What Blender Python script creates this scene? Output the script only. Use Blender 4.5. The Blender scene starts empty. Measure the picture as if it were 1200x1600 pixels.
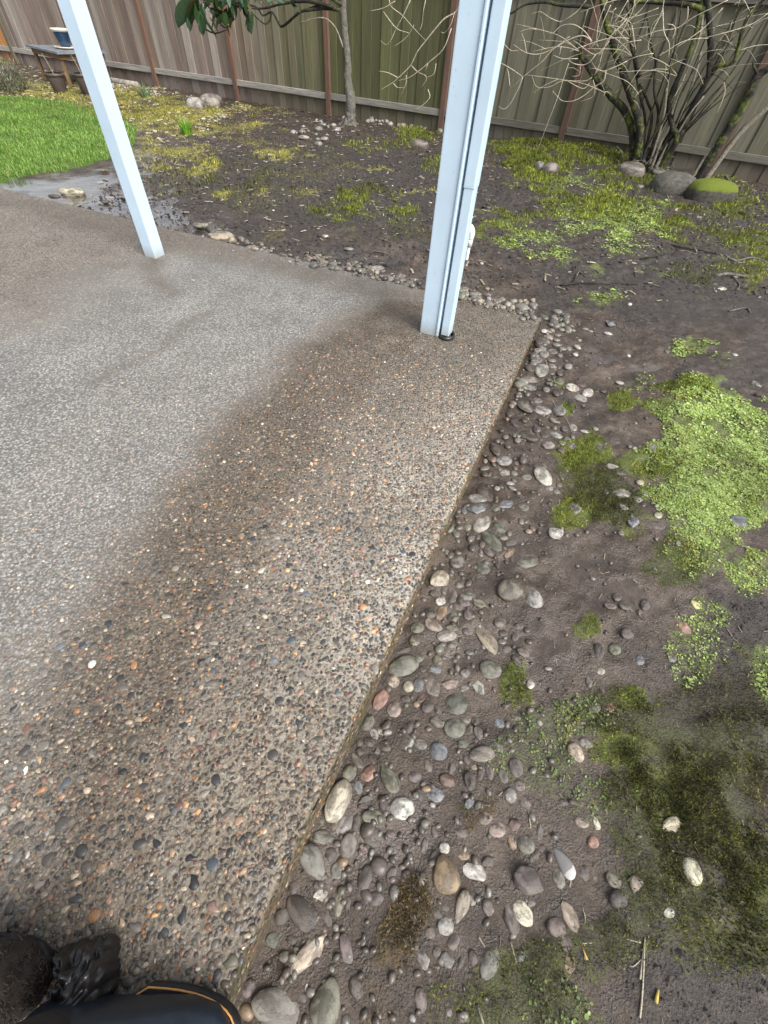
import bpy, bmesh, math, random
import numpy as np
from mathutils import Vector, Matrix
random.seed(11); rng=np.random.default_rng(5)
scn=bpy.context.scene; col=scn.collection
# ------------------------------------------------------------------ camera, light, exposure
H=1.35
cd=bpy.data.cameras.new('camera'); cam=bpy.data.objects.new('camera',cd); col.objects.link(cam); scn.camera=cam
cd.sensor_fit='VERTICAL'; cd.sensor_height=24.0; cd.lens=9.9; cd.clip_start=.02; cd.clip_end=600
cx=Vector((.99701207,.05904778,.04980262)); cy=Vector((.07724598,-.76212832,-.64280128)); cz=Vector((0,.64472768,-.76441233))
cam.matrix_world=Matrix.Translation((0,0,H))@Matrix((cx,-cy,-cz)).transposed().to_4x4()
wd=bpy.data.worlds.new('World'); scn.world=wd; wd.use_nodes=True
wn=wd.node_tree.nodes; wl=wd.node_tree.links
bg=wn['Background']; sky=wn.new('ShaderNodeTexSky'); sky.sky_type='NISHITA'; sky.sun_disc=False
SUN_EL,SUN_AZ=math.radians(46),math.radians(138)      # azimuth clockwise from +Y
sky.sun_elevation=SUN_EL; sky.sun_rotation=SUN_AZ; sky.air_density=1.0; sky.dust_density=4.0; sky.ozone_density=1.0
hs=wn.new('ShaderNodeHueSaturation'); hs.inputs['Saturation'].default_value=.34
wl.new(sky.outputs[0],hs.inputs['Color']); wl.new(hs.outputs[0],bg.inputs['Color']); bg.inputs['Strength'].default_value=.125
sd=bpy.data.lights.new('sun','SUN'); sd.energy=1.9; sd.angle=math.radians(34); sd.color=(1,.97,.93)
so=bpy.data.objects.new('sun',sd); col.objects.link(so)
sdir=Vector((math.sin(SUN_AZ)*math.cos(SUN_EL),math.cos(SUN_AZ)*math.cos(SUN_EL),math.sin(SUN_EL)))
so.rotation_euler=(-sdir).to_track_quat('-Z','Y').to_euler(); so.location=sdir*30
scn.view_settings.view_transform='Standard'; scn.view_settings.look='None'; scn.view_settings.gamma=1; scn.view_settings.use_curve_mapping=False
scn.view_settings.exposure=1.0
# ------------------------------------------------------------------ measured positions in metres
FENCE_K=10.22
FENCE_POSTS=[-10.104,-5.727,-3.675,-1.647,0.465,2.366,4.413]
PEBBLES=[
[-0.166,-0.265,0.06,0.033,0.026,2.973,"g","o","large round grey cobble touching the slab side nearest the boots"],
[-0.046,-0.25,0.043,0.036,0.027,-1.82,"o","t","big egg-shaped olive grey cobble beside the large round grey one"],
[-0.105,-0.18,0.061,0.025,0.019,-2.306,"t","a","long angular broken tan rock with a dark flank near the slab"],
[-0.132,-0.098,0.052,0.031,0.023,2.567,"d","o","broad dark stone half buried in mud beside the slab"],
[0.244,0.001,0.043,0.037,0.03,1.787,"n","t","large rust and tan egg-shaped stone under a small white pebble"],
[-0.069,0.148,0.058,0.035,0.033,-2.027,"c","o","large cream speckled oblong cobble leaning against the slab side"],
[-0.12,0.003,0.049,0.03,0.027,2.305,"g","t","large pitted grey egg-shaped stone touching the slab side"],
[0.466,0.001,0.041,0.031,0.023,0.161,"v","a","broad faceted purplish stone with a pale flat patch"],
[0.347,-0.16,0.035,0.021,0.017,-2.207,"g","o","dark grey upright oval stone at the edge of the lowest dark moss"],
[0.3,0.452,0.046,0.04,0.032,-2.719,"m","o","round greenish speckled granite stone among smaller pebbles"],
[0.115,0.568,0.059,0.036,0.028,-2.729,"m","o","large olive green cobble against the slab side"],
[0.448,-0.066,0.032,0.024,0.018,2.56,"c","o","pale green grey oval stone leaning on a long dark stone"],
[0.122,0.142,0.037,0.029,0.023,-3.03,"w","o","round flat whitish stone alone on the mud"],
[0.529,0.891,0.054,0.048,0.045,-2.723,"o","o","big round olive grey stone on bare mud"],
[0.285,-0.065,0.04,0.018,0.017,-2.039,"p","t","smooth pinkish tan teardrop-shaped stone pointing up at the white stone"],
[0.412,-0.08,0.037,0.019,0.017,2.089,"v","a","purplish grey angular stone just left of the green grey oval"],
[0.427,0.691,0.071,0.029,0.022,2.122,"t","o","long narrow tan stone lying diagonally on the mud"],
[0.081,0.217,0.045,0.026,0.02,2.074,"o","t","tapered glossy olive stone right of the salmon pink pebble"],
[0.906,0.046,0.031,0.024,0.021,1.432,"c","o","cream oval stone right of the bare mud on the dark moss"],
[-0.008,-0.166,0.036,0.016,0.015,1.98,"v","o","long smooth purplish grey finger-shaped stone right of the angular tan rock"],
[0.898,0.143,0.038,0.022,0.02,-2.831,"c","a","flat pale cream stone alone on the dark moss"],
[0.325,0.011,0.038,0.02,0.017,2.884,"w","a","bright white lobed stone right of the rust tan egg stone"],
[0.569,0.042,0.038,0.02,0.018,2.239,"q","o","long grey stone with one white tip"],
[0.561,-0.065,0.031,0.019,0.016,1.989,"t","o","long tan brown stone beside a yellow root shred"],
[0.29,0.373,0.038,0.032,0.024,-2.799,"m","o","darker round granite stone just below the greenish granite one"],
[0.625,0.862,0.051,0.038,0.028,1.727,"l","a","pale grey faceted stone beside the big round olive one"],
[0.024,-0.226,0.024,0.018,0.017,2.182,"d","o","dark grey elongated pebble just right of the big olive egg cobble"],
[0.43,0.572,0.041,0.035,0.032,3.042,"o","o","rough olive stone against the small bright moss clump"],
[0.7,-0.024,0.027,0.02,0.017,-3.068,"d","o","dark grey oval pebble just in front of the smooth olive oval"],
[-0.029,0.045,0.03,0.024,0.019,-1.919,"g","o","mid grey oval pebble just in front of the pale curved stone"],
[0.372,0.3,0.042,0.023,0.022,-2.994,"g","o","smooth dark grey oval stone lying sideways by the thin moss"],
[0.522,-0.086,0.025,0.021,0.018,0.044,"v","o","round dark stone with a pale broken ring right of the green grey oval"],
[0.025,-0.022,0.032,0.019,0.017,-2.019,"d","o","dark crescent-like wet stone pressed into mud left of the dead moss"],
[-0.043,0.092,0.035,0.021,0.019,-2.182,"l","o","pale grey curved stone below the large cream cobble"],
[0.245,-0.102,0.025,0.019,0.016,-2.943,"l","o","pale grey blue mottled pebble below the pinkish teardrop stone"],
[0.252,0.929,0.05,0.037,0.031,-2.336,"t","a","blocky tan grey stone against the slab halfway along"],
[0.179,-0.236,0.023,0.016,0.013,1.929,"v","o","lone purplish oval stone sunk in mud near the bottom of the picture"],
[0.487,1.137,0.062,0.034,0.026,2.213,"m","o","dark mossy oblong stone below the light grey egg stone"],
[-0.1,0.059,0.034,0.018,0.014,3.063,"g","t","mid grey oval pebble just left of the pale curved stone"],
[0.236,0.301,0.031,0.028,0.026,-0.158,"b","o","pale blue speckled roundish pebble on the mud"],
[-0.184,-0.111,0.023,0.019,0.014,-2.766,"d","o","dark grey oval pebble just left of the half buried dark stone"],
[-0.194,-0.156,0.026,0.016,0.011,3.097,"m","o","round mossy green stone against the bottom of the slab side"],
[0.77,1.522,0.063,0.041,0.035,1.721,"w","o","white speckled oblong stone standing out on wet mud"],
[-0.041,-0.074,0.03,0.016,0.012,-1.695,"o","o","slim upright olive grey stone with a yellow fleck"],
[0.474,0.078,0.024,0.023,0.019,2.315,"o","o","smooth olive grey pebble below the reddish wedge stone"],
[0.449,1.23,0.057,0.037,0.03,-2.256,"l","o","light grey egg-shaped stone under the slate blue one"],
[0.247,-0.164,0.022,0.017,0.016,-0.136,"g","a","dark faceted pebble with a pale rim along one side"],
[-0.238,-0.243,0.019,0.017,0.013,-1.693,"v","o","purplish grey oval pebble just left of the large round grey cobble"],
[0.554,0.011,0.024,0.02,0.016,1.479,"o","o","olive oval stone tucked under the white-tipped stone"],
[0.036,0.116,0.032,0.019,0.015,-3.137,"o","o","olive grey oval pebble just right of the pale curved stone"],
[0.219,0.501,0.037,0.027,0.023,1.694,"g","o","mid grey oval pebble just left of the pinkish white wedge"],
[0.4,0.108,0.028,0.02,0.016,-2.896,"p","o","round pinkish tan veined pebble in the mud"],
[0.7,0.015,0.024,0.019,0.015,2.914,"o","o","smooth olive grey oval touching a darker stone under it"],
[-0.042,0.225,0.028,0.024,0.022,-2.218,"o","o","olive grey oval pebble just left of the salmon pink pebble"],
[1.619,1.303,0.046,0.036,0.029,3.107,"b","o","flat slate grey disc half sunk at the right edge of the cress"],
[0.265,-0.127,0.023,0.016,0.013,-2.376,"v","o","purplish grey oval pebble just in front of the pale mottled pebble"],
[0.669,0.319,0.029,0.024,0.022,2.054,"t","o","tan speckled oval stone resting on the dark moss"],
[0.018,0.223,0.029,0.022,0.016,-2.377,"s","o","salmon pink granite pebble near the large cream cobble"],
[0.22,0.182,0.028,0.021,0.016,-3.077,"b","o","rounded bluish violet pebble left of a lilac chip"],
[0.619,0.025,0.023,0.018,0.014,-2.535,"d","o","dark oval stone right of the white-tipped stone"],
[0.039,0.449,0.04,0.022,0.019,-2.081,"s","o","pinkish speckled oblong stone beside the slab"],
[0.748,0.008,0.021,0.018,0.016,1.135,"p","t","upright pinkish beige tapered stone right of the smooth olive oval"],
[-0.055,-0.012,0.022,0.019,0.015,-2.055,"g","o","mid grey oval pebble just right of the pitted grey egg stone"],
[0.474,0.267,0.028,0.023,0.018,1.521,"v","o","purplish grey oval stone at the left edge of the thin moss"],
[-0.07,-0.106,0.024,0.015,0.011,2.081,"d","o","dark grey elongated pebble just in front of the slim olive stone"],
[0.185,-0.165,0.021,0.015,0.01,2.075,"g","a","mid grey angular stone just in front of the pale mottled pebble"],
[0.635,1.042,0.052,0.027,0.024,-2.944,"o","o","wide flat olive stone at the edge of the pale bare mud"],
[0.751,1.832,0.056,0.045,0.041,2.567,"d","o","large glossy dark stone below a fine twig"],
[0.541,-0.115,0.018,0.017,0.016,1.258,"d","o","dark grey oval pebble just right of the green grey oval"],
[0.058,-0.06,0.022,0.017,0.015,-2.977,"v","o","purplish grey round pebble just right of the slim olive stone"],
[0.483,1.41,0.057,0.033,0.031,2.065,"d","o","dark grey elongated pebble just behind the slate blue stone"],
[0.546,-0.153,0.02,0.014,0.01,1.446,"n","a","mottled brown and cream stone on the muddy strip near the bottom"],
[0.333,0.223,0.027,0.02,0.018,1.628,"d","a","dark grey angular stone just right of the flat brown pebble"],
[0.275,0.694,0.04,0.025,0.023,-3.025,"l","a","pale grey pitted stone with small holes near the slab"],
[0.26,0.221,0.026,0.019,0.017,3.063,"r","o","flat smooth reddish brown pebble below the pale blue one"],
[0.911,2.429,0.072,0.042,0.038,-2.01,"l","o","light grey rounded stone third of the way from the slab corner"],
[-0.013,-0.214,0.02,0.012,0.01,2.238,"d","o","dark grey elongated pebble just behind the big olive egg cobble"],
[0.289,0.517,0.041,0.018,0.015,-2.743,"p","a","pinkish white wedge-shaped stone above the round granite stone"],
[0.86,2.056,0.053,0.046,0.035,2.798,"l","o","pale oval stone between two darker grey stones"],
[-0.091,-0.039,0.024,0.014,0.011,-2.813,"d","o","dark grey oval pebble just in front of the pitted grey egg stone"],
[-0.111,-0.244,0.021,0.011,0.01,2.757,"d","o","dark grey oval pebble just left of the big olive egg cobble"],
[0.087,0.419,0.026,0.025,0.02,-2.749,"p","o","pinkish tan round pebble just right of the pinkish speckled stone"],
[0.76,2.076,0.06,0.041,0.029,1.949,"g","o","dull grey stone left of the pale oval stone"],
[0.45,0.119,0.021,0.019,0.014,-0.232,"r","a","reddish brown wedge stone right of the round pinkish tan pebble"],
[0.433,1.304,0.051,0.029,0.023,-2.867,"b","a","slate blue angular stone by the slab"],
[0.322,-0.043,0.023,0.013,0.009,-2.225,"l","a","light grey angular stone just right of the pinkish teardrop stone"],
[-0.02,0.257,0.033,0.015,0.014,2.374,"o","o","olive grey elongated pebble just behind the salmon pink pebble"],
[0.381,0.514,0.033,0.021,0.015,2.167,"l","a","pale triangular stone right of the pinkish white wedge"],
[0.224,0.729,0.039,0.023,0.017,2.563,"p","o","pinkish tan elongated pebble just left of the pale pitted stone"],
[0.773,1.193,0.04,0.032,0.024,-2.429,"w","a","white angular stone beside the bright green moss cushion"],
[-0.1,-0.228,0.019,0.012,0.009,3.117,"w","a","small blocky whitish stone between the angular tan rock and grey cobbles"],
[0.683,0.136,0.026,0.014,0.012,1.842,"c","a","thin pale green grey sliver stone beside a brown white one"],
[-0.089,-0.063,0.021,0.014,0.013,-2.775,"w","a","small angular white stone with a pointed end near the slab"],
[-0.165,-0.049,0.018,0.017,0.013,-2.443,"d","o","dark grey oval pebble just behind the half buried dark stone"],
[0.303,0.863,0.037,0.026,0.023,1.611,"v","a","purplish grey angular stone just in front of the blocky tan stone"],
[0.431,1.0,0.037,0.029,0.024,2.4,"o","o","olive grey oval pebble just in front of the dark mossy oblong"],
[0.327,1.018,0.035,0.032,0.03,-2.56,"g","o","mid grey round pebble just behind the blocky tan stone"],
[0.171,0.504,0.031,0.021,0.017,-1.793,"b","o","dark blue grey stone right of two small pale pebbles"],
[0.365,0.133,0.023,0.017,0.013,-2.881,"v","o","round dark brown pebble touching a pinkish tan one"],
[0.447,0.192,0.021,0.019,0.016,0.536,"l","o","pale greenish pebble just below the purplish stones at the moss edge"],
[0.433,-0.147,0.016,0.014,0.011,2.109,"b","a","flat slate blue chip on the lowest dark moss"],
[0.021,0.162,0.033,0.012,0.011,-2.804,"d","a","upper half of a split dark stone left of the round white stone"],
[0.034,0.06,0.026,0.013,0.012,2.713,"d","o","dark grey oval pebble just right of the pale curved stone"],
[0.434,0.241,0.025,0.018,0.015,1.684,"v","o","purplish grey oval pebble just left of the purplish grey oval at moss edge"],
[0.815,-0.045,0.017,0.015,0.011,0.19,"w","a","small white blocky stone below the cream oval on dark moss"],
[1.128,1.438,0.044,0.03,0.024,2.98,"l","o","pale flat stone in the small pebble row beside the cress"],
[0.205,-0.119,0.018,0.013,0.01,2.662,"v","o","purplish grey oval pebble just left of the pale mottled pebble"],
[0.712,0.353,0.026,0.018,0.014,3.114,"g","o","mid grey oval pebble just behind the tan stone on dark moss"],
[0.644,0.139,0.024,0.015,0.014,3.128,"p","o","pinkish tan oval pebble just behind the white-tipped grey stone"],
[0.439,1.369,0.044,0.031,0.023,3.014,"l","o","light grey oval pebble just behind the slate blue stone"],
[-0.102,0.092,0.023,0.015,0.011,2.888,"o","o","olive grey oval pebble just left of the pale curved stone"],
[0.21,0.03,0.031,0.01,0.009,-2.23,"d","o","dark grey elongated pebble just left of the small white pebble"],
[0.819,0.651,0.033,0.02,0.017,1.187,"d","o","dark grey round pebble just in front of the twin dark pebbles"],
[0.07,0.139,0.024,0.015,0.014,2.012,"d","o","dark grey elongated pebble just left of the round white stone"],
[0.141,0.324,0.031,0.015,0.014,-2.055,"l","a","light grey angular stone just left of the pale blue pebble"],
[0.352,-0.06,0.017,0.015,0.013,1.542,"v","o","purplish grey oval pebble just right of the pinkish teardrop stone"],
[0.394,0.248,0.029,0.014,0.012,1.652,"v","o","purplish grey elongated pebble just in front of the dark flat oval stone"],
[0.001,0.37,0.027,0.018,0.016,-2.116,"o","o","olive grey oval pebble just in front of the pinkish speckled stone"],
[0.08,0.512,0.025,0.024,0.02,1.105,"t","o","tan round pebble just in front of the large mossy olive cobble"],
[1.23,1.251,0.04,0.025,0.019,2.987,"d","o","dark shiny flat stone at the lower edge of the cress"],
[0.594,1.633,0.043,0.034,0.026,-2.561,"l","o","pale grey rounded pebble with a dark spot near the slab"],
[0.886,0.669,0.027,0.022,0.02,0.679,"o","o","olive grey round pebble just in front of the twin dark pebbles"],
[-0.159,-0.182,0.018,0.011,0.01,3.096,"o","o","olive grey round pebble just in front of the mossy green stone"],
[-0.151,-0.151,0.018,0.011,0.011,3.098,"d","o","dark grey round pebble just right of the mossy green stone"],
[0.523,-0.181,0.018,0.01,0.009,-2.928,"g","a","mid grey angular stone just right of the dark oval on dark moss"],
[0.16,0.224,0.022,0.017,0.015,-3.015,"v","o","purplish grey round pebble just right of the tapered olive stone"],
[-0.009,0.098,0.023,0.014,0.012,-1.71,"d","o","dark grey elongated pebble just right of the pale curved stone"],
[-0.076,0.023,0.018,0.016,0.014,2.96,"d","o","dark grey round pebble just right of the pitted grey egg stone"],
[0.049,0.077,0.022,0.014,0.012,2.402,"d","o","dark grey oval pebble just left of the round white stone"],
[0.489,0.179,0.021,0.016,0.014,2.448,"v","a","purplish grey angular stone just in front of the purplish grey oval at moss edge"],
[0.44,0.083,0.02,0.015,0.012,1.508,"n","o","brown oval pebble just left of the smooth olive pebble"],
[0.256,0.784,0.037,0.02,0.019,-2.074,"n","o","brown oval pebble just behind the pale pitted stone"],
[0.201,0.434,0.026,0.019,0.018,-2.246,"d","o","dark grey oval pebble just left of the round speckled granite stone"],
[0.251,-0.247,0.016,0.01,0.007,-2.632,"g","o","mid grey oval pebble just in front of the dark oval on dark moss"],
[0.02,0.142,0.033,0.01,0.009,-2.942,"d","a","lower half of a split dark stone left of the round white stone"],
[0.233,0.387,0.025,0.018,0.016,2.645,"g","o","mid grey oval pebble just left of the dark round granite stone"],
[1.166,0.762,0.027,0.022,0.016,1.641,"s","o","reddish brown oval pebble near the cress on the right"],
[0.762,0.461,0.024,0.018,0.017,-2.553,"m","o","mossy green round pebble just behind the tan stone on dark moss"],
[0.942,0.725,0.027,0.021,0.016,-2.884,"d","o","dark grey oval pebble just in front of the twin dark pebbles"],
[0.177,0.319,0.023,0.018,0.017,3.067,"g","o","mid grey oval pebble just left of the pale blue pebble"],
[0.098,-0.009,0.02,0.012,0.011,-2.209,"v","o","purplish grey elongated pebble just left of the rust tan egg stone"],
[-0.181,-0.198,0.019,0.009,0.007,2.55,"d","a","dark grey angular stone just in front of the mossy green stone"],
[0.436,0.314,0.024,0.016,0.013,1.955,"g","a","mid grey angular stone just right of the dark flat oval stone"],
[0.367,0.246,0.027,0.013,0.012,-1.905,"v","o","purplish grey elongated pebble just left of the purplish grey oval at moss edge"],
[0.202,0.257,0.022,0.016,0.015,2.031,"v","o","purplish grey oval pebble just in front of the pale blue pebble"],
[0.519,0.106,0.025,0.011,0.008,-1.902,"v","o","purplish grey elongated pebble just right of the smooth olive pebble"],
[0.324,0.164,0.022,0.014,0.013,-2.197,"b","a","slate blue angular stone just left of the round dark brown pebble"],
[0.406,0.833,0.031,0.022,0.02,2.99,"o","a","olive grey angular stone just left of the big round olive stone"],
[1.132,1.269,0.038,0.024,0.021,0.869,"b","a","slate blue angular stone just left of the dark shiny stone by cress"],
[0.952,2.05,0.043,0.038,0.034,1.054,"g","o","mid grey oval pebble just right of the pale oval stone"],
[0.243,0.598,0.024,0.022,0.019,-2.432,"o","a","olive grey angular stone just in front of the pale pitted stone"],
[0.826,2.344,0.049,0.039,0.036,2.867,"g","o","upper piece of a cracked grey stone at the slab edge"],
[0.366,0.032,0.019,0.013,0.01,-2.951,"d","o","dark grey round pebble just right of the white lobed stone"],
[0.663,0.094,0.018,0.014,0.012,0.291,"s","o","salmon round pebble just right of the white-tipped grey stone"],
[0.305,0.77,0.028,0.023,0.021,-2.504,"o","a","olive grey angular stone just behind the pale pitted stone"],
[0.556,1.714,0.051,0.026,0.023,1.734,"d","o","dark grey oval pebble just behind the pale dotted pebble"],
[0.063,0.305,0.023,0.016,0.014,2.858,"d","o","dark grey oval pebble just behind the tapered olive stone"],
[0.479,0.219,0.018,0.017,0.015,2.714,"v","o","purplish grey oval pebble just in front of the purplish grey oval at moss edge"],
[0.163,0.716,0.028,0.022,0.016,-2.986,"o","o","olive grey oval pebble just left of the pale pitted stone"],
[0.528,1.211,0.034,0.027,0.02,2.433,"m","o","mossy green oval pebble just behind the dark mossy oblong"],
[0.572,1.347,0.042,0.024,0.02,-2.865,"b","a","slate blue angular stone just right of the slate blue stone"],
[0.306,-0.155,0.015,0.011,0.01,1.74,"d","o","dark grey elongated pebble just left of the dark oval on dark moss"],
[0.37,0.36,0.025,0.015,0.013,1.988,"g","o","mid grey elongated pebble just behind the dark flat oval stone"],
[0.891,1.337,0.036,0.026,0.021,1.523,"g","a","grey two-tone stone set into the green moss cushion"],
[0.22,-0.08,0.017,0.011,0.01,2.488,"d","o","dark grey oval pebble just behind the pale mottled pebble"],
[0.475,-0.041,0.021,0.009,0.008,-2.693,"v","o","purplish grey oval pebble just behind the green grey oval"],
[-0.013,0.191,0.021,0.015,0.011,1.702,"b","o","slate blue oval pebble just in front of the salmon pink pebble"],
[0.496,0.053,0.021,0.011,0.01,-2.397,"d","o","dark grey oval pebble just in front of the smooth olive pebble"],
[0.154,0.665,0.024,0.022,0.02,1.306,"o","o","olive grey round pebble just behind the large mossy olive cobble"],
[0.228,0.565,0.029,0.017,0.014,-3.039,"b","a","slate blue angular stone just left of the pinkish white wedge"],
[0.528,0.608,0.026,0.019,0.015,2.312,"d","o","dark grey oval pebble just right of the olive stone by bright moss"],
[0.244,0.054,0.016,0.015,0.013,-2.586,"w","o","small smooth white pebble sitting on top of the rust tan egg stone"],
[1.05,0.851,0.029,0.019,0.015,-2.237,"d","o","dark grey round pebble just right of the twin dark pebbles"],
[0.319,0.329,0.023,0.015,0.012,-3.001,"m","o","mossy green oval pebble just in front of the dark round granite stone"],
[0.686,1.938,0.046,0.03,0.029,1.73,"d","a","dark grey angular stone just left of the glossy dark stone"],
[1.07,2.272,0.041,0.039,0.029,2.035,"w","o","knobbly white pebble left of two pale stones by the mud"],
[0.363,0.859,0.034,0.019,0.014,-3.038,"g","o","mid grey elongated pebble just right of the blocky tan stone"],
[0.842,1.768,0.037,0.032,0.028,-2.627,"l","o","light grey oval pebble just right of the glossy dark stone"],
[0.135,0.496,0.021,0.02,0.018,-2.758,"c","o","cream round pebble just in front of the large mossy olive cobble"],
[1.088,0.139,0.016,0.013,0.011,0.471,"b","o","small slate blue pebble far right on the dark moss"],
[-0.097,-0.278,0.015,0.008,0.007,3.125,"d","o","dark grey round pebble just left of the big olive egg cobble"],
[0.212,0.778,0.025,0.023,0.021,-2.808,"d","o","dark grey round pebble just behind the pale pitted stone"],
[0.167,0.606,0.024,0.02,0.018,-2.927,"o","o","olive grey round pebble just right of the large mossy olive cobble"],
[1.1,2.188,0.047,0.032,0.023,2.094,"l","o","light grey oval pebble just left of the white egg pebble"],
[0.279,-0.164,0.016,0.009,0.008,-2.369,"d","o","dark grey elongated pebble just in front of the pale mottled pebble"],
[0.808,0.46,0.022,0.016,0.012,-2.6,"s","o","round pinkish brown pebble above the dark moss"],
[0.202,-0.094,0.018,0.009,0.007,3.13,"o","o","olive grey oval pebble just left of the pale mottled pebble"],
[0.175,0.177,0.019,0.014,0.013,2.369,"d","o","dark grey oval pebble just right of the round white stone"],
[0.295,0.043,0.02,0.011,0.009,-3.14,"n","o","brown oval pebble just right of the small white pebble"],
[0.014,0.313,0.023,0.014,0.013,2.936,"d","o","dark grey oval pebble just behind the salmon pink pebble"],
[0.296,0.093,0.02,0.011,0.009,3.03,"v","o","purplish grey oval pebble just right of the small white pebble"],
[0.549,0.638,0.024,0.019,0.017,2.73,"v","o","purplish grey oval pebble just right of the olive stone by bright moss"],
[0.968,0.841,0.026,0.02,0.015,-3.02,"d","o","right of a pair of dark pebbles on the bare mud"],
[0.246,-0.066,0.017,0.01,0.008,-3.031,"d","o","dark grey oval pebble just left of the pinkish teardrop stone"],
[0.362,0.779,0.024,0.022,0.018,2.016,"v","o","purplish grey oval pebble just right of the pale pitted stone"],
[1.135,1.618,0.04,0.023,0.02,3.06,"l","a","light grey angular stone just behind the pale flat stone by cress"],
[1.385,1.777,0.038,0.027,0.024,1.424,"l","a","pale pointed stone at the left edge of the cress"],
[0.915,0.843,0.027,0.019,0.014,-2.83,"v","o","left of a pair of dark pebbles on the bare mud"],
[1.24,0.861,0.022,0.021,0.018,0.253,"y","a","flat angular yellowish cream chip on the right mud"],
[1.154,2.23,0.044,0.031,0.026,-2.214,"w","o","white egg-shaped pebble at the outer edge of the stones"],
[0.277,0.254,0.022,0.012,0.011,-1.868,"v","o","purplish grey elongated pebble just behind the flat brown pebble"],
[0.77,1.596,0.038,0.025,0.021,-3.032,"d","o","dark grey elongated pebble just behind the white speckled oblong"],
[-0.015,-0.071,0.017,0.009,0.007,-1.855,"d","o","dark grey elongated pebble just right of the slim olive stone"],
[0.025,0.34,0.022,0.014,0.013,2.371,"l","a","light grey angular stone just in front of the pinkish speckled stone"],
[0.204,-0.2,0.014,0.009,0.007,-3.026,"d","o","dark grey round pebble just in front of the pale mottled pebble"],
[0.815,2.267,0.045,0.031,0.028,2.735,"g","o","lower piece of a cracked grey stone at the slab edge"],
[0.216,-0.15,0.012,0.011,0.01,-2.711,"d","o","dark grey round pebble just in front of the pinkish teardrop stone"],
[0.604,0.181,0.018,0.012,0.011,-3.094,"v","o","purplish grey oval pebble just in front of the tan stone on dark moss"],
[0.441,0.398,0.02,0.016,0.014,2.847,"b","o","slate blue oval pebble just behind the dark flat oval stone"],
[0.119,0.623,0.036,0.012,0.009,-2.726,"d","a","dark grey angular stone just behind the large mossy olive cobble"],
[0.479,0.754,0.025,0.019,0.017,-2.892,"v","o","purplish grey oval pebble just behind the long tan stone"],
[0.837,1.86,0.037,0.028,0.023,1.204,"d","o","dark grey round pebble just right of the glossy dark stone"],
[0.962,2.628,0.045,0.034,0.032,1.502,"g","o","mid grey round pebble just behind the light grey boulder-like pebble"],
[0.767,0.547,0.024,0.014,0.011,1.222,"v","o","purplish grey round pebble just behind the tan stone on dark moss"],
[0.559,1.085,0.038,0.016,0.015,-2.23,"n","o","brown elongated pebble just right of the dark mossy oblong"],
[0.652,1.343,0.031,0.023,0.021,2.57,"o","o","olive grey oval pebble just in front of the white speckled oblong"],
[0.469,1.074,0.029,0.02,0.018,2.538,"v","o","purplish grey oval pebble just in front of the dark mossy oblong"],
[0.575,1.141,0.033,0.019,0.015,-2.548,"d","o","dark grey oval pebble just right of the dark mossy oblong"],
[0.015,0.042,0.015,0.012,0.011,2.703,"r","a","reddish brown angular stone just in front of the pale curved stone"],
[0.03,0.262,0.022,0.012,0.009,2.555,"d","o","dark grey elongated pebble just behind the salmon pink pebble"],
[0.188,0.058,0.019,0.01,0.009,-1.962,"v","o","purplish grey elongated pebble just left of the small white pebble"],
[0.297,0.724,0.027,0.016,0.012,3.063,"o","o","olive grey elongated pebble just behind the pale pitted stone"],
[0.358,0.717,0.023,0.018,0.014,-2.882,"v","o","purplish grey oval pebble just left of the long tan stone"],
[1.086,0.645,0.022,0.015,0.012,-2.659,"g","o","mid grey oval pebble just in front of the reddish brown oval"],
[0.181,0.459,0.022,0.014,0.011,-2.247,"r","a","reddish brown angular stone just left of the pinkish white wedge"],
[0.961,0.63,0.021,0.016,0.015,-2.451,"b","o","small round blue grey pebble at the edge of the bare mud"],
[1.123,1.77,0.032,0.027,0.022,0.953,"g","o","mid grey oval pebble just left of the pale pointed stone"],
[1.01,2.337,0.038,0.032,0.028,-2.228,"o","o","olive grey oval pebble just left of the knobbly white pebble"],
[1.133,2.322,0.035,0.034,0.027,2.649,"d","o","dark grey oval pebble just right of the knobbly white pebble"],
[1.195,1.404,0.029,0.023,0.02,-2.744,"l","o","light grey oval pebble just right of the pale flat stone by cress"],
[0.048,0.349,0.017,0.015,0.012,2.528,"l","a","light grey angular stone just behind the salmon pink pebble"],
[0.332,0.405,0.019,0.015,0.014,-2.905,"o","o","olive grey round pebble just right of the dark round granite stone"],
[0.333,0.507,0.02,0.016,0.012,-2.876,"g","o","mid grey round pebble just right of the pinkish white wedge"],
[0.503,0.388,0.019,0.014,0.012,-2.83,"d","o","dark grey round pebble just behind the purplish grey oval at moss edge"],
[0.127,0.458,0.021,0.014,0.011,-3.04,"d","o","dark grey oval pebble just right of the pinkish speckled stone"],
[0.847,2.461,0.042,0.031,0.024,-1.823,"d","o","dark grey round pebble just behind the cracked grey stone"],
[0.593,1.558,0.03,0.025,0.018,3.022,"l","a","light grey angular stone just in front of the pale dotted pebble"],
[0.323,0.286,0.02,0.012,0.011,1.915,"d","o","dark grey elongated pebble just left of the dark flat oval stone"],
[0.237,0.423,0.022,0.012,0.011,2.252,"d","o","dark grey elongated pebble just left of the round speckled granite stone"],
[0.905,1.859,0.035,0.026,0.023,2.758,"l","o","light grey elongated pebble just in front of the pale oval stone"],
[0.167,-0.146,0.011,0.01,0.009,2.091,"d","o","dark grey oval pebble just left of the pale mottled pebble"],
[-0.001,0.358,0.021,0.012,0.011,-3.079,"d","o","dark grey oval pebble just in front of the pinkish speckled stone"],
[0.34,0.368,0.02,0.013,0.009,-2.007,"v","o","purplish grey oval pebble just right of the dark round granite stone"],
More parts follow.
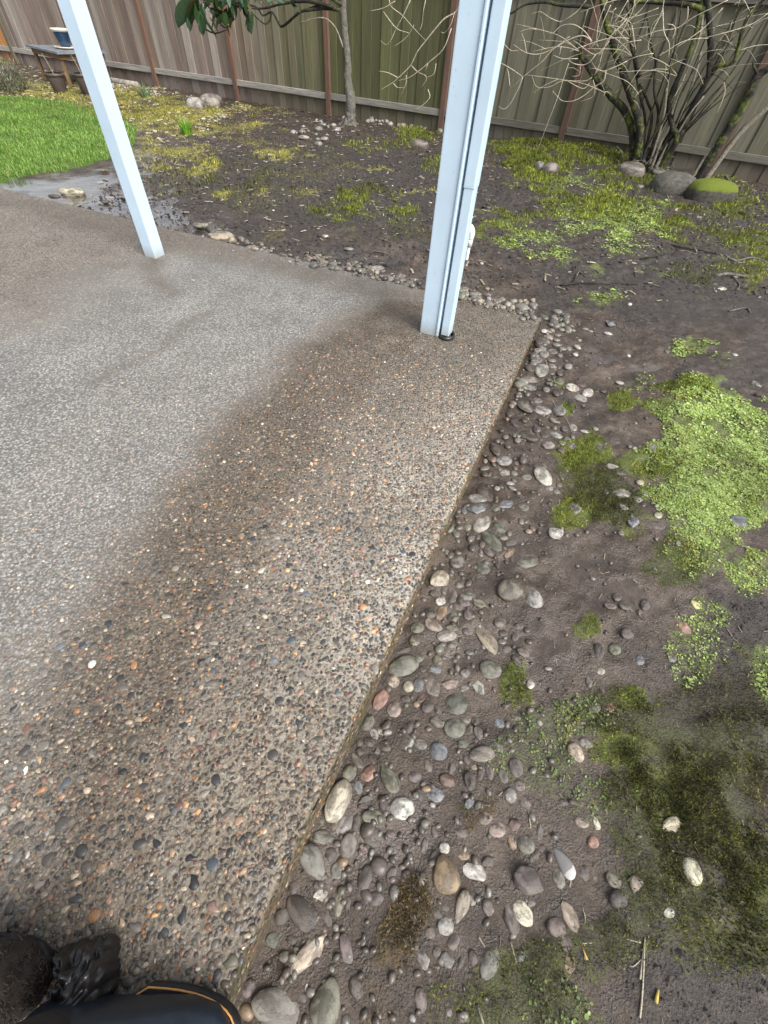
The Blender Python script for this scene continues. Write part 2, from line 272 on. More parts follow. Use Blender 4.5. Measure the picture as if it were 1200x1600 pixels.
[0.519,0.07,0.016,0.01,0.008,-2.229,"d","o","dark grey oval pebble just right of the smooth olive pebble"],
[0.341,0.915,0.027,0.017,0.014,-2.648,"g","o","mid grey oval pebble just right of the blocky tan stone"],
[0.957,1.767,0.032,0.026,0.022,1.186,"g","o","mid grey round pebble just right of the glossy dark stone"],
[-0.015,0.286,0.017,0.014,0.013,-3.124,"d","o","dark grey round pebble just behind the salmon pink pebble"],
[0.563,0.53,0.019,0.015,0.014,0.901,"w","o","whitish round pebble just right of the olive stone by bright moss"],
[0.336,0.554,0.019,0.016,0.015,-2.734,"g","o","mid grey round pebble just left of the olive stone by bright moss"],
[1.512,3.076,0.043,0.035,0.03,1.361,"b","a","lilac grey stone alone on the bare mud behind the corner"],
[0.493,0.719,0.022,0.017,0.015,-2.847,"d","o","dark grey oval pebble just right of the long tan stone"],
[1.156,1.574,0.033,0.02,0.018,2.93,"d","o","dark grey elongated pebble just behind the pale flat stone by cress"],
[2.245,2.437,0.037,0.026,0.024,2.463,"l","a","pale pointed flat stone at the far right above the cress"],
[0.323,0.815,0.023,0.017,0.013,2.874,"v","o","purplish grey oval pebble just behind the pale pitted stone"],
[0.961,1.919,0.031,0.027,0.025,1.006,"d","o","dark grey oval pebble just right of the pale oval stone"],
[0.14,0.364,0.019,0.012,0.01,-1.78,"v","o","purplish grey elongated pebble just left of the pale blue pebble"],
[0.231,0.239,0.02,0.01,0.008,-1.929,"d","o","dark grey elongated pebble just left of the flat brown pebble"],
[0.261,0.849,0.03,0.013,0.012,1.787,"g","o","mid grey elongated pebble just in front of the blocky tan stone"],
[0.506,0.416,0.024,0.01,0.009,-3.05,"g","o","mid grey elongated pebble just behind the purplish grey oval at moss edge"],
[0.412,0.473,0.023,0.011,0.009,2.496,"d","o","dark grey elongated pebble just in front of the olive stone by bright moss"],
[1.107,1.35,0.026,0.021,0.016,1.453,"l","o","light grey oval pebble just in front of the pale flat stone by cress"],
[0.012,-0.256,0.013,0.006,0.005,-3.108,"g","o","mid grey oval pebble just right of the big olive egg cobble"],
[0.222,-0.233,0.013,0.006,0.005,-3.062,"g","o","mid grey oval pebble just left of the dark oval on dark moss"],
[0.735,0.399,0.017,0.013,0.012,-3.117,"v","a","purplish grey angular stone just behind the tan stone on dark moss"],
[0.499,0.651,0.021,0.015,0.012,-2.932,"v","o","purplish grey oval pebble just right of the long tan stone"],
[0.549,0.741,0.022,0.015,0.012,-2.912,"v","o","purplish grey oval pebble just in front of the pale faceted stone"],
[1.203,1.472,0.027,0.021,0.019,-2.808,"d","o","dark grey oval pebble just right of the pale flat stone by cress"],
[0.955,2.744,0.04,0.03,0.024,1.424,"d","a","dark grey angular stone just behind the light grey boulder-like pebble"],
[1.181,0.826,0.021,0.015,0.011,-2.526,"d","o","dark grey oval pebble just left of the yellowish chip"],
[0.914,1.972,0.034,0.023,0.019,2.758,"g","a","mid grey angular stone just right of the pale oval stone"],
[0.254,0.83,0.021,0.017,0.015,-2.939,"w","o","small round white pebble just below the blocky tan stone"],
[0.914,2.564,0.036,0.029,0.025,1.375,"g","o","mid grey round pebble just behind the cracked grey stone"],
[0.216,0.09,0.015,0.009,0.007,1.779,"v","o","purplish grey elongated pebble just behind the small white pebble"],
[1.008,2.806,0.039,0.03,0.028,1.77,"g","o","mid grey oval pebble just behind the light grey boulder-like pebble"],
[0.949,0.879,0.02,0.016,0.014,-2.419,"v","o","purplish grey round pebble just behind the twin dark pebbles"],
[0.295,0.658,0.021,0.013,0.01,-2.852,"g","o","mid grey oval pebble just in front of the pale pitted stone"],
[0.222,0.894,0.023,0.016,0.012,2.837,"d","o","dark grey oval pebble just in front of the blocky tan stone"],
[0.352,0.83,0.022,0.015,0.014,-2.998,"v","o","purplish grey oval pebble just right of the blocky tan stone"],
[0.694,1.526,0.027,0.021,0.02,3.014,"g","o","mid grey oval pebble just left of the white speckled oblong"],
[0.497,1.03,0.032,0.012,0.011,1.625,"d","o","dark grey elongated pebble just in front of the dark mossy oblong"],
[0.36,-0.204,0.012,0.006,0.005,-3.004,"g","o","mid grey oval pebble just in front of the pale mottled pebble"],
[0.041,0.288,0.015,0.011,0.008,-3.077,"g","a","mid grey angular stone just behind the salmon pink pebble"],
[0.09,0.079,0.014,0.009,0.007,-3.072,"v","o","purplish grey oval pebble just in front of the round white stone"],
[0.347,0.265,0.015,0.011,0.008,-2.945,"n","o","brown oval pebble just in front of the dark flat oval stone"],
[0.437,0.281,0.015,0.011,0.01,-2.906,"n","o","brown oval pebble just left of the purplish grey oval at moss edge"],
[0.185,0.56,0.017,0.014,0.013,-2.967,"v","o","purplish grey oval pebble just right of the large mossy olive cobble"],
[0.518,1.323,0.023,0.02,0.018,1.094,"o","o","olive grey round pebble just right of the slate blue stone"],
[0.532,0.702,0.021,0.013,0.01,-2.061,"v","o","purplish grey oval pebble just behind the olive stone by bright moss"],
[1.066,1.452,0.025,0.019,0.015,1.143,"l","o","light grey round pebble just left of the pale flat stone by cress"],
[1.025,2.66,0.034,0.029,0.023,-2.992,"g","o","mid grey oval pebble just behind the cracked grey stone"],
[0.845,2.146,0.03,0.025,0.024,-2.933,"g","o","mid grey oval pebble just behind the pale oval stone"],
[0.902,1.728,0.026,0.023,0.017,-2.435,"d","o","dark grey oval pebble just behind the white speckled oblong"],
[0.541,1.162,0.023,0.017,0.016,-2.94,"o","o","olive grey oval pebble just right of the dark mossy oblong"],
[0.81,0.581,0.017,0.012,0.011,-2.77,"l","o","light grey oval pebble just in front of the twin dark pebbles"],
[-0.02,0.311,0.014,0.012,0.01,-3.123,"d","o","dark grey round pebble just behind the tapered olive stone"],
[1.011,1.929,0.03,0.021,0.02,1.839,"l","o","light grey oval pebble just in front of the white egg pebble"],
[0.652,0.016,0.013,0.007,0.006,-2.905,"v","o","purplish grey oval pebble just left of the smooth olive oval"],
[0.796,1.456,0.024,0.019,0.016,1.208,"l","o","light grey round pebble just in front of the white speckled oblong"],
[0.229,0.865,0.02,0.015,0.012,-2.96,"d","o","dark grey oval pebble just behind the pale pitted stone"],
[0.996,2.499,0.033,0.025,0.019,1.645,"l","o","light grey round pebble just right of the light grey boulder-like pebble"],
]
SMALL=[
[0.669,2.017,0.031,0.021,0.017,-1.891,"d"],
[0.491,1.58,0.028,0.018,0.013,-2.57,"g"],
[1.243,1.299,0.021,0.017,0.013,-2.716,"c"],
[0.361,0.399,0.014,0.012,0.01,-2.642,"o"],
[0.472,0.457,0.02,0.009,0.007,-2.753,"d"],
[0.96,2.203,0.029,0.023,0.021,1.474,"d"],
[1.027,2.425,0.03,0.024,0.021,1.327,"d"],
[1.091,2.493,0.028,0.026,0.023,1.538,"l"],
[0.08,-0.267,0.009,0.006,0.005,-2.62,"g"],
[0.358,0.636,0.018,0.012,0.011,-2.995,"g"],
[1.208,1.375,0.022,0.016,0.012,1.092,"d"],
[0.393,1.139,0.019,0.017,0.015,1.244,"v"],
[1.232,1.509,0.021,0.018,0.014,-2.448,"t"],
[0.992,2.227,0.029,0.021,0.02,1.602,"d"],
[0.912,2.243,0.027,0.023,0.019,1.193,"g"],
[0.371,1.293,0.023,0.016,0.011,1.451,"b"],
[-0.135,-0.168,0.01,0.006,0.005,3.101,"g"],
[0.014,0.186,0.011,0.01,0.009,3.069,"v"],
[0.482,0.681,0.017,0.012,0.009,-2.923,"g"],
[1.285,1.151,0.019,0.014,0.012,0.944,"l"],
[1.004,2.564,0.029,0.024,0.018,-3.045,"g"],
[1.071,2.762,0.03,0.025,0.024,-3.072,"g"],
[1.037,2.502,0.031,0.021,0.02,1.405,"d"],
[1.381,2.363,0.026,0.022,0.018,3.049,"w"],
[0.677,1.217,0.018,0.016,0.015,2.224,"r"],
[0.917,1.782,0.022,0.019,0.014,-2.6,"g"],
[0.579,0.682,0.015,0.012,0.011,-2.802,"d"],
[1.066,1.894,0.03,0.014,0.012,3.02,"w"],
[1.098,2.7,0.026,0.024,0.021,-2.803,"g"],
[0.632,1.251,0.019,0.015,0.014,1.184,"g"],
[0.491,1.542,0.02,0.018,0.014,-2.426,"d"],
[0.567,1.054,0.022,0.011,0.009,1.659,"d"],
[1.013,-0.012,0.011,0.005,0.005,-2.909,"t"],
[0.822,1.435,0.02,0.015,0.014,-2.889,"g"],
[2.197,2.314,0.024,0.018,0.016,2.447,"d"],
[0.58,0.729,0.014,0.012,0.01,-2.59,"d"],
[0.687,2.086,0.025,0.018,0.017,1.811,"p"],
[0.956,1.832,0.021,0.018,0.014,-2.479,"g"],
[1.251,1.455,0.018,0.015,0.013,-2.549,"g"],
[1.461,2.941,0.031,0.021,0.018,2.758,"w"],
[0.608,1.484,0.022,0.014,0.011,-3.033,"l"],
[0.975,2.422,0.025,0.021,0.019,-3.002,"d"],
[1.194,2.715,0.028,0.021,0.018,2.239,"w"],
[0.538,1.635,0.02,0.017,0.016,1.175,"s"],
[0.439,1.109,0.017,0.013,0.011,1.341,"v"],
[0.655,1.197,0.017,0.014,0.013,-2.821,"t"],
[0.794,0.116,0.011,0.006,0.005,-2.887,"d"],
[1.143,2.711,0.025,0.022,0.02,1.245,"g"],
[1.018,2.937,0.026,0.024,0.02,1.304,"w"],
[0.582,1.78,0.02,0.018,0.014,0.952,"d"],
[0.682,1.787,0.02,0.018,0.016,0.952,"g"],
[1.059,2.938,0.026,0.023,0.018,-2.979,"w"],
[0.787,0.031,0.009,0.006,0.005,-1.939,"p"],
[0.425,1.156,0.016,0.014,0.011,1.234,"d"],
[1.058,1.201,0.016,0.013,0.011,0.794,"g"],
[0.324,1.172,0.018,0.012,0.01,1.47,"b"],
[0.84,1.476,0.017,0.015,0.014,-2.467,"g"],
[0.63,0.583,0.014,0.008,0.007,-2.986,"l"],
[0.62,1.81,0.02,0.017,0.012,1.236,"g"],
[0.614,1.45,0.023,0.011,0.011,2.611,"l"],
[1.145,2.961,0.024,0.023,0.021,-2.453,"l"],
[0.946,2.359,0.021,0.02,0.017,-2.539,"d"],
[0.074,0.167,0.01,0.007,0.006,-3.071,"d"],
[1.063,2.428,0.03,0.014,0.011,1.44,"d"],
[0.54,1.447,0.016,0.015,0.011,1.04,"l"],
[0.705,1.202,0.016,0.012,0.009,1.265,"d"],
[1.802,2.749,0.024,0.017,0.013,1.317,"g"],
[1.087,2.828,0.023,0.02,0.015,-3.02,"l"],
[1.253,2.258,0.02,0.017,0.013,-2.883,"d"],
[1.063,2.615,0.022,0.018,0.014,1.332,"g"],
[1.053,2.847,0.023,0.019,0.017,1.375,"l"],
[0.569,1.182,0.014,0.012,0.01,1.178,"g"],
[0.498,1.629,0.019,0.012,0.01,1.463,"t"],
[1.164,2.63,0.021,0.018,0.017,2.108,"w"],
[1.102,2.884,0.022,0.02,0.016,-2.754,"l"],
[1.129,1.923,0.017,0.015,0.011,-2.782,"l"],
[1.269,1.783,0.016,0.013,0.011,0.962,"g"],
[0.856,1.919,0.017,0.015,0.013,0.838,"d"],
[0.747,1.962,0.017,0.015,0.011,0.835,"g"],
[0.951,2.306,0.022,0.014,0.01,1.425,"g"],
[0.66,1.625,0.017,0.012,0.009,1.382,"r"],
[0.983,2.386,0.021,0.014,0.011,1.409,"d"],
[0.994,1.853,0.016,0.013,0.01,1.133,"g"],
[0.671,1.823,0.016,0.014,0.011,1.18,"g"],
[1.315,2.99,0.023,0.016,0.014,3.104,"l"],
[2.261,2.762,0.019,0.015,0.014,3.08,"w"],
[1.346,2.968,0.021,0.016,0.012,2.756,"l"],
[1.528,2.674,0.018,0.014,0.013,1.277,"w"],
[0.864,2.202,0.015,0.013,0.013,1.229,"r"],
[1.291,1.769,0.013,0.011,0.01,0.858,"w"],
[1.265,1.365,0.011,0.009,0.008,0.727,"w"],
[1.237,2.826,0.016,0.015,0.011,0.767,"t"],
[1.371,2.908,0.019,0.01,0.008,3.083,"d"],
]
FARROCKS=[
[-4.007,10.439,0.163,0.13,0.103,"l","small pale rock left of a flat one near the fence"],
[-3.927,11.068,0.199,0.159,0.108,"l","flat pale grey rock beside a smaller rock near the fence"],
[-3.313,9.751,0.071,0.057,0.04,"l","whitish pebble in the yellow moss nearest the two pale fence rocks"],
[-1.667,8.467,0.085,0.055,0.037,"l","pale flat pebble in front of the pebble cluster by the tree"],
[-1.558,9.274,0.072,0.057,0.059,"g","upright grey stone in the middle of the pebble cluster by the tree"],
[-1.355,8.489,0.066,0.053,0.037,"l","pale stone at the right front of the pebble cluster by the tree"],
[-1.275,9.307,0.039,0.031,0.029,"w","tiny white pebble next to the tree trunk"],
[0.108,8.536,0.146,0.104,0.07,"g","lone grey rock on dark soil left of the white post"],
[1.788,7.613,0.072,0.058,0.093,"g","left of two grey rocks set in moss right of the white post"],
[1.918,7.487,0.113,0.09,0.108,"g","right of two grey rocks set in moss right of the white post"],
[3.094,7.709,0.185,0.142,0.095,"g","smooth grey rock at the foot of the bare shrub"],
[3.52,7.837,0.105,0.084,0.058,"g","smaller pale grey rock at the foot of the bare shrub"],
[3.401,6.974,0.265,0.211,0.141,"o","brown grey boulder with moss along its rim"],
[3.788,6.724,0.3,0.208,0.138,"m","boulder capped with bright green moss"],
[3.054,7.096,0.059,0.047,0.031,"g","little grey rock in moss left of the brown grey boulder"],
[-3.454,5.116,0.127,0.059,0.039,"c","large flat cream stone in the wet mud by the lawn"],
[-3.586,5.008,0.065,0.031,0.021,"d","thin dark slate shard beside the flat cream stone"],
[-3.003,4.894,0.035,0.027,0.018,"d","small dark stone in the wet mud near the slab"],
[-3.235,6.217,0.057,0.032,0.021,"d","dark flat stone behind the narrow white post"],
[-1.6,4.149,0.105,0.08,0.053,"t","large tan stone in the gravel along the far slab edge"],
[-1.522,4.138,0.044,0.035,0.039,"t","small tan stone touching the large tan one at the far slab edge"],
[-1.895,4.384,0.051,0.041,0.03,"o","olive stone on the far slab edge right of the narrow post"],
[-1.84,4.396,0.034,0.027,0.03,"l","pale round stone on the far slab edge beside the olive one"],
[-0.492,4.178,0.046,0.023,0.015,"l","pale flat pebble on mud behind the far slab gravel"],
[-0.734,4.395,0.032,0.023,0.016,"w","whitish flat pebble on mud near the far slab gravel"],
[-0.208,3.773,0.059,0.04,0.027,"l","largest pale stone in the gravel left of the wide post"],
[2.66,3.851,0.042,0.023,0.016,"w","small white pebble among roots at the right"],
[1.666,5.204,0.022,0.017,0.017,"w","tiny white pebble right of the white pipe"],
]
GRAVEL=[
[-1.326,3.999,0.042,0.036,0.017,0.474,"g"],
[-1.492,4.141,0.02,0.016,0.009,0.696,"o"],
[-1.607,4.211,0.011,0.008,0.006,2.918,"o"],
[-1.018,3.916,0.019,0.011,0.012,1.387,"o"],
[-1.582,4.172,0.019,0.017,0.009,1.031,"l"],
[-1.121,4.0,0.014,0.009,0.006,0.567,"o"],
[-1.551,4.192,0.031,0.025,0.015,1.85,"p"],
[-1.742,4.247,0.023,0.018,0.015,0.229,"t"],
[-1.21,4.033,0.018,0.016,0.012,0.25,"l"],
[-1.04,3.921,0.018,0.011,0.01,2.684,"g"],
[-1.163,3.989,0.013,0.012,0.007,0.621,"t"],
[-1.685,4.222,0.024,0.022,0.016,2.537,"g"],
[-1.125,3.948,0.017,0.011,0.01,1.049,"g"],
[-1.184,3.969,0.019,0.012,0.01,0.42,"g"],
[-0.878,3.793,0.01,0.008,0.006,1.866,"l"],
[-1.605,4.237,0.018,0.013,0.009,2.353,"p"],
[-1.418,3.985,0.018,0.014,0.012,0.811,"v"],
[-1.128,4.005,0.028,0.02,0.014,0.98,"o"],
[-0.981,3.879,0.014,0.009,0.009,1.976,"g"],
[-1.609,4.165,0.018,0.012,0.012,1.22,"g"],
[-1.185,4.037,0.015,0.01,0.008,1.217,"g"],
[-1.353,4.068,0.015,0.012,0.006,1.127,"o"],
[-1.235,3.903,0.021,0.013,0.011,0.653,"l"],
[-1.697,4.284,0.011,0.008,0.008,1.262,"o"],
[-1.133,4.012,0.034,0.025,0.021,2.723,"v"],
[-0.995,3.859,0.016,0.013,0.009,2.408,"t"],
[-1.144,3.901,0.02,0.015,0.011,2.065,"d"],
[-0.992,3.831,0.028,0.022,0.018,0.869,"g"],
[-1.439,4.18,0.017,0.011,0.009,1.194,"d"],
[-1.446,4.183,0.035,0.032,0.022,2.073,"o"],
[-1.217,3.972,0.025,0.021,0.014,0.411,"l"],
[-1.001,3.821,0.027,0.019,0.011,0.197,"d"],
[-1.662,4.265,0.018,0.012,0.008,2.646,"p"],
[-1.045,3.88,0.01,0.007,0.006,1.79,"o"],
[-1.167,3.953,0.02,0.017,0.008,2.273,"o"],
[-1.676,4.227,0.033,0.029,0.02,2.554,"o"],
[-1.304,3.985,0.022,0.017,0.012,2.934,"o"],
[-1.534,4.246,0.015,0.013,0.007,2.873,"g"],
[-1.599,4.267,0.021,0.016,0.012,1.901,"g"],
[-1.26,3.908,0.037,0.023,0.02,2.09,"t"],
[-1.266,4.019,0.018,0.017,0.007,1.237,"v"],
[-1.015,4.001,0.021,0.02,0.013,2.633,"d"],
[-0.893,3.885,0.022,0.017,0.01,0.532,"o"],
[-1.241,4.083,0.021,0.02,0.015,2.356,"g"],
[-1.041,3.874,0.025,0.023,0.017,1.561,"d"],
[-1.126,3.963,0.01,0.006,0.005,0.028,"o"],
[-1.314,4.062,0.013,0.009,0.006,1.453,"t"],
[-1.351,4.112,0.015,0.012,0.009,1.775,"p"],
[-1.587,4.228,0.009,0.008,0.004,0.16,"o"],
[-1.383,4.079,0.015,0.012,0.008,0.399,"d"],
[-1.379,4.1,0.03,0.022,0.017,2.465,"g"],
[-1.624,4.279,0.018,0.011,0.011,2.564,"l"],
[-0.95,3.853,0.023,0.016,0.01,2.577,"l"],
[-1.635,4.203,0.013,0.012,0.008,0.225,"o"],
[-1.503,4.178,0.015,0.011,0.006,1.893,"o"],
[-0.977,3.819,0.014,0.011,0.008,1.269,"g"],
[-0.873,3.796,0.037,0.031,0.02,0.539,"o"],
[-0.957,3.905,0.021,0.017,0.01,3.09,"p"],
[-0.924,3.829,0.015,0.012,0.008,2.627,"o"],
[-1.649,4.29,0.016,0.011,0.01,2.636,"o"],
[-1.166,3.915,0.034,0.031,0.016,2.92,"g"],
[-1.319,4.057,0.018,0.017,0.007,0.986,"o"],
[-1.426,4.14,0.017,0.012,0.008,1.11,"p"],
[-1.643,4.266,0.021,0.018,0.01,2.315,"o"],
[-1.386,4.113,0.012,0.011,0.007,1.772,"g"],
[-1.529,4.184,0.015,0.01,0.006,0.493,"p"],
[-1.033,3.883,0.013,0.01,0.008,2.588,"g"],
[-1.724,4.283,0.014,0.012,0.008,0.633,"g"],
[-1.208,3.925,0.028,0.018,0.013,2.743,"l"],
[-1.143,3.95,0.02,0.013,0.013,1.551,"o"],
[-0.269,3.772,0.031,0.027,0.016,2.186,"t"],
[-0.26,3.634,0.045,0.034,0.027,1.499,"d"],
[-0.368,3.555,0.021,0.017,0.012,1.226,"o"],
[0.114,3.464,0.019,0.012,0.01,1.667,"o"],
[-0.743,3.846,0.021,0.014,0.014,2.082,"t"],
[-0.168,3.714,0.018,0.017,0.01,3.07,"g"],
[-0.7,3.787,0.011,0.009,0.007,2.693,"g"],
[-0.4,3.863,0.03,0.027,0.021,0.66,"o"],
[-0.423,3.617,0.027,0.019,0.012,0.587,"d"],
[-0.637,3.682,0.026,0.017,0.013,0.678,"o"],
[-0.635,3.793,0.023,0.018,0.013,1.078,"t"],
[-0.09,3.583,0.015,0.014,0.007,2.47,"o"],
[-0.71,3.867,0.023,0.02,0.013,0.847,"l"],
[-0.521,3.608,0.028,0.018,0.018,0.487,"g"],
[-0.002,3.586,0.023,0.016,0.015,2.629,"v"],
[-0.108,3.627,0.034,0.021,0.017,1.968,"o"],
[-0.35,3.699,0.029,0.024,0.016,0.21,"o"],
[-0.133,3.488,0.028,0.023,0.018,0.397,"d"],
[-0.323,3.665,0.015,0.012,0.007,0.719,"g"],
[-0.724,3.848,0.021,0.014,0.01,1.306,"d"],
[-0.684,3.799,0.015,0.009,0.01,1.149,"g"],
[-0.167,3.614,0.018,0.014,0.012,0.682,"g"],
[-0.008,3.505,0.02,0.019,0.01,2.326,"d"],
[-0.315,3.624,0.012,0.011,0.008,1.638,"o"],
[0.077,3.484,0.023,0.02,0.011,1.001,"d"],
[-0.189,3.627,0.017,0.012,0.009,1.18,"o"],
[0.085,3.517,0.013,0.01,0.009,1.763,"o"],
[-0.678,3.84,0.008,0.006,0.004,1.078,"p"],
[-0.345,3.687,0.022,0.017,0.014,1.943,"t"],
[-0.448,3.788,0.015,0.01,0.009,2.085,"o"],
[-0.794,3.834,0.03,0.026,0.02,2.351,"v"],
[-0.006,3.575,0.02,0.019,0.013,2.694,"p"],
[-0.712,3.888,0.017,0.013,0.007,0.91,"p"],
[-0.546,3.624,0.044,0.028,0.018,0.543,"o"],
[-0.26,3.689,0.013,0.013,0.008,1.962,"p"],
[0.046,3.634,0.013,0.01,0.005,0.55,"v"],
[-0.51,3.679,0.032,0.025,0.02,1.538,"o"],
[-0.239,3.604,0.016,0.014,0.007,1.911,"g"],
[-0.823,3.991,0.013,0.012,0.008,1.97,"p"],
[-0.248,3.736,0.019,0.017,0.013,2.3,"t"],
[-0.208,3.687,0.033,0.023,0.017,1.283,"t"],
[-0.838,3.795,0.02,0.014,0.009,2.683,"o"],
[-0.38,3.542,0.018,0.012,0.009,1.137,"g"],
[-0.039,3.55,0.019,0.012,0.013,1.153,"o"],
[-0.341,3.62,0.016,0.013,0.006,2.086,"t"],
[-0.361,3.583,0.016,0.014,0.009,2.53,"g"],
[-0.429,3.763,0.015,0.013,0.006,1.826,"g"],
[-0.079,3.615,0.017,0.013,0.009,2.844,"o"],
[-0.021,3.721,0.018,0.017,0.01,2.184,"v"],
[-0.377,3.749,0.013,0.01,0.008,1.304,"o"],
[-0.45,3.791,0.02,0.015,0.009,2.621,"g"],
[0.009,3.7,0.024,0.019,0.012,0.487,"o"],
[-0.25,3.635,0.021,0.015,0.015,2.2,"g"],
[-0.276,3.664,0.015,0.012,0.009,2.218,"t"],
[0.059,3.435,0.022,0.02,0.011,1.289,"o"],
[0.056,3.511,0.022,0.021,0.013,1.037,"o"],
[-0.854,3.665,0.014,0.009,0.006,2.508,"g"],
[-0.275,3.634,0.016,0.014,0.008,0.608,"g"],
[-0.784,3.864,0.031,0.025,0.017,2.126,"p"],
[-0.551,3.708,0.016,0.014,0.011,2.403,"o"],
[-0.562,3.835,0.008,0.007,0.003,0.807,"g"],
[-0.189,3.69,0.015,0.01,0.006,1.926,"g"],
[-0.489,3.708,0.016,0.015,0.009,1.265,"v"],
[-0.277,3.649,0.019,0.017,0.01,0.977,"g"],
[-0.453,3.751,0.017,0.012,0.008,2.556,"p"],
[0.076,3.629,0.022,0.014,0.009,0.009,"o"],
[-0.324,3.729,0.025,0.023,0.012,1.799,"g"],
[-0.537,3.807,0.009,0.009,0.005,1.823,"o"],
[-0.233,3.694,0.024,0.019,0.01,1.378,"p"],
[-0.01,3.519,0.009,0.008,0.005,0.516,"d"],
[-0.223,3.562,0.011,0.009,0.005,2.236,"g"],
[-0.285,3.724,0.029,0.021,0.012,0.429,"v"],
[-0.798,3.823,0.012,0.008,0.008,1.323,"t"],
[-0.158,3.729,0.015,0.009,0.01,2.448,"g"],
[-0.798,3.874,0.011,0.008,0.004,2.806,"g"],
[0.102,3.614,0.019,0.016,0.011,1.059,"l"],
[-0.722,3.722,0.014,0.011,0.009,0.429,"l"],
[-0.044,3.587,0.032,0.02,0.015,1.665,"g"],
[-0.711,3.642,0.042,0.036,0.021,1.873,"g"],
[-0.054,3.626,0.01,0.009,0.005,0.281,"t"],
[-0.726,3.911,0.023,0.014,0.015,0.683,"o"],
[-0.289,3.587,0.018,0.014,0.012,1.747,"o"],
[-0.628,3.952,0.019,0.013,0.008,0.127,"g"],
[-0.793,3.76,0.026,0.018,0.014,2.192,"o"],
[-0.196,3.529,0.014,0.009,0.006,1.914,"p"],
[-0.179,3.735,0.015,0.011,0.007,2.385,"g"],
[-0.812,3.844,0.03,0.025,0.013,2.214,"g"],
[-0.273,3.612,0.029,0.019,0.018,2.217,"t"],
[-0.659,3.745,0.023,0.018,0.013,0.659,"o"],
[-0.847,3.972,0.009,0.007,0.004,0.489,"t"],
[0.004,3.524,0.011,0.007,0.005,2.925,"v"],
[-0.049,3.546,0.022,0.02,0.015,1.013,"d"],
[-0.682,3.799,0.02,0.019,0.008,1.985,"l"],
[-0.732,3.965,0.028,0.023,0.014,1.052,"d"],
[-0.131,3.537,0.028,0.021,0.019,1.433,"o"],
[-0.356,3.84,0.016,0.013,0.009,0.427,"p"],
[-0.528,3.809,0.019,0.012,0.01,0.698,"o"],
[0.072,3.558,0.03,0.02,0.018,0.693,"g"],
[-0.657,3.686,0.025,0.021,0.014,2.419,"g"],
[-0.001,3.511,0.015,0.013,0.01,2.061,"o"],
[-0.159,3.64,0.03,0.027,0.016,0.34,"d"],
[-0.43,3.782,0.02,0.012,0.01,0.399,"o"],
[-0.067,3.647,0.014,0.011,0.008,1.602,"t"],
[0.058,3.521,0.019,0.015,0.013,1.844,"g"],
[0.14,3.569,0.029,0.02,0.014,1.698,"d"],
[-0.417,3.861,0.028,0.022,0.015,0.328,"o"],
[0.073,3.472,0.024,0.02,0.014,2.932,"g"],
[-0.215,3.643,0.011,0.01,0.005,2.741,"g"],
[-0.307,3.775,0.025,0.018,0.016,2.746,"g"],
[-0.629,3.691,0.017,0.012,0.007,1.28,"g"],
[-0.095,3.596,0.02,0.015,0.01,0.607,"t"],
[-0.015,3.709,0.023,0.019,0.011,1.929,"t"],
[0.002,3.461,0.024,0.017,0.012,1.634,"o"],
[-0.206,3.515,0.011,0.008,0.007,1.89,"g"],
[0.054,3.474,0.02,0.014,0.012,0.924,"p"],
[-0.671,3.807,0.031,0.028,0.017,2.829,"p"],
[-0.17,3.614,0.022,0.013,0.015,2.814,"l"],
[-0.584,3.735,0.017,0.012,0.01,1.915,"g"],
[-0.438,3.652,0.019,0.015,0.011,2.885,"o"],
[-0.435,3.724,0.03,0.021,0.014,1.103,"p"],
[-0.863,3.725,0.022,0.019,0.015,1.587,"g"],
[-0.686,3.927,0.009,0.007,0.004,2.32,"t"],
[0.056,3.499,0.014,0.011,0.007,2.987,"l"],
[-0.246,3.711,0.018,0.015,0.01,2.139,"t"],
[-0.454,3.857,0.026,0.021,0.015,1.203,"d"],
[0.088,3.477,0.019,0.015,0.012,1.743,"t"],
[-0.391,3.862,0.018,0.015,0.01,2.861,"p"],
[-0.474,3.749,0.012,0.011,0.006,0.402,"g"],
[-0.157,3.518,0.013,0.009,0.007,1.881,"o"],
[-0.811,3.733,0.011,0.01,0.006,1.161,"d"],
[-0.177,3.533,0.02,0.014,0.014,0.852,"t"],
[0.006,3.609,0.029,0.021,0.013,2.362,"o"],
[-0.455,3.74,0.022,0.02,0.011,1.517,"o"],
[-0.103,3.589,0.039,0.027,0.019,3.065,"g"],
[-0.264,3.674,0.02,0.012,0.01,1.866,"o"],
[-0.458,3.835,0.013,0.01,0.006,1.262,"g"],
[-0.795,3.781,0.012,0.008,0.005,2.233,"o"],
[-0.518,3.723,0.014,0.01,0.006,0.363,"v"],
[-0.287,3.665,0.02,0.015,0.008,1.65,"o"],
[-0.37,3.781,0.028,0.022,0.016,3.073,"o"],
[-0.763,3.845,0.015,0.011,0.008,0.489,"t"],
[-0.632,3.668,0.021,0.019,0.012,0.543,"v"],
[0.058,3.533,0.028,0.018,0.016,2.136,"o"],
[-0.285,3.724,0.016,0.013,0.011,0.519,"d"],
[-0.171,3.538,0.012,0.012,0.007,0.814,"o"],
[-0.078,3.63,0.018,0.012,0.009,2.582,"g"],
[0.063,3.569,0.017,0.013,0.008,0.287,"g"],
[-0.602,3.736,0.017,0.015,0.012,1.203,"v"],
[-0.114,3.524,0.032,0.029,0.018,2.366,"g"],
[0.074,3.478,0.019,0.012,0.009,2.159,"p"],
[-0.545,3.82,0.018,0.012,0.008,0.687,"l"],
[-0.253,3.673,0.011,0.007,0.007,0.158,"o"],
[-0.079,3.611,0.025,0.022,0.016,2.45,"v"],
[-0.596,3.752,0.022,0.015,0.01,0.022,"p"],
[-0.43,3.718,0.017,0.016,0.009,2.167,"g"],
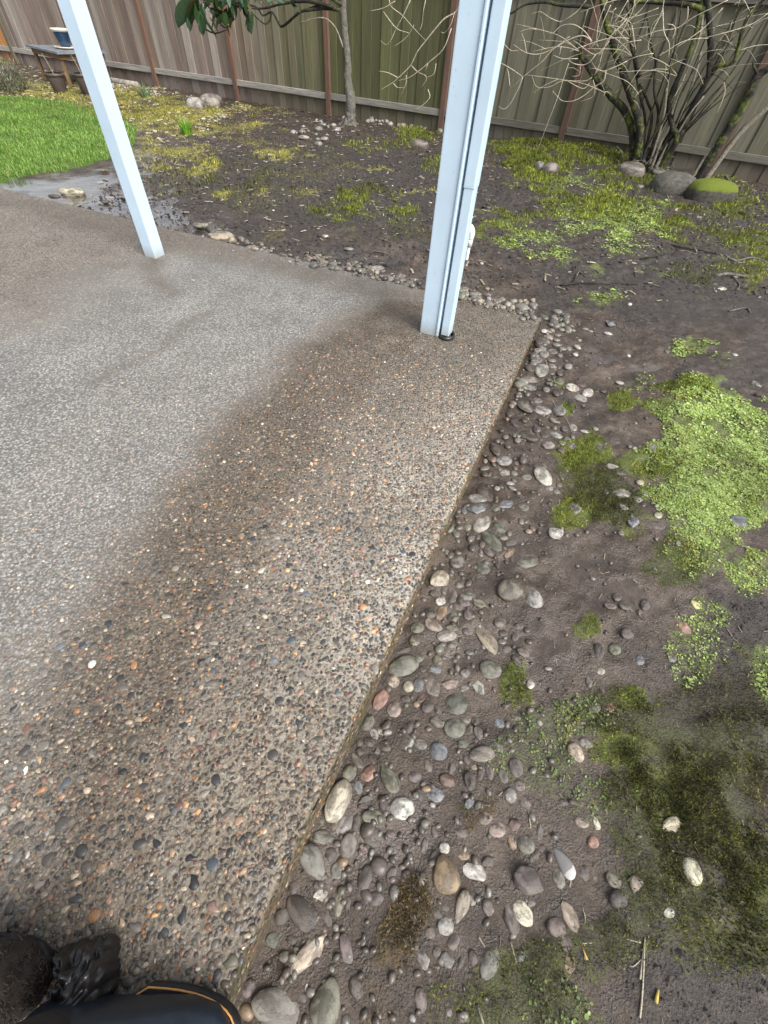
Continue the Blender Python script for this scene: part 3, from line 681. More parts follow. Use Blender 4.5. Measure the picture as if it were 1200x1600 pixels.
[-0.742,3.992,0.018,0.011,0.011,1.188,"l"],
[-0.25,3.778,0.022,0.021,0.011,2.506,"p"],
[-0.037,3.619,0.017,0.016,0.011,3.003,"p"],
[-0.123,3.509,0.016,0.01,0.007,2.766,"g"],
[-0.405,3.633,0.02,0.016,0.009,0.554,"o"],
[-0.401,3.725,0.032,0.026,0.014,2.01,"o"],
[-0.693,3.837,0.019,0.018,0.01,2.883,"p"],
[-0.028,3.53,0.018,0.012,0.012,1.556,"t"],
[-0.14,3.56,0.012,0.01,0.006,1.641,"g"],
[-0.047,3.453,0.019,0.015,0.009,2.528,"v"],
[-0.135,3.624,0.015,0.011,0.006,0.207,"l"],
[-0.138,3.653,0.019,0.013,0.013,2.79,"v"],
[0.049,3.544,0.011,0.008,0.005,3.094,"g"],
[-0.24,3.617,0.01,0.008,0.006,1.14,"o"],
[-0.673,3.797,0.026,0.016,0.017,1.253,"p"],
[-0.371,3.797,0.018,0.017,0.007,2.162,"g"],
[-0.453,3.812,0.025,0.023,0.014,1.92,"p"],
[0.005,3.677,0.016,0.015,0.007,2.896,"g"],
[-0.574,3.769,0.039,0.03,0.018,2.651,"g"],
[-0.229,3.504,0.02,0.019,0.01,2.966,"p"],
[-0.582,3.807,0.018,0.014,0.009,2.321,"o"],
[-0.818,3.922,0.021,0.018,0.012,1.626,"g"],
[-0.663,3.788,0.03,0.019,0.014,2.331,"p"],
[0.064,3.506,0.01,0.006,0.006,1.446,"t"],
[-0.373,3.711,0.014,0.011,0.009,1.743,"g"],
[0.029,3.455,0.039,0.031,0.024,1.365,"g"],
[-0.616,3.8,0.015,0.009,0.008,0.322,"d"],
[-0.33,3.663,0.018,0.011,0.012,2.802,"o"],
[-0.496,3.774,0.026,0.017,0.011,1.365,"d"],
[-0.662,3.78,0.011,0.008,0.006,1.452,"l"],
[-0.203,3.614,0.018,0.014,0.011,2.293,"g"],
[-0.738,3.865,0.011,0.006,0.005,0.168,"g"],
[-0.415,3.826,0.021,0.017,0.012,1.528,"v"],
[-0.757,3.974,0.017,0.015,0.01,1.956,"o"],
[0.042,3.514,0.014,0.009,0.01,0.887,"t"],
[-0.027,3.639,0.028,0.022,0.013,0.363,"g"],
[-0.07,3.615,0.023,0.015,0.013,2.421,"d"],
[-0.658,3.68,0.022,0.02,0.01,2.983,"t"],
[-0.635,3.757,0.025,0.016,0.012,1.25,"g"],
[-0.237,3.703,0.009,0.008,0.005,2.336,"v"],
[-0.58,3.691,0.016,0.013,0.007,1.992,"o"],
[-0.277,3.771,0.018,0.013,0.011,0.127,"g"],
[-0.341,3.705,0.017,0.016,0.012,0.78,"v"],
[-0.677,3.634,0.016,0.012,0.008,1.022,"d"],
[-0.695,3.842,0.026,0.017,0.013,0.251,"l"],
[-0.302,3.672,0.023,0.019,0.012,0.544,"o"],
[-0.669,3.895,0.019,0.014,0.012,1.945,"g"],
[-0.142,3.633,0.02,0.014,0.012,0.5,"g"],
[-0.063,3.515,0.021,0.014,0.012,0.826,"t"],
[-0.648,3.897,0.023,0.018,0.013,0.43,"o"],
[-0.659,3.752,0.02,0.016,0.01,0.569,"l"],
[-0.183,3.484,0.016,0.014,0.01,1.584,"o"],
[-0.786,3.821,0.014,0.013,0.006,0.628,"o"],
[-0.729,3.872,0.025,0.018,0.012,1.041,"o"],
[0.121,3.619,0.015,0.01,0.009,0.686,"g"],
[-0.571,3.858,0.017,0.01,0.009,1.495,"l"],
[-0.553,3.741,0.018,0.016,0.012,1.262,"v"],
[-0.699,3.747,0.009,0.007,0.004,0.632,"t"],
[-0.486,3.739,0.022,0.02,0.01,2.101,"v"],
[-0.768,3.908,0.014,0.012,0.008,1.757,"v"],
[-0.505,3.684,0.022,0.018,0.011,2.299,"o"],
[-0.339,3.525,0.016,0.014,0.009,0.067,"d"],
[-0.001,3.506,0.017,0.015,0.007,1.037,"d"],
[0.079,3.402,0.028,0.025,0.017,2.499,"g"],
[-0.604,3.768,0.013,0.012,0.007,1.314,"o"],
[-0.045,3.625,0.013,0.011,0.005,0.247,"p"],
[-0.705,3.828,0.022,0.021,0.013,2.574,"o"],
[-0.158,3.724,0.025,0.017,0.011,3.024,"g"],
[-0.687,3.755,0.017,0.011,0.008,2.305,"o"],
[-0.474,3.639,0.012,0.009,0.007,0.28,"g"],
[-0.652,3.654,0.021,0.013,0.009,0.794,"o"],
[-0.275,3.608,0.017,0.015,0.008,1.503,"g"],
[-0.087,3.619,0.016,0.013,0.01,2.886,"t"],
[-0.323,3.677,0.023,0.014,0.014,2.366,"g"],
[-0.675,3.868,0.019,0.016,0.008,2.846,"o"],
[0.564,3.363,0.031,0.029,0.014,2.458,"g"],
[0.823,3.245,0.015,0.01,0.009,0.484,"o"],
[0.945,3.234,0.02,0.016,0.012,2.621,"g"],
[0.52,3.327,0.022,0.018,0.011,2.733,"o"],
[0.708,3.148,0.016,0.012,0.009,1.73,"g"],
[0.553,3.41,0.026,0.017,0.014,0.313,"g"],
[0.873,3.27,0.019,0.013,0.008,2.186,"g"],
[0.571,3.498,0.012,0.011,0.006,0.194,"g"],
[0.586,3.228,0.036,0.033,0.016,2.954,"o"],
[0.602,3.343,0.021,0.018,0.013,0.232,"v"],
[0.744,3.178,0.014,0.009,0.006,0.193,"o"],
[0.962,3.276,0.014,0.013,0.008,0.521,"p"],
[0.663,3.392,0.027,0.024,0.019,2.3,"g"],
[0.744,3.261,0.017,0.013,0.007,2.95,"o"],
[0.425,3.419,0.013,0.011,0.008,3.016,"l"],
[0.605,3.328,0.023,0.016,0.011,2.695,"g"],
[0.447,3.301,0.015,0.01,0.007,2.713,"g"],
[0.577,3.412,0.019,0.012,0.008,2.668,"t"],
[0.818,3.155,0.01,0.008,0.005,2.42,"v"],
[0.747,3.223,0.01,0.008,0.006,1.91,"t"],
[0.6,3.29,0.034,0.029,0.017,2.792,"t"],
[0.683,3.329,0.023,0.017,0.01,1.475,"d"],
[0.507,3.478,0.021,0.014,0.012,1.515,"p"],
[0.466,3.528,0.01,0.009,0.007,2.019,"v"],
[1.006,3.368,0.021,0.017,0.009,2.34,"p"],
[0.673,3.21,0.028,0.02,0.018,2.854,"p"],
[0.452,3.393,0.03,0.021,0.014,2.258,"d"],
[0.704,3.306,0.008,0.007,0.004,1.954,"t"],
[0.669,3.35,0.014,0.009,0.008,2.719,"g"],
[0.801,3.269,0.031,0.023,0.021,3.073,"l"],
[0.579,3.279,0.019,0.014,0.009,1.538,"d"],
[0.392,3.43,0.016,0.011,0.011,1.097,"o"],
[0.841,3.336,0.025,0.021,0.014,2.297,"o"],
[0.578,3.426,0.033,0.027,0.015,0.961,"g"],
[0.49,3.397,0.021,0.013,0.012,0.343,"d"],
[0.54,3.216,0.028,0.019,0.019,0.328,"v"],
[0.913,3.367,0.024,0.02,0.014,1.508,"t"],
[0.895,3.058,0.02,0.019,0.014,2.352,"o"],
[0.754,3.197,0.016,0.015,0.008,1.475,"g"],
[0.892,3.184,0.012,0.009,0.008,0.697,"o"],
[0.875,3.147,0.023,0.015,0.01,0.82,"p"],
[0.762,3.242,0.018,0.012,0.01,1.609,"v"],
[0.595,3.292,0.021,0.015,0.012,2.172,"o"],
[0.491,3.397,0.018,0.014,0.01,1.777,"v"],
[0.664,3.33,0.026,0.018,0.013,1.898,"l"],
[0.399,3.518,0.019,0.016,0.008,2.626,"v"],
[0.85,3.279,0.016,0.015,0.011,1.192,"d"],
[0.394,3.467,0.018,0.014,0.011,0.35,"d"],
[0.934,3.125,0.024,0.023,0.017,0.061,"o"],
[0.98,3.201,0.014,0.011,0.006,2.881,"o"],
[0.718,3.172,0.027,0.018,0.015,1.191,"o"],
[0.777,3.248,0.017,0.015,0.008,1.559,"t"],
[0.585,3.351,0.024,0.022,0.014,2.785,"l"],
[0.645,3.29,0.015,0.009,0.006,1.478,"o"],
[0.502,3.508,0.036,0.032,0.016,2.425,"p"],
[0.375,3.497,0.019,0.016,0.011,2.53,"t"],
[0.45,3.497,0.026,0.016,0.018,1.456,"l"],
[0.486,3.332,0.024,0.019,0.012,0.61,"o"],
[0.864,2.996,0.025,0.022,0.011,0.78,"l"],
[0.437,3.56,0.015,0.013,0.007,1.08,"o"],
[0.462,3.461,0.018,0.016,0.01,0.765,"g"],
[0.501,3.405,0.02,0.017,0.008,2.5,"g"],
[0.735,3.151,0.015,0.013,0.01,1.453,"t"],
[0.506,3.367,0.018,0.012,0.01,1.298,"g"],
[0.91,3.197,0.016,0.013,0.008,2.173,"g"],
[0.542,3.382,0.016,0.01,0.009,2.35,"g"],
[0.369,3.385,0.009,0.006,0.006,0.087,"l"],
[0.731,3.225,0.008,0.006,0.005,1.666,"g"],
[0.571,3.3,0.032,0.027,0.015,2.663,"g"],
[0.487,3.477,0.019,0.014,0.012,0.626,"o"],
[0.473,3.623,0.027,0.021,0.018,0.935,"d"],
[0.465,3.502,0.028,0.019,0.015,1.243,"o"],
[0.541,3.483,0.012,0.01,0.008,2.75,"g"],
[0.546,3.454,0.015,0.009,0.008,0.741,"d"],
[0.89,3.262,0.016,0.013,0.008,2.887,"g"],
[0.742,3.271,0.019,0.017,0.008,1.313,"v"],
[0.708,3.265,0.021,0.014,0.011,2.881,"t"],
[0.713,3.327,0.023,0.021,0.013,2.826,"g"],
[0.785,3.246,0.019,0.015,0.008,2.107,"o"],
[0.89,3.215,0.016,0.01,0.009,2.535,"g"],
[0.436,3.602,0.028,0.024,0.016,1.686,"p"],
[0.417,3.441,0.021,0.014,0.01,1.424,"l"],
[0.547,3.361,0.021,0.014,0.014,2.858,"v"],
[0.615,3.191,0.014,0.009,0.009,0.738,"g"],
[0.798,3.292,0.016,0.013,0.007,0.959,"o"],
[0.796,3.128,0.013,0.009,0.006,2.14,"p"],
[0.509,3.484,0.017,0.012,0.011,0.145,"o"],
[0.885,3.104,0.013,0.012,0.009,2.803,"o"],
[0.757,3.22,0.025,0.017,0.014,2.848,"p"],
[0.698,3.222,0.037,0.023,0.021,2.929,"p"],
[0.465,3.464,0.017,0.015,0.008,2.409,"l"],
[0.563,3.3,0.019,0.012,0.013,1.396,"v"],
[0.914,3.031,0.017,0.012,0.01,1.194,"t"],
[0.481,3.468,0.023,0.021,0.012,2.842,"o"],
[1.006,3.313,0.032,0.022,0.015,2.892,"g"],
[0.838,3.173,0.013,0.011,0.007,2.084,"g"],
[0.855,3.08,0.017,0.014,0.011,0.287,"o"],
[0.434,3.648,0.017,0.011,0.009,3.039,"t"],
[0.529,3.288,0.017,0.016,0.007,2.204,"o"],
[0.428,3.388,0.027,0.025,0.013,1.62,"l"],
[0.406,3.48,0.038,0.032,0.022,2.414,"t"],
[0.334,3.408,0.017,0.016,0.007,1.159,"o"],
[0.655,3.291,0.017,0.011,0.01,2.95,"t"],
[0.913,3.167,0.017,0.014,0.009,2.407,"g"],
[0.829,3.227,0.032,0.02,0.021,1.592,"t"],
[0.792,3.276,0.024,0.015,0.013,0.766,"o"],
[0.945,3.231,0.023,0.015,0.013,0.331,"o"],
[0.882,3.198,0.02,0.018,0.014,1.917,"g"],
[0.464,3.422,0.021,0.016,0.01,2.381,"o"],
[0.65,3.25,0.033,0.02,0.018,2.056,"g"],
[0.689,3.195,0.019,0.012,0.008,0.387,"v"],
[0.578,3.342,0.027,0.025,0.016,1.375,"o"],
[0.704,3.171,0.023,0.021,0.013,2.233,"o"],
[0.699,3.35,0.02,0.016,0.011,0.212,"g"],
[0.872,3.195,0.017,0.013,0.007,1.417,"v"],
[0.769,3.182,0.012,0.007,0.007,1.371,"g"],
[0.628,3.147,0.021,0.017,0.012,0.803,"p"],
[0.585,3.277,0.013,0.012,0.009,0.943,"o"],
[0.582,3.183,0.014,0.01,0.006,1.455,"l"],
[0.991,3.315,0.024,0.015,0.012,1.662,"d"],
[0.766,3.346,0.019,0.014,0.009,1.537,"o"],
[0.505,3.416,0.035,0.031,0.016,1.208,"l"],
[0.541,3.332,0.021,0.019,0.014,2.782,"o"],
[0.947,3.367,0.023,0.015,0.011,1.09,"t"],
[0.659,3.257,0.027,0.019,0.012,2.574,"t"],
[0.849,3.177,0.024,0.017,0.015,2.402,"o"],
[0.702,3.327,0.018,0.016,0.008,0.749,"g"],
[0.395,3.303,0.018,0.017,0.012,2.408,"o"],
[0.838,3.197,0.012,0.011,0.007,3.074,"o"],
[0.6,3.415,0.022,0.018,0.015,0.189,"g"],
[0.449,3.524,0.019,0.013,0.013,2.554,"g"],
[0.633,3.193,0.016,0.011,0.007,2.569,"g"],
[0.6,3.378,0.024,0.02,0.01,2.096,"o"],
[0.464,3.624,0.027,0.021,0.014,1.967,"g"],
[0.8,3.198,0.013,0.011,0.007,0.49,"v"],
[0.913,3.064,0.011,0.01,0.007,0.847,"d"],
[0.731,3.238,0.019,0.018,0.008,1.207,"o"],
[0.401,3.299,0.032,0.023,0.015,2.044,"o"],
[0.921,3.171,0.017,0.016,0.008,3.051,"g"],
[0.898,3.217,0.018,0.017,0.012,0.069,"o"],
[0.794,3.237,0.018,0.017,0.008,2.409,"g"],
[0.49,3.51,0.031,0.024,0.019,2.629,"l"],
[0.935,3.08,0.03,0.023,0.015,0.803,"v"],
[0.593,3.291,0.024,0.021,0.014,2.609,"t"],
[0.477,3.43,0.016,0.015,0.01,2.655,"g"],
[0.797,3.235,0.02,0.017,0.01,2.788,"d"],
[0.815,3.132,0.027,0.024,0.013,2.083,"t"],
[0.926,3.135,0.014,0.012,0.006,2.127,"o"],
[0.674,3.522,0.022,0.02,0.015,0.666,"p"],
[0.7,3.243,0.025,0.024,0.016,1.081,"d"],
[0.935,3.209,0.02,0.013,0.011,0.067,"g"],
[0.663,3.38,0.023,0.02,0.012,0.818,"d"],
[0.673,3.35,0.016,0.013,0.01,0.728,"g"],
[0.9,3.228,0.055,0.05,0.023,2.181,"g"],
[0.786,3.159,0.018,0.012,0.011,2.886,"t"],
[0.694,3.177,0.014,0.011,0.006,2.977,"t"],
[0.667,3.329,0.021,0.018,0.009,1.698,"o"],
[0.933,3.116,0.02,0.017,0.008,2.532,"d"],
[0.539,3.404,0.029,0.024,0.017,2.139,"o"],
[0.394,3.304,0.022,0.018,0.011,2.407,"t"],
[0.689,3.135,0.014,0.009,0.008,2.169,"p"],
[0.598,3.322,0.019,0.013,0.011,0.922,"p"],
[0.577,3.35,0.016,0.013,0.009,0.511,"p"],
[0.857,3.18,0.03,0.024,0.016,2.603,"d"],
[0.626,3.239,0.016,0.011,0.009,0.209,"v"],
[0.734,3.318,0.031,0.03,0.017,1.859,"g"],
[0.583,3.302,0.022,0.014,0.01,0.769,"o"],
[0.708,3.234,0.019,0.016,0.009,2.346,"g"],
[0.861,3.344,0.029,0.021,0.016,0.601,"l"],
[0.447,3.268,0.048,0.036,0.029,1.393,"o"],
[0.6,3.312,0.023,0.014,0.016,0.875,"g"],
[0.406,3.359,0.016,0.01,0.01,2.661,"l"],
[0.789,3.116,0.018,0.015,0.01,2.145,"v"],
[0.381,3.348,0.017,0.014,0.007,2.512,"g"],
[0.598,3.539,0.015,0.014,0.01,0.419,"d"],
[0.476,3.315,0.013,0.012,0.009,2.423,"o"],
[0.516,3.211,0.015,0.011,0.006,1.912,"o"],
[0.56,3.313,0.013,0.009,0.009,2.517,"v"],
[0.841,3.298,0.025,0.017,0.013,2.914,"g"],
[0.535,3.33,0.017,0.014,0.008,0.173,"o"],
[0.864,3.146,0.021,0.018,0.013,0.508,"p"],
[0.709,3.509,0.014,0.011,0.008,2.825,"g"],
[0.357,3.451,0.02,0.016,0.013,2.582,"v"],
[0.842,3.241,0.021,0.016,0.012,0.568,"o"],
[0.779,3.373,0.028,0.026,0.012,1.374,"l"],
[0.58,3.255,0.018,0.013,0.011,0.092,"g"],
[0.546,3.179,0.016,0.012,0.011,1.819,"d"],
[0.419,3.469,0.02,0.018,0.013,0.366,"d"],
[0.796,3.275,0.021,0.015,0.011,2.352,"g"],
[0.524,3.282,0.023,0.015,0.01,1.129,"l"],
[0.868,3.278,0.022,0.02,0.015,1.16,"t"],
[1.124,3.139,0.015,0.009,0.01,0.599,"t"],
[1.137,2.89,0.01,0.007,0.005,0.227,"d"],
[1.046,3.115,0.04,0.031,0.018,2.374,"o"],
[0.938,3.02,0.03,0.021,0.019,2.305,"g"],
[1.129,3.002,0.019,0.018,0.011,2.908,"o"],
[0.939,3.091,0.03,0.023,0.015,1.918,"g"],
[1.01,3.386,0.024,0.02,0.013,0.842,"t"],
[0.818,3.133,0.025,0.022,0.011,0.386,"o"],
[1.152,3.093,0.028,0.018,0.015,2.458,"p"],
[1.102,3.054,0.033,0.027,0.022,2.885,"v"],
[1.077,3.009,0.024,0.021,0.016,2.448,"g"],
[1.179,2.945,0.024,0.022,0.015,2.309,"o"],
[1.225,3.022,0.021,0.014,0.01,2.82,"o"],
[0.93,3.282,0.012,0.011,0.005,1.901,"t"],
[1.197,2.976,0.013,0.01,0.008,1.189,"g"],
[0.954,3.342,0.027,0.022,0.014,1.451,"p"],
[0.903,3.018,0.016,0.011,0.01,1.519,"o"],
[1.288,3.056,0.011,0.009,0.007,1.469,"o"],
[0.961,3.348,0.012,0.008,0.005,0.251,"o"],
[1.194,2.966,0.024,0.022,0.014,3.02,"l"],
[1.213,3.151,0.03,0.026,0.018,1.728,"g"],
[1.113,3.001,0.035,0.033,0.023,1.322,"g"],
[1.161,3.098,0.017,0.011,0.008,0.307,"o"],
[0.986,3.264,0.04,0.033,0.026,1.766,"g"],
[0.895,3.153,0.029,0.024,0.013,2.229,"o"],
[1.192,3.062,0.038,0.027,0.021,1.5,"o"],
[0.869,3.22,0.023,0.019,0.011,0.047,"o"],
[0.96,3.194,0.02,0.013,0.01,1.324,"o"],
[1.186,3.012,0.018,0.013,0.012,2.889,"p"],
[0.921,3.149,0.025,0.018,0.01,1.071,"d"],
[1.169,3.227,0.036,0.034,0.015,0.558,"l"],
[1.113,3.099,0.03,0.026,0.014,2.217,"v"],
[1.187,2.959,0.039,0.025,0.024,1.751,"g"],
[1.099,3.136,0.01,0.008,0.006,2.393,"g"],
[1.166,3.084,0.028,0.018,0.019,0.601,"g"],
[1.109,3.033,0.016,0.014,0.01,0.446,"t"],
[0.886,3.147,0.035,0.022,0.023,1.191,"v"],
[1.159,3.218,0.03,0.024,0.018,2.012,"g"],
[1.003,3.072,0.021,0.016,0.009,1.064,"l"],
[1.127,3.141,0.031,0.026,0.022,1.028,"g"],
[1.094,3.109,0.013,0.01,0.008,1.41,"v"],
[1.2,3.192,0.022,0.016,0.011,2.101,"o"],
[1.159,3.025,0.027,0.022,0.015,1.02,"o"],
[1.228,2.966,0.017,0.016,0.007,0.727,"g"],
[1.112,3.012,0.01,0.006,0.006,1.101,"d"],
[1.126,3.093,0.028,0.024,0.017,1.011,"t"],
[0.973,3.151,0.015,0.009,0.006,0.799,"g"],
[0.886,3.169,0.033,0.025,0.018,0.608,"o"],
[1.113,3.061,0.031,0.029,0.013,1.321,"g"],
[0.886,2.566,0.016,0.012,0.007,2.92,"v"],
[1.07,2.936,0.024,0.019,0.016,0.238,"o"],
[1.012,2.809,0.018,0.014,0.011,0.016,"g"],
[1.038,2.857,0.028,0.026,0.017,2.694,"p"],
[0.953,2.711,0.026,0.02,0.017,2.181,"v"],
[0.88,2.541,0.016,0.013,0.01,2.553,"t"],
[0.969,2.703,0.028,0.025,0.011,2.304,"g"],
[1.027,2.845,0.015,0.012,0.008,2.892,"g"],
[0.872,2.562,0.015,0.01,0.01,2.824,"d"],
[0.917,2.651,0.027,0.017,0.011,0.387,"v"],
[0.928,2.667,0.026,0.025,0.017,2.634,"t"],
[0.779,2.267,0.02,0.013,0.011,1.706,"l"],
[0.853,2.473,0.018,0.016,0.011,0.191,"v"],
[0.912,2.63,0.01,0.009,0.007,2.967,"o"],
[0.766,2.275,0.025,0.016,0.017,0.673,"g"],
[0.913,2.609,0.021,0.016,0.009,0.401,"g"],
[0.765,2.271,0.018,0.016,0.011,2.595,"o"],
[0.886,2.519,0.02,0.017,0.012,2.487,"g"],
[0.85,2.444,0.013,0.01,0.006,1.04,"g"],
[0.788,2.322,0.015,0.01,0.008,2.679,"d"],
[0.927,2.658,0.022,0.017,0.012,1.572,"o"],
[1.093,2.99,0.023,0.016,0.011,3.07,"d"],
[1.049,2.869,0.012,0.011,0.007,1.226,"g"],
[0.773,2.255,0.034,0.023,0.017,2.492,"o"],
[0.882,2.572,0.018,0.016,0.007,0.305,"g"],
[0.751,2.234,0.018,0.013,0.012,1.447,"g"],
[0.696,2.102,0.024,0.017,0.015,2.697,"g"],
[0.88,2.513,0.022,0.019,0.013,2.212,"g"],
[0.8,2.346,0.019,0.012,0.008,0.341,"v"],
[0.975,2.777,0.024,0.019,0.012,1.111,"g"],
[0.873,2.519,0.021,0.018,0.011,1.305,"o"],
[0.794,2.315,0.013,0.012,0.007,2.397,"o"],
[0.781,2.308,0.036,0.029,0.015,2.324,"l"],
[0.82,2.38,0.019,0.014,0.008,1.109,"o"],
[1.018,2.854,0.012,0.012,0.005,0.795,"d"],
[1.028,2.858,0.009,0.007,0.004,1.231,"l"],
[0.737,2.2,0.016,0.012,0.008,0.103,"d"],
[0.795,2.328,0.03,0.019,0.019,2.781,"g"],
[0.94,2.665,0.029,0.023,0.019,0.299,"g"],
[0.761,2.271,0.042,0.033,0.022,3.03,"o"],
[1.033,2.9,0.016,0.013,0.011,2.609,"p"],
[0.914,2.585,0.01,0.009,0.005,1.214,"d"],
[0.748,2.183,0.018,0.015,0.009,1.955,"g"],
[0.766,2.232,0.011,0.01,0.006,1.809,"t"],
[0.971,2.712,0.014,0.01,0.007,0.803,"v"],
[0.079,10.726,0.032,0.025,0.019,1.353,"t"],
[-0.076,10.478,0.07,0.056,0.042,2.049,"t"],
[-0.358,10.575,0.061,0.049,0.036,2.583,"t"],
[-0.534,10.853,0.058,0.046,0.035,2.941,"g"],
[0.077,10.474,0.061,0.049,0.037,1.575,"l"],
[-0.779,10.452,0.068,0.054,0.041,1.624,"l"],
[-0.275,10.4,0.059,0.047,0.036,1.96,"t"],
[-0.285,10.411,0.034,0.027,0.02,2.132,"l"],
[0.094,10.511,0.048,0.039,0.029,2.567,"l"],
[0.261,10.301,0.072,0.057,0.043,2.087,"l"],
[-0.823,10.766,0.059,0.047,0.035,0.428,"t"],
[0.465,9.919,0.063,0.051,0.038,2.123,"l"],
[-0.173,10.391,0.057,0.045,0.034,2.92,"l"],
[0.35,10.321,0.055,0.044,0.033,2.166,"l"],
[-0.112,10.391,0.054,0.044,0.033,1.912,"l"],
[-0.099,10.621,0.043,0.035,0.026,1.351,"l"],
[-0.119,10.509,0.073,0.058,0.044,2.015,"l"],
[-0.162,10.558,0.031,0.025,0.019,0.188,"t"],
[-0.146,10.399,0.043,0.034,0.026,1.091,"g"],
[0.061,10.394,0.054,0.043,0.032,2.063,"l"],
[0.073,10.338,0.036,0.029,0.022,1.041,"l"],
[0.194,10.637,0.064,0.052,0.039,0.487,"l"],
[-0.112,10.605,0.036,0.029,0.022,0.627,"l"],
[-0.198,10.333,0.057,0.045,0.034,0.652,"t"],
[-0.562,10.702,0.071,0.057,0.043,2.828,"l"],
[-0.767,10.534,0.059,0.047,0.036,0.242,"l"],
[-0.795,10.706,0.075,0.06,0.045,2.828,"l"],
[-0.505,10.504,0.039,0.031,0.023,0.884,"t"],
[0.108,10.462,0.051,0.041,0.031,2.035,"l"],
[0.197,10.204,0.046,0.037,0.027,2.036,"g"],
[-0.614,10.354,0.044,0.036,0.027,2.55,"l"],
[-0.242,10.422,0.061,0.049,0.037,2.638,"l"],
[-0.429,10.362,0.067,0.054,0.04,1.382,"l"],
[-0.63,10.635,0.037,0.029,0.022,1.189,"l"],
[-0.035,10.627,0.06,0.048,0.036,1.961,"g"],
[-0.61,10.596,0.033,0.027,0.02,2.78,"t"],
[-0.05,10.384,0.061,0.049,0.037,0.032,"l"],
[-0.178,10.333,0.034,0.027,0.021,0.988,"l"],
[-0.638,10.509,0.046,0.037,0.027,2.315,"l"],
[-0.583,10.485,0.042,0.034,0.025,0.099,"l"],
[-0.708,10.602,0.038,0.03,0.023,1.292,"l"],
[0.315,10.465,0.056,0.045,0.033,1.345,"t"],
[-0.2,10.408,0.05,0.04,0.03,1.413,"l"],
[0.359,10.343,0.052,0.042,0.031,0.001,"g"],
[0.111,10.625,0.037,0.03,0.022,1.745,"l"],
[0.338,10.517,0.058,0.046,0.035,0.849,"l"],
[0.49,10.15,0.066,0.053,0.039,2.216,"l"],
[0.325,10.485,0.055,0.044,0.033,2.247,"l"],
[0.179,10.426,0.044,0.035,0.026,0.739,"l"],
[-0.491,10.551,0.061,0.049,0.037,0.628,"l"],
[-0.02,10.331,0.067,0.053,0.04,0.481,"l"],
[-0.796,10.642,0.074,0.059,0.045,0.538,"l"],
[0.254,10.295,0.045,0.036,0.027,1.915,"g"],
[0.178,10.359,0.059,0.047,0.036,0.121,"l"],
[-0.646,10.672,0.069,0.056,0.042,0.632,"l"],
[0.416,10.182,0.073,0.059,0.044,1.69,"l"],
[-0.043,10.591,0.056,0.045,0.034,0.943,"l"],
[-0.536,10.753,0.056,0.045,0.033,1.745,"l"],
[-0.835,10.448,0.066,0.053,0.04,0.262,"l"],
[0.134,10.216,0.036,0.029,0.021,0.781,"l"],
[-1.583,9.745,0.039,0.032,0.024,2.072,"l"],
[-1.563,8.962,0.028,0.022,0.017,0.104,"l"],
[-1.387,8.984,0.029,0.023,0.017,0.714,"w"],
[-1.729,10.196,0.027,0.021,0.016,2.657,"w"],
[-1.428,8.24,0.049,0.039,0.029,2.585,"g"],
[-1.765,8.896,0.059,0.048,0.036,0.612,"g"],
[-1.727,9.985,0.032,0.026,0.019,1.664,"l"],
[-1.716,8.516,0.054,0.044,0.033,2.136,"l"],
[-1.376,8.145,0.056,0.045,0.034,1.39,"l"],
[-1.905,8.891,0.06,0.048,0.036,0.932,"l"],
[-1.638,9.464,0.029,0.023,0.017,2.47,"w"],
[-1.381,9.726,0.052,0.041,0.031,0.737,"l"],
[-1.793,10.424,0.036,0.029,0.021,1.405,"w"],
[-1.863,8.856,0.028,0.022,0.017,2.324,"l"],
[-1.264,9.394,0.057,0.046,0.034,0.881,"l"],
[-1.462,9.621,0.026,0.02,0.015,2.579,"l"],
[-1.243,9.262,0.027,0.021,0.016,1.23,"l"],
[-1.56,9.333,0.054,0.043,0.032,1.692,"w"],
[-1.304,10.623,0.051,0.041,0.031,0.713,"l"],
[-1.881,9.61,0.033,0.026,0.02,1.405,"w"],
[-1.542,9.721,0.047,0.038,0.028,1.14,"l"],
[-1.466,8.543,0.044,0.036,0.027,1.969,"l"],
[-1.663,10.122,0.049,0.039,0.029,1.42,"l"],
[-1.346,9.364,0.031,0.025,0.019,1.246,"g"],
[-1.329,9.487,0.032,0.026,0.019,0.358,"g"],
[-1.727,9.198,0.036,0.029,0.022,1.912,"g"],
[-0.159,-0.269,0.011,0.009,0.007,2.287,"o"],
[-0.035,-0.017,0.011,0.009,0.007,2.238,"o"],
[0.512,0.977,0.009,0.008,0.006,1.354,"d"],
[1.021,2.274,0.01,0.008,0.006,0.101,"v"],
[0.619,1.631,0.011,0.008,0.006,2.487,"d"],
[-0.106,-0.155,0.011,0.009,0.006,1.684,"o"],
[0.735,1.858,0.01,0.008,0.006,1.971,"d"],
[0.757,1.309,0.008,0.006,0.005,2.854,"o"],
[0.032,0.134,0.01,0.008,0.006,2.915,"g"],
[0.654,1.661,0.012,0.009,0.007,0.415,"d"],
[1.112,2.304,0.009,0.007,0.005,1.743,"d"],
[0.399,1.094,0.013,0.01,0.008,2.959,"d"],
[0.225,0.662,0.007,0.006,0.004,1.029,"o"],
[1.368,2.303,0.012,0.009,0.007,0.998,"v"],
[0.253,0.414,0.006,0.005,0.004,2.961,"d"],
[-0.015,0.074,0.007,0.006,0.004,0.747,"g"],
[0.395,1.143,0.01,0.008,0.006,2.728,"v"],
[0.353,0.617,0.008,0.006,0.005,1.268,"g"],
[0.343,0.562,0.011,0.009,0.006,1.101,"g"],
[0.412,0.795,0.011,0.009,0.007,2.957,"g"],
[0.498,0.971,0.012,0.009,0.007,0.977,"v"],
[0.061,0.161,0.011,0.009,0.007,2.597,"d"],
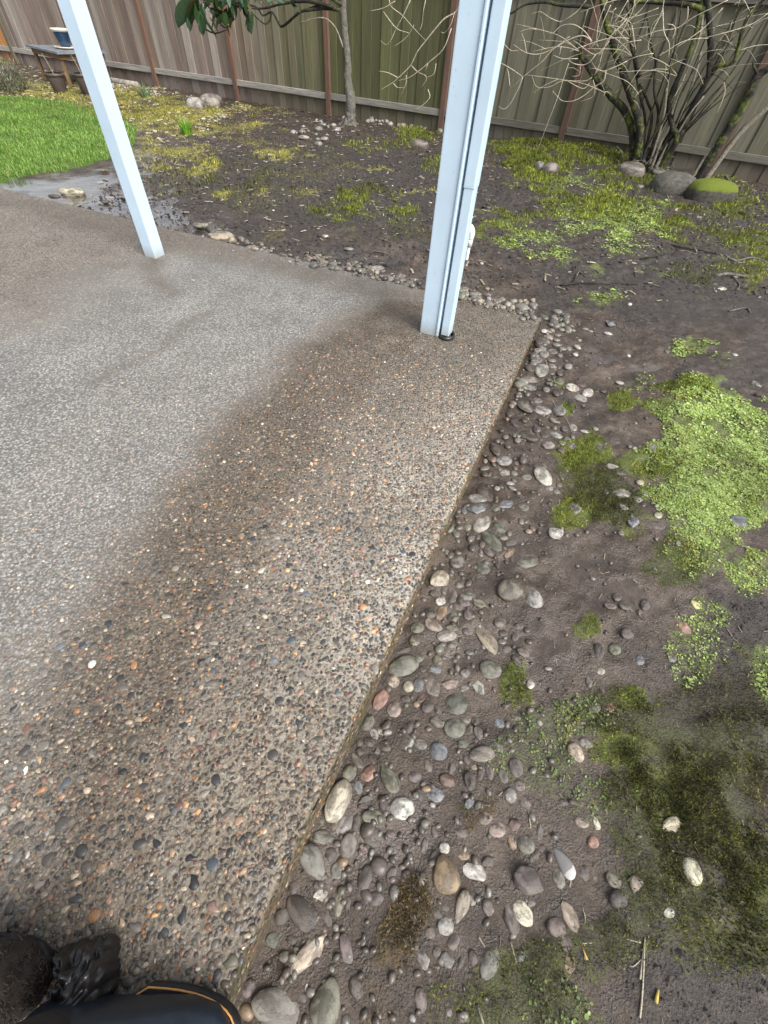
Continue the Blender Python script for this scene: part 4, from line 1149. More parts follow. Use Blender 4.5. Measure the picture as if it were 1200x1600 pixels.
[-0.003,0.009,0.007,0.005,0.004,1.227,"v"],
[0.607,1.335,0.006,0.005,0.004,1.416,"g"],
[0.058,0.111,0.011,0.009,0.007,2.017,"o"],
[0.231,0.657,0.009,0.007,0.006,0.088,"v"],
[0.724,1.802,0.011,0.009,0.007,2.924,"o"],
[0.059,-0.158,0.01,0.008,0.006,0.188,"d"],
[0.029,0.118,0.007,0.005,0.004,1.385,"v"],
[-0.102,-0.072,0.006,0.005,0.004,1.865,"v"],
[0.978,2.411,0.007,0.006,0.004,0.597,"o"],
[-0.125,-0.176,0.008,0.006,0.005,1.687,"d"],
[0.062,0.159,0.013,0.01,0.008,0.438,"d"],
[-0.058,-0.074,0.012,0.009,0.007,2.826,"d"],
[0.043,0.185,0.009,0.007,0.005,1.055,"v"],
[1.309,2.244,0.009,0.007,0.005,0.682,"o"],
[1.334,2.42,0.012,0.01,0.007,2.895,"o"],
[-0.132,-0.21,0.01,0.008,0.006,1.903,"o"],
[0.326,0.783,0.009,0.007,0.005,2.107,"g"],
[0.179,0.093,0.012,0.01,0.007,2.118,"d"],
[0.837,1.933,0.008,0.006,0.005,2.88,"v"],
[-0.075,-0.069,0.009,0.007,0.006,1.05,"v"],
[0.165,0.52,0.007,0.005,0.004,1.9,"d"],
[0.262,0.75,0.009,0.007,0.006,0.972,"d"],
[0.066,-0.037,0.011,0.009,0.007,2.14,"g"],
[0.956,2.504,0.011,0.009,0.007,2.916,"o"],
[0.901,1.995,0.01,0.008,0.006,2.386,"g"],
[0.093,0.401,0.007,0.006,0.004,1.952,"v"],
[0.548,0.857,0.011,0.009,0.007,0.882,"v"],
[0.154,0.497,0.008,0.006,0.005,2.018,"d"],
[0.021,-0.147,0.008,0.006,0.005,0.063,"d"],
[0.163,0.537,0.007,0.005,0.004,1.229,"v"],
[0.163,0.176,0.012,0.01,0.007,2.831,"g"],
[0.067,0.257,0.007,0.006,0.004,0.492,"o"],
[0.153,0.34,0.011,0.008,0.006,2.115,"g"],
[0.059,0.077,0.009,0.007,0.005,0.809,"g"],
[0.478,1.106,0.009,0.007,0.005,0.984,"g"],
[0.01,0.044,0.006,0.005,0.004,2.694,"o"],
[0.715,1.091,0.011,0.009,0.007,1.899,"d"],
[0.705,1.093,0.008,0.007,0.005,1.876,"v"],
[0.025,0.074,0.009,0.007,0.005,1.614,"g"],
[-0.169,-0.271,0.01,0.008,0.006,0.316,"g"],
[0.756,2.026,0.011,0.008,0.006,1.222,"v"],
[-0.042,-0.123,0.01,0.008,0.006,2.398,"g"],
[-0.084,-0.023,0.008,0.006,0.005,1.658,"v"],
[-0.033,-0.139,0.006,0.005,0.004,2.374,"o"],
[0.21,0.62,0.011,0.009,0.007,0.779,"d"],
[-0.094,-0.281,0.011,0.009,0.007,1.534,"d"],
[0.443,1.117,0.012,0.01,0.007,2.931,"d"],
[0.033,-0.136,0.008,0.006,0.005,1.399,"d"],
[0.485,1.191,0.006,0.005,0.004,0.875,"v"],
[0.772,1.448,0.013,0.01,0.008,2.675,"v"],
[0.86,2.014,0.012,0.009,0.007,0.987,"g"],
[0.484,1.031,0.009,0.007,0.005,1.285,"v"],
[-0.093,-0.041,0.011,0.009,0.007,2.807,"v"],
[-0.05,0.062,0.009,0.007,0.005,1.917,"o"],
[0.343,0.962,0.012,0.01,0.007,2.618,"o"],
[0.083,0.249,0.01,0.008,0.006,1.149,"v"],
[0.034,-0.062,0.011,0.009,0.007,1.659,"v"],
[-0.066,-0.149,0.013,0.01,0.008,0.018,"d"],
[-0.043,-0.083,0.008,0.007,0.005,2.352,"o"],
[-0.064,-0.046,0.007,0.006,0.004,1.01,"v"],
[0.891,2.079,0.006,0.005,0.004,2.094,"v"],
[0.29,0.717,0.008,0.006,0.005,1.824,"g"],
[0.062,-0.065,0.007,0.006,0.004,2.049,"d"],
[0.432,1.075,0.012,0.01,0.007,1.84,"v"],
[1.019,2.563,0.007,0.006,0.004,1.301,"v"],
[0.057,0.299,0.008,0.006,0.005,0.334,"d"],
[1.157,2.698,0.012,0.01,0.007,2.467,"d"],
[0.14,0.526,0.006,0.005,0.004,1.102,"d"],
[0.146,0.462,0.008,0.006,0.005,2.088,"v"],
[-0.092,-0.107,0.008,0.006,0.005,0.75,"v"],
[0.062,0.313,0.011,0.009,0.007,2.249,"d"],
[0.296,0.884,0.009,0.007,0.005,2.664,"v"],
[0.269,0.764,0.006,0.005,0.004,0.434,"d"],
[0.722,0.715,0.007,0.005,0.004,0.874,"g"],
[-0.035,-0.05,0.013,0.01,0.008,0.317,"o"],
[0.446,0.987,0.013,0.01,0.008,1.663,"g"],
[0.003,-0.277,0.012,0.01,0.007,2.029,"g"],
[0.302,0.741,0.012,0.01,0.007,2.101,"d"],
[0.575,1.561,0.012,0.009,0.007,2.298,"g"],
[0.46,1.079,0.011,0.009,0.006,0.025,"v"],
[0.14,0.299,0.012,0.01,0.007,2.548,"d"],
[-0.094,-0.109,0.008,0.006,0.005,2.429,"d"],
[1.397,2.231,0.012,0.01,0.007,0.128,"v"],
[0.462,1.069,0.008,0.006,0.005,0.619,"g"],
[0.407,1.156,0.008,0.006,0.005,2.823,"o"],
[0.261,0.607,0.012,0.01,0.007,2.776,"v"],
[-0.178,-0.261,0.009,0.008,0.006,2.002,"o"],
[0.309,0.573,0.013,0.01,0.008,1.705,"g"],
[0.539,1.036,0.012,0.01,0.007,2.269,"d"],
[0.72,1.618,0.008,0.007,0.005,0.863,"d"],
[0.012,-0.079,0.012,0.01,0.007,0.075,"d"],
[0.141,0.019,0.013,0.01,0.008,0.655,"d"],
[0.16,0.087,0.007,0.006,0.004,2.212,"v"],
[0.146,0.116,0.011,0.009,0.007,0.628,"v"],
[0.93,2.024,0.009,0.007,0.005,1.342,"g"],
[1.215,2.534,0.01,0.008,0.006,0.567,"g"],
[0.651,1.626,0.01,0.008,0.006,1.85,"v"],
[0.755,1.774,0.012,0.01,0.007,0.831,"d"],
[0.812,1.813,0.011,0.009,0.007,0.994,"d"],
[0.367,0.585,0.01,0.008,0.006,1.653,"g"],
[0.156,0.116,0.007,0.006,0.004,2.542,"o"],
[0.271,0.809,0.007,0.006,0.004,0.051,"v"],
[0.492,1.053,0.012,0.009,0.007,1.236,"d"],
[0.828,1.946,0.01,0.008,0.006,1.437,"d"],
[0.635,0.771,0.009,0.007,0.006,1.371,"d"],
[0.013,-0.009,0.007,0.006,0.004,2.611,"v"],
[0.287,0.871,0.007,0.005,0.004,2.861,"d"],
[0.192,0.523,0.012,0.009,0.007,2.99,"v"],
[-0.149,-0.24,0.006,0.005,0.004,1.991,"o"],
[0.109,0.342,0.006,0.005,0.004,2.726,"d"],
[-0.035,0.046,0.008,0.006,0.005,0.354,"d"],
[0.184,0.206,0.009,0.007,0.005,0.736,"g"],
[0.729,1.639,0.006,0.005,0.004,2.546,"v"],
[0.315,0.647,0.007,0.006,0.004,1.06,"o"],
[0.029,0.094,0.012,0.009,0.007,2.439,"g"],
[1.081,2.68,0.01,0.008,0.006,1.338,"g"],
[0.278,0.724,0.007,0.005,0.004,1.83,"g"],
[0.086,0.139,0.008,0.007,0.005,1.336,"v"],
[0.841,1.516,0.009,0.007,0.005,2.432,"d"],
[0.837,2.1,0.01,0.008,0.006,0.803,"d"],
[0.893,1.712,0.01,0.008,0.006,2.766,"d"],
[0.045,-0.265,0.012,0.009,0.007,1.019,"d"],
[0.13,0.503,0.01,0.008,0.006,0.628,"o"],
[0.362,0.814,0.01,0.008,0.006,1.915,"d"],
[-0.039,-0.139,0.011,0.008,0.006,0.749,"v"],
[0.037,0.223,0.011,0.009,0.007,2.452,"d"],
[-0.015,-0.042,0.011,0.009,0.007,1.973,"v"],
[0.249,0.386,0.011,0.009,0.007,2.642,"d"],
[0.454,0.822,0.011,0.009,0.007,2.348,"d"],
[1.004,1.889,0.011,0.009,0.006,1.486,"v"],
[0.605,1.565,0.013,0.01,0.008,0.527,"v"],
[-0.099,-0.17,0.009,0.007,0.006,2.602,"o"],
[0.382,0.642,0.008,0.006,0.005,1.175,"d"],
[-0.042,-0.196,0.009,0.007,0.006,2.654,"o"],
[0.346,0.561,0.007,0.006,0.004,2.357,"d"],
[-0.056,-0.219,0.009,0.007,0.006,2.932,"o"],
[0.009,0.047,0.007,0.005,0.004,0.351,"o"],
[0.797,1.876,0.009,0.007,0.006,2.447,"d"],
[0.408,0.831,0.009,0.007,0.006,0.656,"v"],
[0.376,0.775,0.011,0.009,0.007,2.929,"v"],
[0.286,0.558,0.011,0.009,0.007,1.624,"d"],
[-0.183,-0.286,0.012,0.009,0.007,1.557,"v"],
[-0.04,-0.002,0.01,0.008,0.006,1.644,"v"],
[-0.14,-0.219,0.009,0.007,0.005,2.419,"d"],
[-0.167,-0.289,0.007,0.006,0.004,1.105,"d"],
[0.315,0.618,0.012,0.01,0.007,0.57,"v"],
[0.965,2.535,0.008,0.007,0.005,1.289,"g"],
[0.198,0.444,0.009,0.008,0.006,0.836,"o"],
[-0.152,-0.208,0.012,0.01,0.007,0.957,"d"],
[-0.086,-0.237,0.013,0.01,0.008,2.814,"g"],
[0.008,0.032,0.009,0.007,0.006,2.478,"v"],
[0.236,0.644,0.011,0.009,0.007,2.593,"v"],
[0.607,1.267,0.007,0.006,0.004,1.088,"o"],
[0.412,0.661,0.012,0.01,0.007,2.296,"g"],
[0.851,2.206,0.01,0.008,0.006,2.124,"d"],
[0.231,0.479,0.011,0.009,0.007,1.611,"v"],
[0.378,0.5,0.006,0.005,0.004,0.07,"v"],
[0.781,2.114,0.012,0.01,0.007,2.067,"g"],
[0.025,0.173,0.009,0.007,0.006,1.524,"o"],
[-0.065,-0.082,0.011,0.009,0.006,2.775,"o"],
[0.522,1.36,0.006,0.005,0.004,0.585,"d"],
[0.518,1.469,0.009,0.007,0.005,0.152,"v"],
[-0.142,-0.182,0.012,0.01,0.007,2.386,"o"],
[0.051,0.311,0.008,0.006,0.005,2.403,"v"],
[0.536,1.104,0.013,0.01,0.008,2.488,"d"],
[0.644,1.584,0.012,0.01,0.007,2.358,"g"],
[-0.16,-0.221,0.009,0.007,0.005,1.802,"v"],
[0.037,0.024,0.009,0.007,0.005,1.376,"o"],
[0.101,-0.02,0.01,0.008,0.006,0.225,"v"],
[-0.079,-0.054,0.008,0.007,0.005,0.007,"g"],
[0.516,0.828,0.01,0.008,0.006,1.494,"v"],
[0.09,0.042,0.01,0.008,0.006,1.029,"g"],
[0.575,1.135,0.007,0.005,0.004,1.254,"d"],
[0.038,0.103,0.013,0.01,0.008,2.369,"d"],
[0.892,2.015,0.008,0.006,0.005,2.652,"o"],
[0.253,0.72,0.011,0.009,0.006,1.832,"d"],
[0.874,2.335,0.012,0.01,0.007,1.034,"d"],
[0.705,1.796,0.009,0.007,0.005,0.937,"v"],
[0.166,-0.057,0.009,0.007,0.005,0.723,"v"],
[0.117,0.078,0.008,0.006,0.005,0.889,"d"],
[1.287,1.927,0.009,0.007,0.005,1.254,"d"],
[0.505,0.349,0.009,0.007,0.006,1.893,"g"],
[0.414,-0.109,0.01,0.008,0.006,0.264,"g"],
[1.482,1.577,0.008,0.006,0.005,1.289,"v"],
[2.28,2.552,0.006,0.005,0.004,1.713,"d"],
[0.158,0.355,0.008,0.006,0.005,1.447,"d"],
[0.358,-0.03,0.011,0.008,0.007,1.618,"l"],
[-0.033,-0.176,0.01,0.008,0.006,0.639,"d"],
[0.112,-0.265,0.01,0.008,0.006,2.988,"v"],
[0.92,0.939,0.007,0.005,0.004,1.024,"o"],
[0.526,0.262,0.013,0.01,0.008,0.62,"o"],
[0.625,0.509,0.011,0.008,0.007,1.25,"v"],
[0.499,1.208,0.009,0.007,0.006,1.823,"d"],
[-0.006,-0.258,0.006,0.005,0.004,0.298,"v"],
[0.159,-0.03,0.007,0.005,0.004,1.884,"l"],
[0.678,1.369,0.008,0.006,0.005,1.24,"l"],
[0.238,-0.009,0.009,0.007,0.006,1.298,"d"],
[0.383,0.197,0.011,0.008,0.006,2.113,"g"],
[1.127,1.917,0.01,0.007,0.006,1.65,"v"],
[-0.025,-0.124,0.008,0.006,0.005,0.44,"d"],
[0.302,0.057,0.007,0.005,0.004,1.225,"l"],
[0.669,1.039,0.009,0.006,0.005,1.709,"d"],
[0.169,-0.191,0.011,0.008,0.006,0.184,"v"],
[0.107,-0.202,0.012,0.009,0.007,1.156,"v"],
[0.577,0.601,0.008,0.006,0.005,0.289,"v"],
[0.03,-0.204,0.01,0.007,0.006,0.235,"d"],
[1.522,2.186,0.01,0.007,0.006,2.81,"v"],
[1.2,1.176,0.012,0.009,0.007,1.207,"g"],
[0.569,0.404,0.013,0.009,0.008,2.258,"g"],
[0.135,0.048,0.013,0.01,0.008,1.846,"d"],
[0.283,0.121,0.01,0.007,0.006,1.856,"o"],
[1.353,1.817,0.007,0.006,0.004,0.482,"o"],
[0.4,0.725,0.007,0.005,0.004,2.757,"d"],
[0.941,1.496,0.007,0.006,0.004,2.532,"d"],
[0.197,-0.185,0.011,0.009,0.007,2.991,"d"],
[-0.048,-0.246,0.008,0.006,0.005,1.03,"d"],
[0.638,1.424,0.013,0.01,0.008,2.669,"v"],
[0.251,-0.138,0.006,0.005,0.004,1.56,"v"],
[0.73,1.412,0.009,0.007,0.005,1.879,"g"],
[0.302,0.553,0.008,0.006,0.005,1.218,"d"],
[0.211,0.157,0.007,0.005,0.004,1.288,"d"],
[0.303,0.274,0.008,0.006,0.005,2.851,"l"],
[0.383,0.56,0.008,0.006,0.005,1.905,"d"],
[1.576,2.355,0.011,0.008,0.007,0.796,"l"],
[0.328,-0.046,0.01,0.008,0.006,0.151,"g"],
[0.253,0.088,0.008,0.006,0.005,0.384,"d"],
[0.762,1.78,0.008,0.006,0.005,2.143,"d"],
[0.504,0.142,0.012,0.009,0.007,1.987,"g"],
[0.272,-0.252,0.013,0.01,0.008,2.505,"v"],
[0.079,0.143,0.008,0.006,0.005,0.128,"d"],
[1.58,1.782,0.01,0.008,0.006,1.035,"l"],
[0.534,0.052,0.013,0.009,0.008,1.265,"v"],
[0.572,0.964,0.012,0.009,0.007,0.65,"o"],
[0.75,1.728,0.012,0.009,0.007,0.476,"d"],
[0.558,0.262,0.007,0.006,0.004,0.202,"g"],
[0.452,0.01,0.008,0.006,0.005,1.131,"l"],
[0.127,0.008,0.01,0.007,0.006,0.052,"v"],
[1.303,2.553,0.009,0.007,0.005,0.44,"o"],
[0.432,0.195,0.012,0.009,0.007,2.061,"v"],
[0.955,0.874,0.008,0.006,0.005,0.825,"v"],
[1.129,0.976,0.007,0.005,0.004,1.819,"v"],
[0.388,0.27,0.006,0.005,0.004,2.428,"v"],
[0.435,1.066,0.008,0.006,0.005,2.488,"v"],
[0.557,0.099,0.011,0.008,0.007,2.792,"g"],
[0.172,-0.252,0.008,0.006,0.005,0.437,"d"],
[0.412,0.766,0.009,0.007,0.006,1.313,"v"],
[0.436,0.506,0.009,0.007,0.006,1.732,"v"],
[0.166,0.319,0.012,0.009,0.007,1.256,"l"],
[0.817,1.177,0.011,0.008,0.006,0.93,"o"],
[0.281,-0.207,0.006,0.005,0.004,1.519,"d"],
[0.23,0.151,0.006,0.005,0.004,0.845,"d"],
[0.467,0.02,0.01,0.008,0.006,1.651,"v"],
[0.361,0.394,0.013,0.01,0.008,1.028,"d"],
[1.839,2.493,0.011,0.009,0.007,2.425,"d"],
[1.825,1.91,0.009,0.007,0.006,2.038,"v"],
[0.773,1.506,0.01,0.007,0.006,2.921,"g"],
[0.679,1.162,0.006,0.005,0.004,0.7,"v"],
[0.426,0.72,0.007,0.005,0.004,0.821,"o"],
[1.449,1.484,0.012,0.009,0.007,0.286,"v"],
[0.39,0.358,0.008,0.006,0.005,0.706,"g"],
[1.034,1.206,0.007,0.005,0.004,0.157,"v"],
[0.577,0.321,0.008,0.006,0.005,0.386,"d"],
[0.861,1.519,0.013,0.009,0.008,1.813,"g"],
[0.358,0.162,0.01,0.007,0.006,1.304,"d"],
[0.364,-0.064,0.007,0.005,0.004,1.747,"v"],
[0.211,0.154,0.009,0.007,0.005,2.712,"l"],
[0.41,0.557,0.013,0.009,0.008,0.515,"d"],
[0.348,0.162,0.013,0.01,0.008,0.677,"o"],
[0.832,1.977,0.01,0.008,0.006,2.186,"v"],
[0.951,1.919,0.009,0.007,0.005,0.887,"l"],
[1.008,0.984,0.007,0.005,0.004,0.486,"v"],
[1.762,2.461,0.011,0.008,0.007,1.164,"d"],
[0.379,-0.046,0.008,0.006,0.005,0.715,"v"],
[0.228,0.105,0.01,0.007,0.006,0.405,"o"],
[1.299,1.62,0.008,0.006,0.005,2.485,"d"],
[0.58,1.241,0.01,0.008,0.006,1.924,"d"],
[0.77,1.355,0.01,0.007,0.006,1.255,"d"],
[-0.063,-0.107,0.009,0.006,0.005,0.099,"v"],
[1.092,2.561,0.012,0.009,0.007,2.078,"v"],
[0.548,0.441,0.012,0.009,0.007,0.315,"v"],
[1.023,1.269,0.008,0.006,0.005,0.278,"o"],
[0.039,-0.107,0.007,0.005,0.004,0.478,"v"],
[0.445,0.083,0.009,0.007,0.005,1.305,"d"],
[1.109,2.262,0.008,0.006,0.005,0.072,"v"],
[1.044,1.385,0.009,0.007,0.006,0.286,"d"],
[0.699,0.481,0.012,0.009,0.007,0.457,"d"],
[1.148,1.798,0.011,0.008,0.007,1.137,"v"],
[0.088,0.116,0.013,0.01,0.008,0.521,"o"],
[0.49,1.137,0.011,0.009,0.007,1.167,"o"],
[0.332,0.182,0.01,0.008,0.006,0.989,"d"],
[0.594,0.338,0.011,0.008,0.006,2.289,"d"],
[0.867,0.729,0.011,0.008,0.007,1.08,"d"],
[1.431,2.025,0.012,0.009,0.007,1.014,"d"],
[0.539,0.535,0.009,0.007,0.006,2.714,"d"],
[0.483,0.707,0.006,0.005,0.004,2.866,"v"],
[0.801,1.214,0.012,0.009,0.007,1.731,"o"],
[0.552,1.315,0.011,0.008,0.007,1.402,"v"],
[0.045,0.011,0.008,0.006,0.005,0.876,"d"],
[0.468,0.395,0.012,0.009,0.007,1.062,"v"],
[-0.027,-0.073,0.01,0.007,0.006,0.242,"o"],
[0.563,0.252,0.013,0.01,0.008,1.962,"v"],
[0.204,0.366,0.012,0.009,0.007,0.128,"v"],
[0.521,0.659,0.009,0.006,0.005,0.769,"v"],
[1.674,2.038,0.011,0.009,0.007,1.448,"d"],
[0.833,0.769,0.009,0.006,0.005,1.223,"v"],
[0.56,0.47,0.008,0.006,0.005,2.625,"g"],
[0.15,0.023,0.012,0.009,0.007,2.571,"d"],
[0.475,0.032,0.007,0.005,0.004,0.66,"d"],
[0.063,-0.238,0.009,0.007,0.005,2.557,"d"],
[0.221,0.18,0.012,0.009,0.007,2.103,"v"],
[0.604,0.244,0.01,0.007,0.006,1.272,"d"],
[1.321,1.959,0.007,0.005,0.004,1.414,"v"],
[1.129,1.298,0.011,0.008,0.007,1.547,"g"],
[0.496,0.696,0.009,0.006,0.005,0.402,"g"],
[0.591,0.293,0.012,0.009,0.007,0.258,"d"],
[0.812,0.71,0.008,0.006,0.005,1.516,"d"],
[0.404,1.003,0.011,0.009,0.007,1.541,"d"],
[0.595,0.237,0.007,0.006,0.004,1.231,"d"],
[0.162,-0.093,0.01,0.008,0.006,1.347,"g"],
[0.419,0.537,0.011,0.008,0.007,0.283,"v"],
[0.041,0.069,0.012,0.009,0.007,2.666,"o"],
[0.148,0.031,0.011,0.009,0.007,2.099,"g"],
[0.329,0.034,0.013,0.01,0.008,1.833,"d"],
[0.563,0.35,0.007,0.005,0.004,2.847,"d"],
[0.332,0.207,0.007,0.005,0.004,0.144,"v"],
[1.587,2.564,0.01,0.007,0.006,2.908,"v"],
[0.457,-0.041,0.006,0.005,0.004,2.217,"o"],
[1.058,2.098,0.01,0.008,0.006,1.679,"d"],
[0.236,-0.094,0.007,0.005,0.004,2.878,"l"],
[0.428,-0.005,0.006,0.005,0.004,2.487,"v"],
[0.212,0.204,0.01,0.007,0.006,1.953,"v"],
[0.791,0.634,0.007,0.005,0.004,2.125,"v"],
[0.538,0.339,0.01,0.007,0.006,2.948,"d"],
[0.87,0.773,0.009,0.007,0.005,1.163,"d"],
[0.86,1.179,0.011,0.009,0.007,2.837,"v"],
[1.099,2.106,0.013,0.009,0.008,0.545,"o"],
[0.74,1.347,0.01,0.007,0.006,0.815,"v"],
[1.297,1.246,0.012,0.009,0.007,1.259,"v"],
[0.073,0.126,0.008,0.006,0.005,2.213,"g"],
[-0.002,-0.171,0.009,0.007,0.005,2.232,"o"],
[0.039,0.033,0.01,0.007,0.006,1.146,"l"],
[0.078,0.071,0.008,0.006,0.005,2.048,"d"],
[0.192,0.135,0.009,0.007,0.006,0.285,"v"],
[0.585,0.43,0.01,0.008,0.006,2.544,"d"],
[0.465,0.344,0.011,0.009,0.007,2.528,"v"],
[0.75,1.342,0.007,0.005,0.004,1.124,"v"],
[-0.083,-0.185,0.01,0.008,0.006,0.298,"v"],
[0.211,0.025,0.009,0.007,0.006,0.646,"d"],
[0.786,1.548,0.011,0.009,0.007,2.417,"v"],
[0.476,0.216,0.01,0.008,0.006,2.879,"d"],
[0.364,0.264,0.011,0.008,0.007,2.938,"d"],
[0.28,-0.25,0.012,0.009,0.007,2.108,"g"],
[0.128,-0.188,0.007,0.005,0.004,2.564,"o"],
[0.442,-0.078,0.007,0.005,0.004,0.838,"d"],
[0.236,0.422,0.006,0.005,0.004,1.701,"l"],
[1.064,1.261,0.009,0.007,0.006,0.265,"d"],
[0.074,0.129,0.01,0.008,0.006,0.073,"d"],
[-0.086,-0.15,0.013,0.009,0.008,1.927,"g"],
[0.744,0.4,0.01,0.007,0.006,2.487,"d"],
[0.373,0.092,0.008,0.006,0.005,1.437,"o"],
[0.446,0.062,0.007,0.005,0.004,0.65,"d"],
[1.876,2.63,0.01,0.007,0.006,1.114,"d"],
[0.974,1.044,0.01,0.007,0.006,0.606,"o"],
[1.24,1.155,0.013,0.01,0.008,1.893,"d"],
[0.138,-0.138,0.011,0.009,0.007,2.087,"v"],
[0.493,0.381,0.012,0.009,0.007,1.158,"d"],
[0.673,0.347,0.007,0.005,0.004,1.504,"l"],
[0.866,1.003,0.007,0.005,0.004,2.87,"d"],
[0.625,0.186,0.011,0.008,0.006,0.098,"d"],
[0.232,-0.165,0.012,0.009,0.007,0.257,"g"],
[0.054,0.158,0.008,0.006,0.005,0.872,"o"],
[0.347,-0.089,0.012,0.009,0.007,0.875,"d"],
[0.402,0.738,0.008,0.006,0.005,1.193,"l"],
[1.683,1.765,0.009,0.007,0.006,1.451,"d"],
[1.633,2.339,0.01,0.008,0.006,2.613,"l"],
[0.652,0.445,0.011,0.008,0.007,1.4,"v"],
[0.323,0.181,0.006,0.005,0.004,2.034,"d"],
[0.978,2.075,0.012,0.009,0.007,1.11,"d"],
[0.897,1.572,0.007,0.005,0.004,0.268,"g"],
[0.226,-0.057,0.008,0.006,0.005,2.529,"d"],
[0.17,0.065,0.01,0.008,0.006,0.821,"v"],
[0.171,-0.009,0.01,0.007,0.006,1.804,"d"],
[0.094,0.129,0.007,0.005,0.004,1.145,"v"],
[0.33,-0.221,0.01,0.007,0.006,2.765,"d"],
[0.35,0.52,0.009,0.007,0.006,1.562,"g"],
[0.712,0.408,0.01,0.007,0.006,0.014,"l"],
[0.299,0.304,0.008,0.006,0.005,1.031,"o"],
[0.83,1.022,0.008,0.006,0.005,2.919,"o"],
[0.159,-0.263,0.009,0.007,0.006,2.444,"l"],
[0.21,0.021,0.012,0.009,0.007,0.266,"o"],
[0.915,1.27,0.007,0.005,0.004,2.51,"d"],
[0.49,0.513,0.01,0.007,0.006,2.365,"d"],
[1.354,1.968,0.009,0.007,0.005,1.872,"l"],
[0.141,-0.07,0.007,0.005,0.004,0.611,"g"],
[0.074,-0.272,0.013,0.01,0.008,1.537,"d"],
[0.231,0.418,0.009,0.006,0.005,2.793,"d"],
[0.313,0.185,0.012,0.009,0.007,2.853,"v"],
[0.708,0.343,0.011,0.008,0.007,0.424,"g"],
[0.622,1.137,0.011,0.008,0.007,0.753,"l"],
[0.032,-0.145,0.01,0.008,0.006,0.542,"g"],
[0.878,0.962,0.011,0.008,0.007,2.925,"l"],
[0.039,-0.16,0.01,0.008,0.006,0.079,"d"],
[1.369,2.248,0.013,0.01,0.008,2.905,"v"],
[0.715,1.237,0.012,0.009,0.007,1.704,"v"],
[0.789,0.635,0.006,0.005,0.004,0.179,"v"],
[0.35,0.62,0.006,0.005,0.004,1.456,"g"],
[1.549,1.945,0.009,0.007,0.005,1.14,"d"],
[1.107,1.126,0.008,0.006,0.005,0.515,"d"],
[0.637,0.205,0.009,0.007,0.006,0.908,"d"],
[0.471,0.317,0.011,0.008,0.007,0.399,"o"],
[0.912,1.203,0.012,0.009,0.007,0.915,"v"],
[0.118,0.22,0.012,0.009,0.007,1.205,"v"],
[0.6,0.95,0.007,0.005,0.004,1.83,"o"],
[0.977,0.846,0.012,0.009,0.007,0.034,"d"],
[1.798,2.147,0.007,0.005,0.004,2.173,"v"],
[0.576,0.295,0.007,0.005,0.004,0.384,"d"],
[0.763,0.534,0.011,0.008,0.006,0.883,"o"],
[1.142,1.018,0.01,0.008,0.006,2.292,"l"],
[-1.527,3.207,0.014,0.01,0.007,2.591,"w"],
[-0.916,3.693,0.019,0.014,0.009,2.861,"l"],
[-1.188,6.215,0.011,0.009,0.006,2.645,"g"],
[-0.258,7.407,0.011,0.008,0.005,2.974,"w"],
[1.484,3.797,0.014,0.01,0.007,0.869,"g"],
[2.885,4.322,0.017,0.013,0.009,2.214,"l"],
[-1.414,3.836,0.011,0.008,0.005,0.107,"l"],
[-1.214,8.492,0.014,0.01,0.007,2.573,"g"],
[4.556,8.481,0.021,0.016,0.01,0.551,"g"],
[-1.494,3.736,0.015,0.011,0.007,1.311,"g"],
[-1.344,4.984,0.016,0.012,0.008,0.304,"w"],
[1.622,4.181,0.014,0.011,0.007,0.508,"w"],
[3.186,8.134,0.02,0.015,0.01,1.538,"l"],
[-0.673,6.49,0.015,0.011,0.007,1.579,"l"],
[1.533,6.442,0.015,0.011,0.007,1.932,"l"],
[-2.559,7.213,0.021,0.016,0.011,1.674,"l"],
[0.927,5.542,0.014,0.011,0.007,1.622,"g"],
[1.76,3.421,0.022,0.016,0.011,0.871,"w"],
[0.758,5.937,0.01,0.008,0.005,2.213,"g"],
[-1.99,9.26,0.013,0.01,0.006,1.312,"g"],
[3.716,7.135,0.011,0.008,0.006,0.722,"l"],
[-2.479,5.971,0.015,0.011,0.007,2.857,"w"],
[0.575,6.048,0.013,0.01,0.007,0.784,"l"],
[4.112,8.744,0.013,0.01,0.006,1.306,"l"],
[0.706,3.365,0.012,0.009,0.006,1.648,"g"],
[-0.041,5.994,0.018,0.014,0.009,1.291,"w"],
[-1.843,7.888,0.017,0.013,0.009,2.867,"l"],
[2.473,7.227,0.017,0.013,0.009,2.716,"l"],
[0.666,3.995,0.021,0.016,0.011,1.776,"w"],
[-1.41,5.287,0.019,0.015,0.01,0.153,"w"],
[-0.235,7.273,0.011,0.008,0.006,1.692,"l"],
[0.555,7.901,0.018,0.013,0.009,0.454,"l"],
[-0.198,6.203,0.013,0.01,0.007,1.11,"w"],
[1.804,8.681,0.016,0.012,0.008,0.019,"l"],
[0.702,5.21,0.017,0.013,0.009,1.435,"g"],
[1.1,5.554,0.019,0.014,0.009,1.996,"l"],
[0.684,5.206,0.014,0.011,0.007,1.116,"w"],
[2.578,3.788,0.015,0.011,0.007,2.385,"l"],
[-1.253,9.461,0.018,0.013,0.009,1.105,"l"],
[2.256,5.057,0.017,0.013,0.009,2.654,"l"],
[0.245,5.597,0.02,0.015,0.01,2.777,"w"],
[-2.801,7.559,0.019,0.014,0.009,1.939,"g"],
[0.314,6.026,0.018,0.013,0.009,0.885,"g"],
[0.602,4.947,0.011,0.008,0.006,1.944,"w"],
[1.537,5.82,0.021,0.015,0.01,0.077,"w"],
[-1.757,4.104,0.013,0.01,0.007,1.064,"l"],
[1.793,3.639,0.016,0.012,0.008,2.39,"l"],
[1.677,8.31,0.016,0.012,0.008,2.476,"l"],
[2.256,5.829,0.019,0.014,0.01,2.571,"g"],
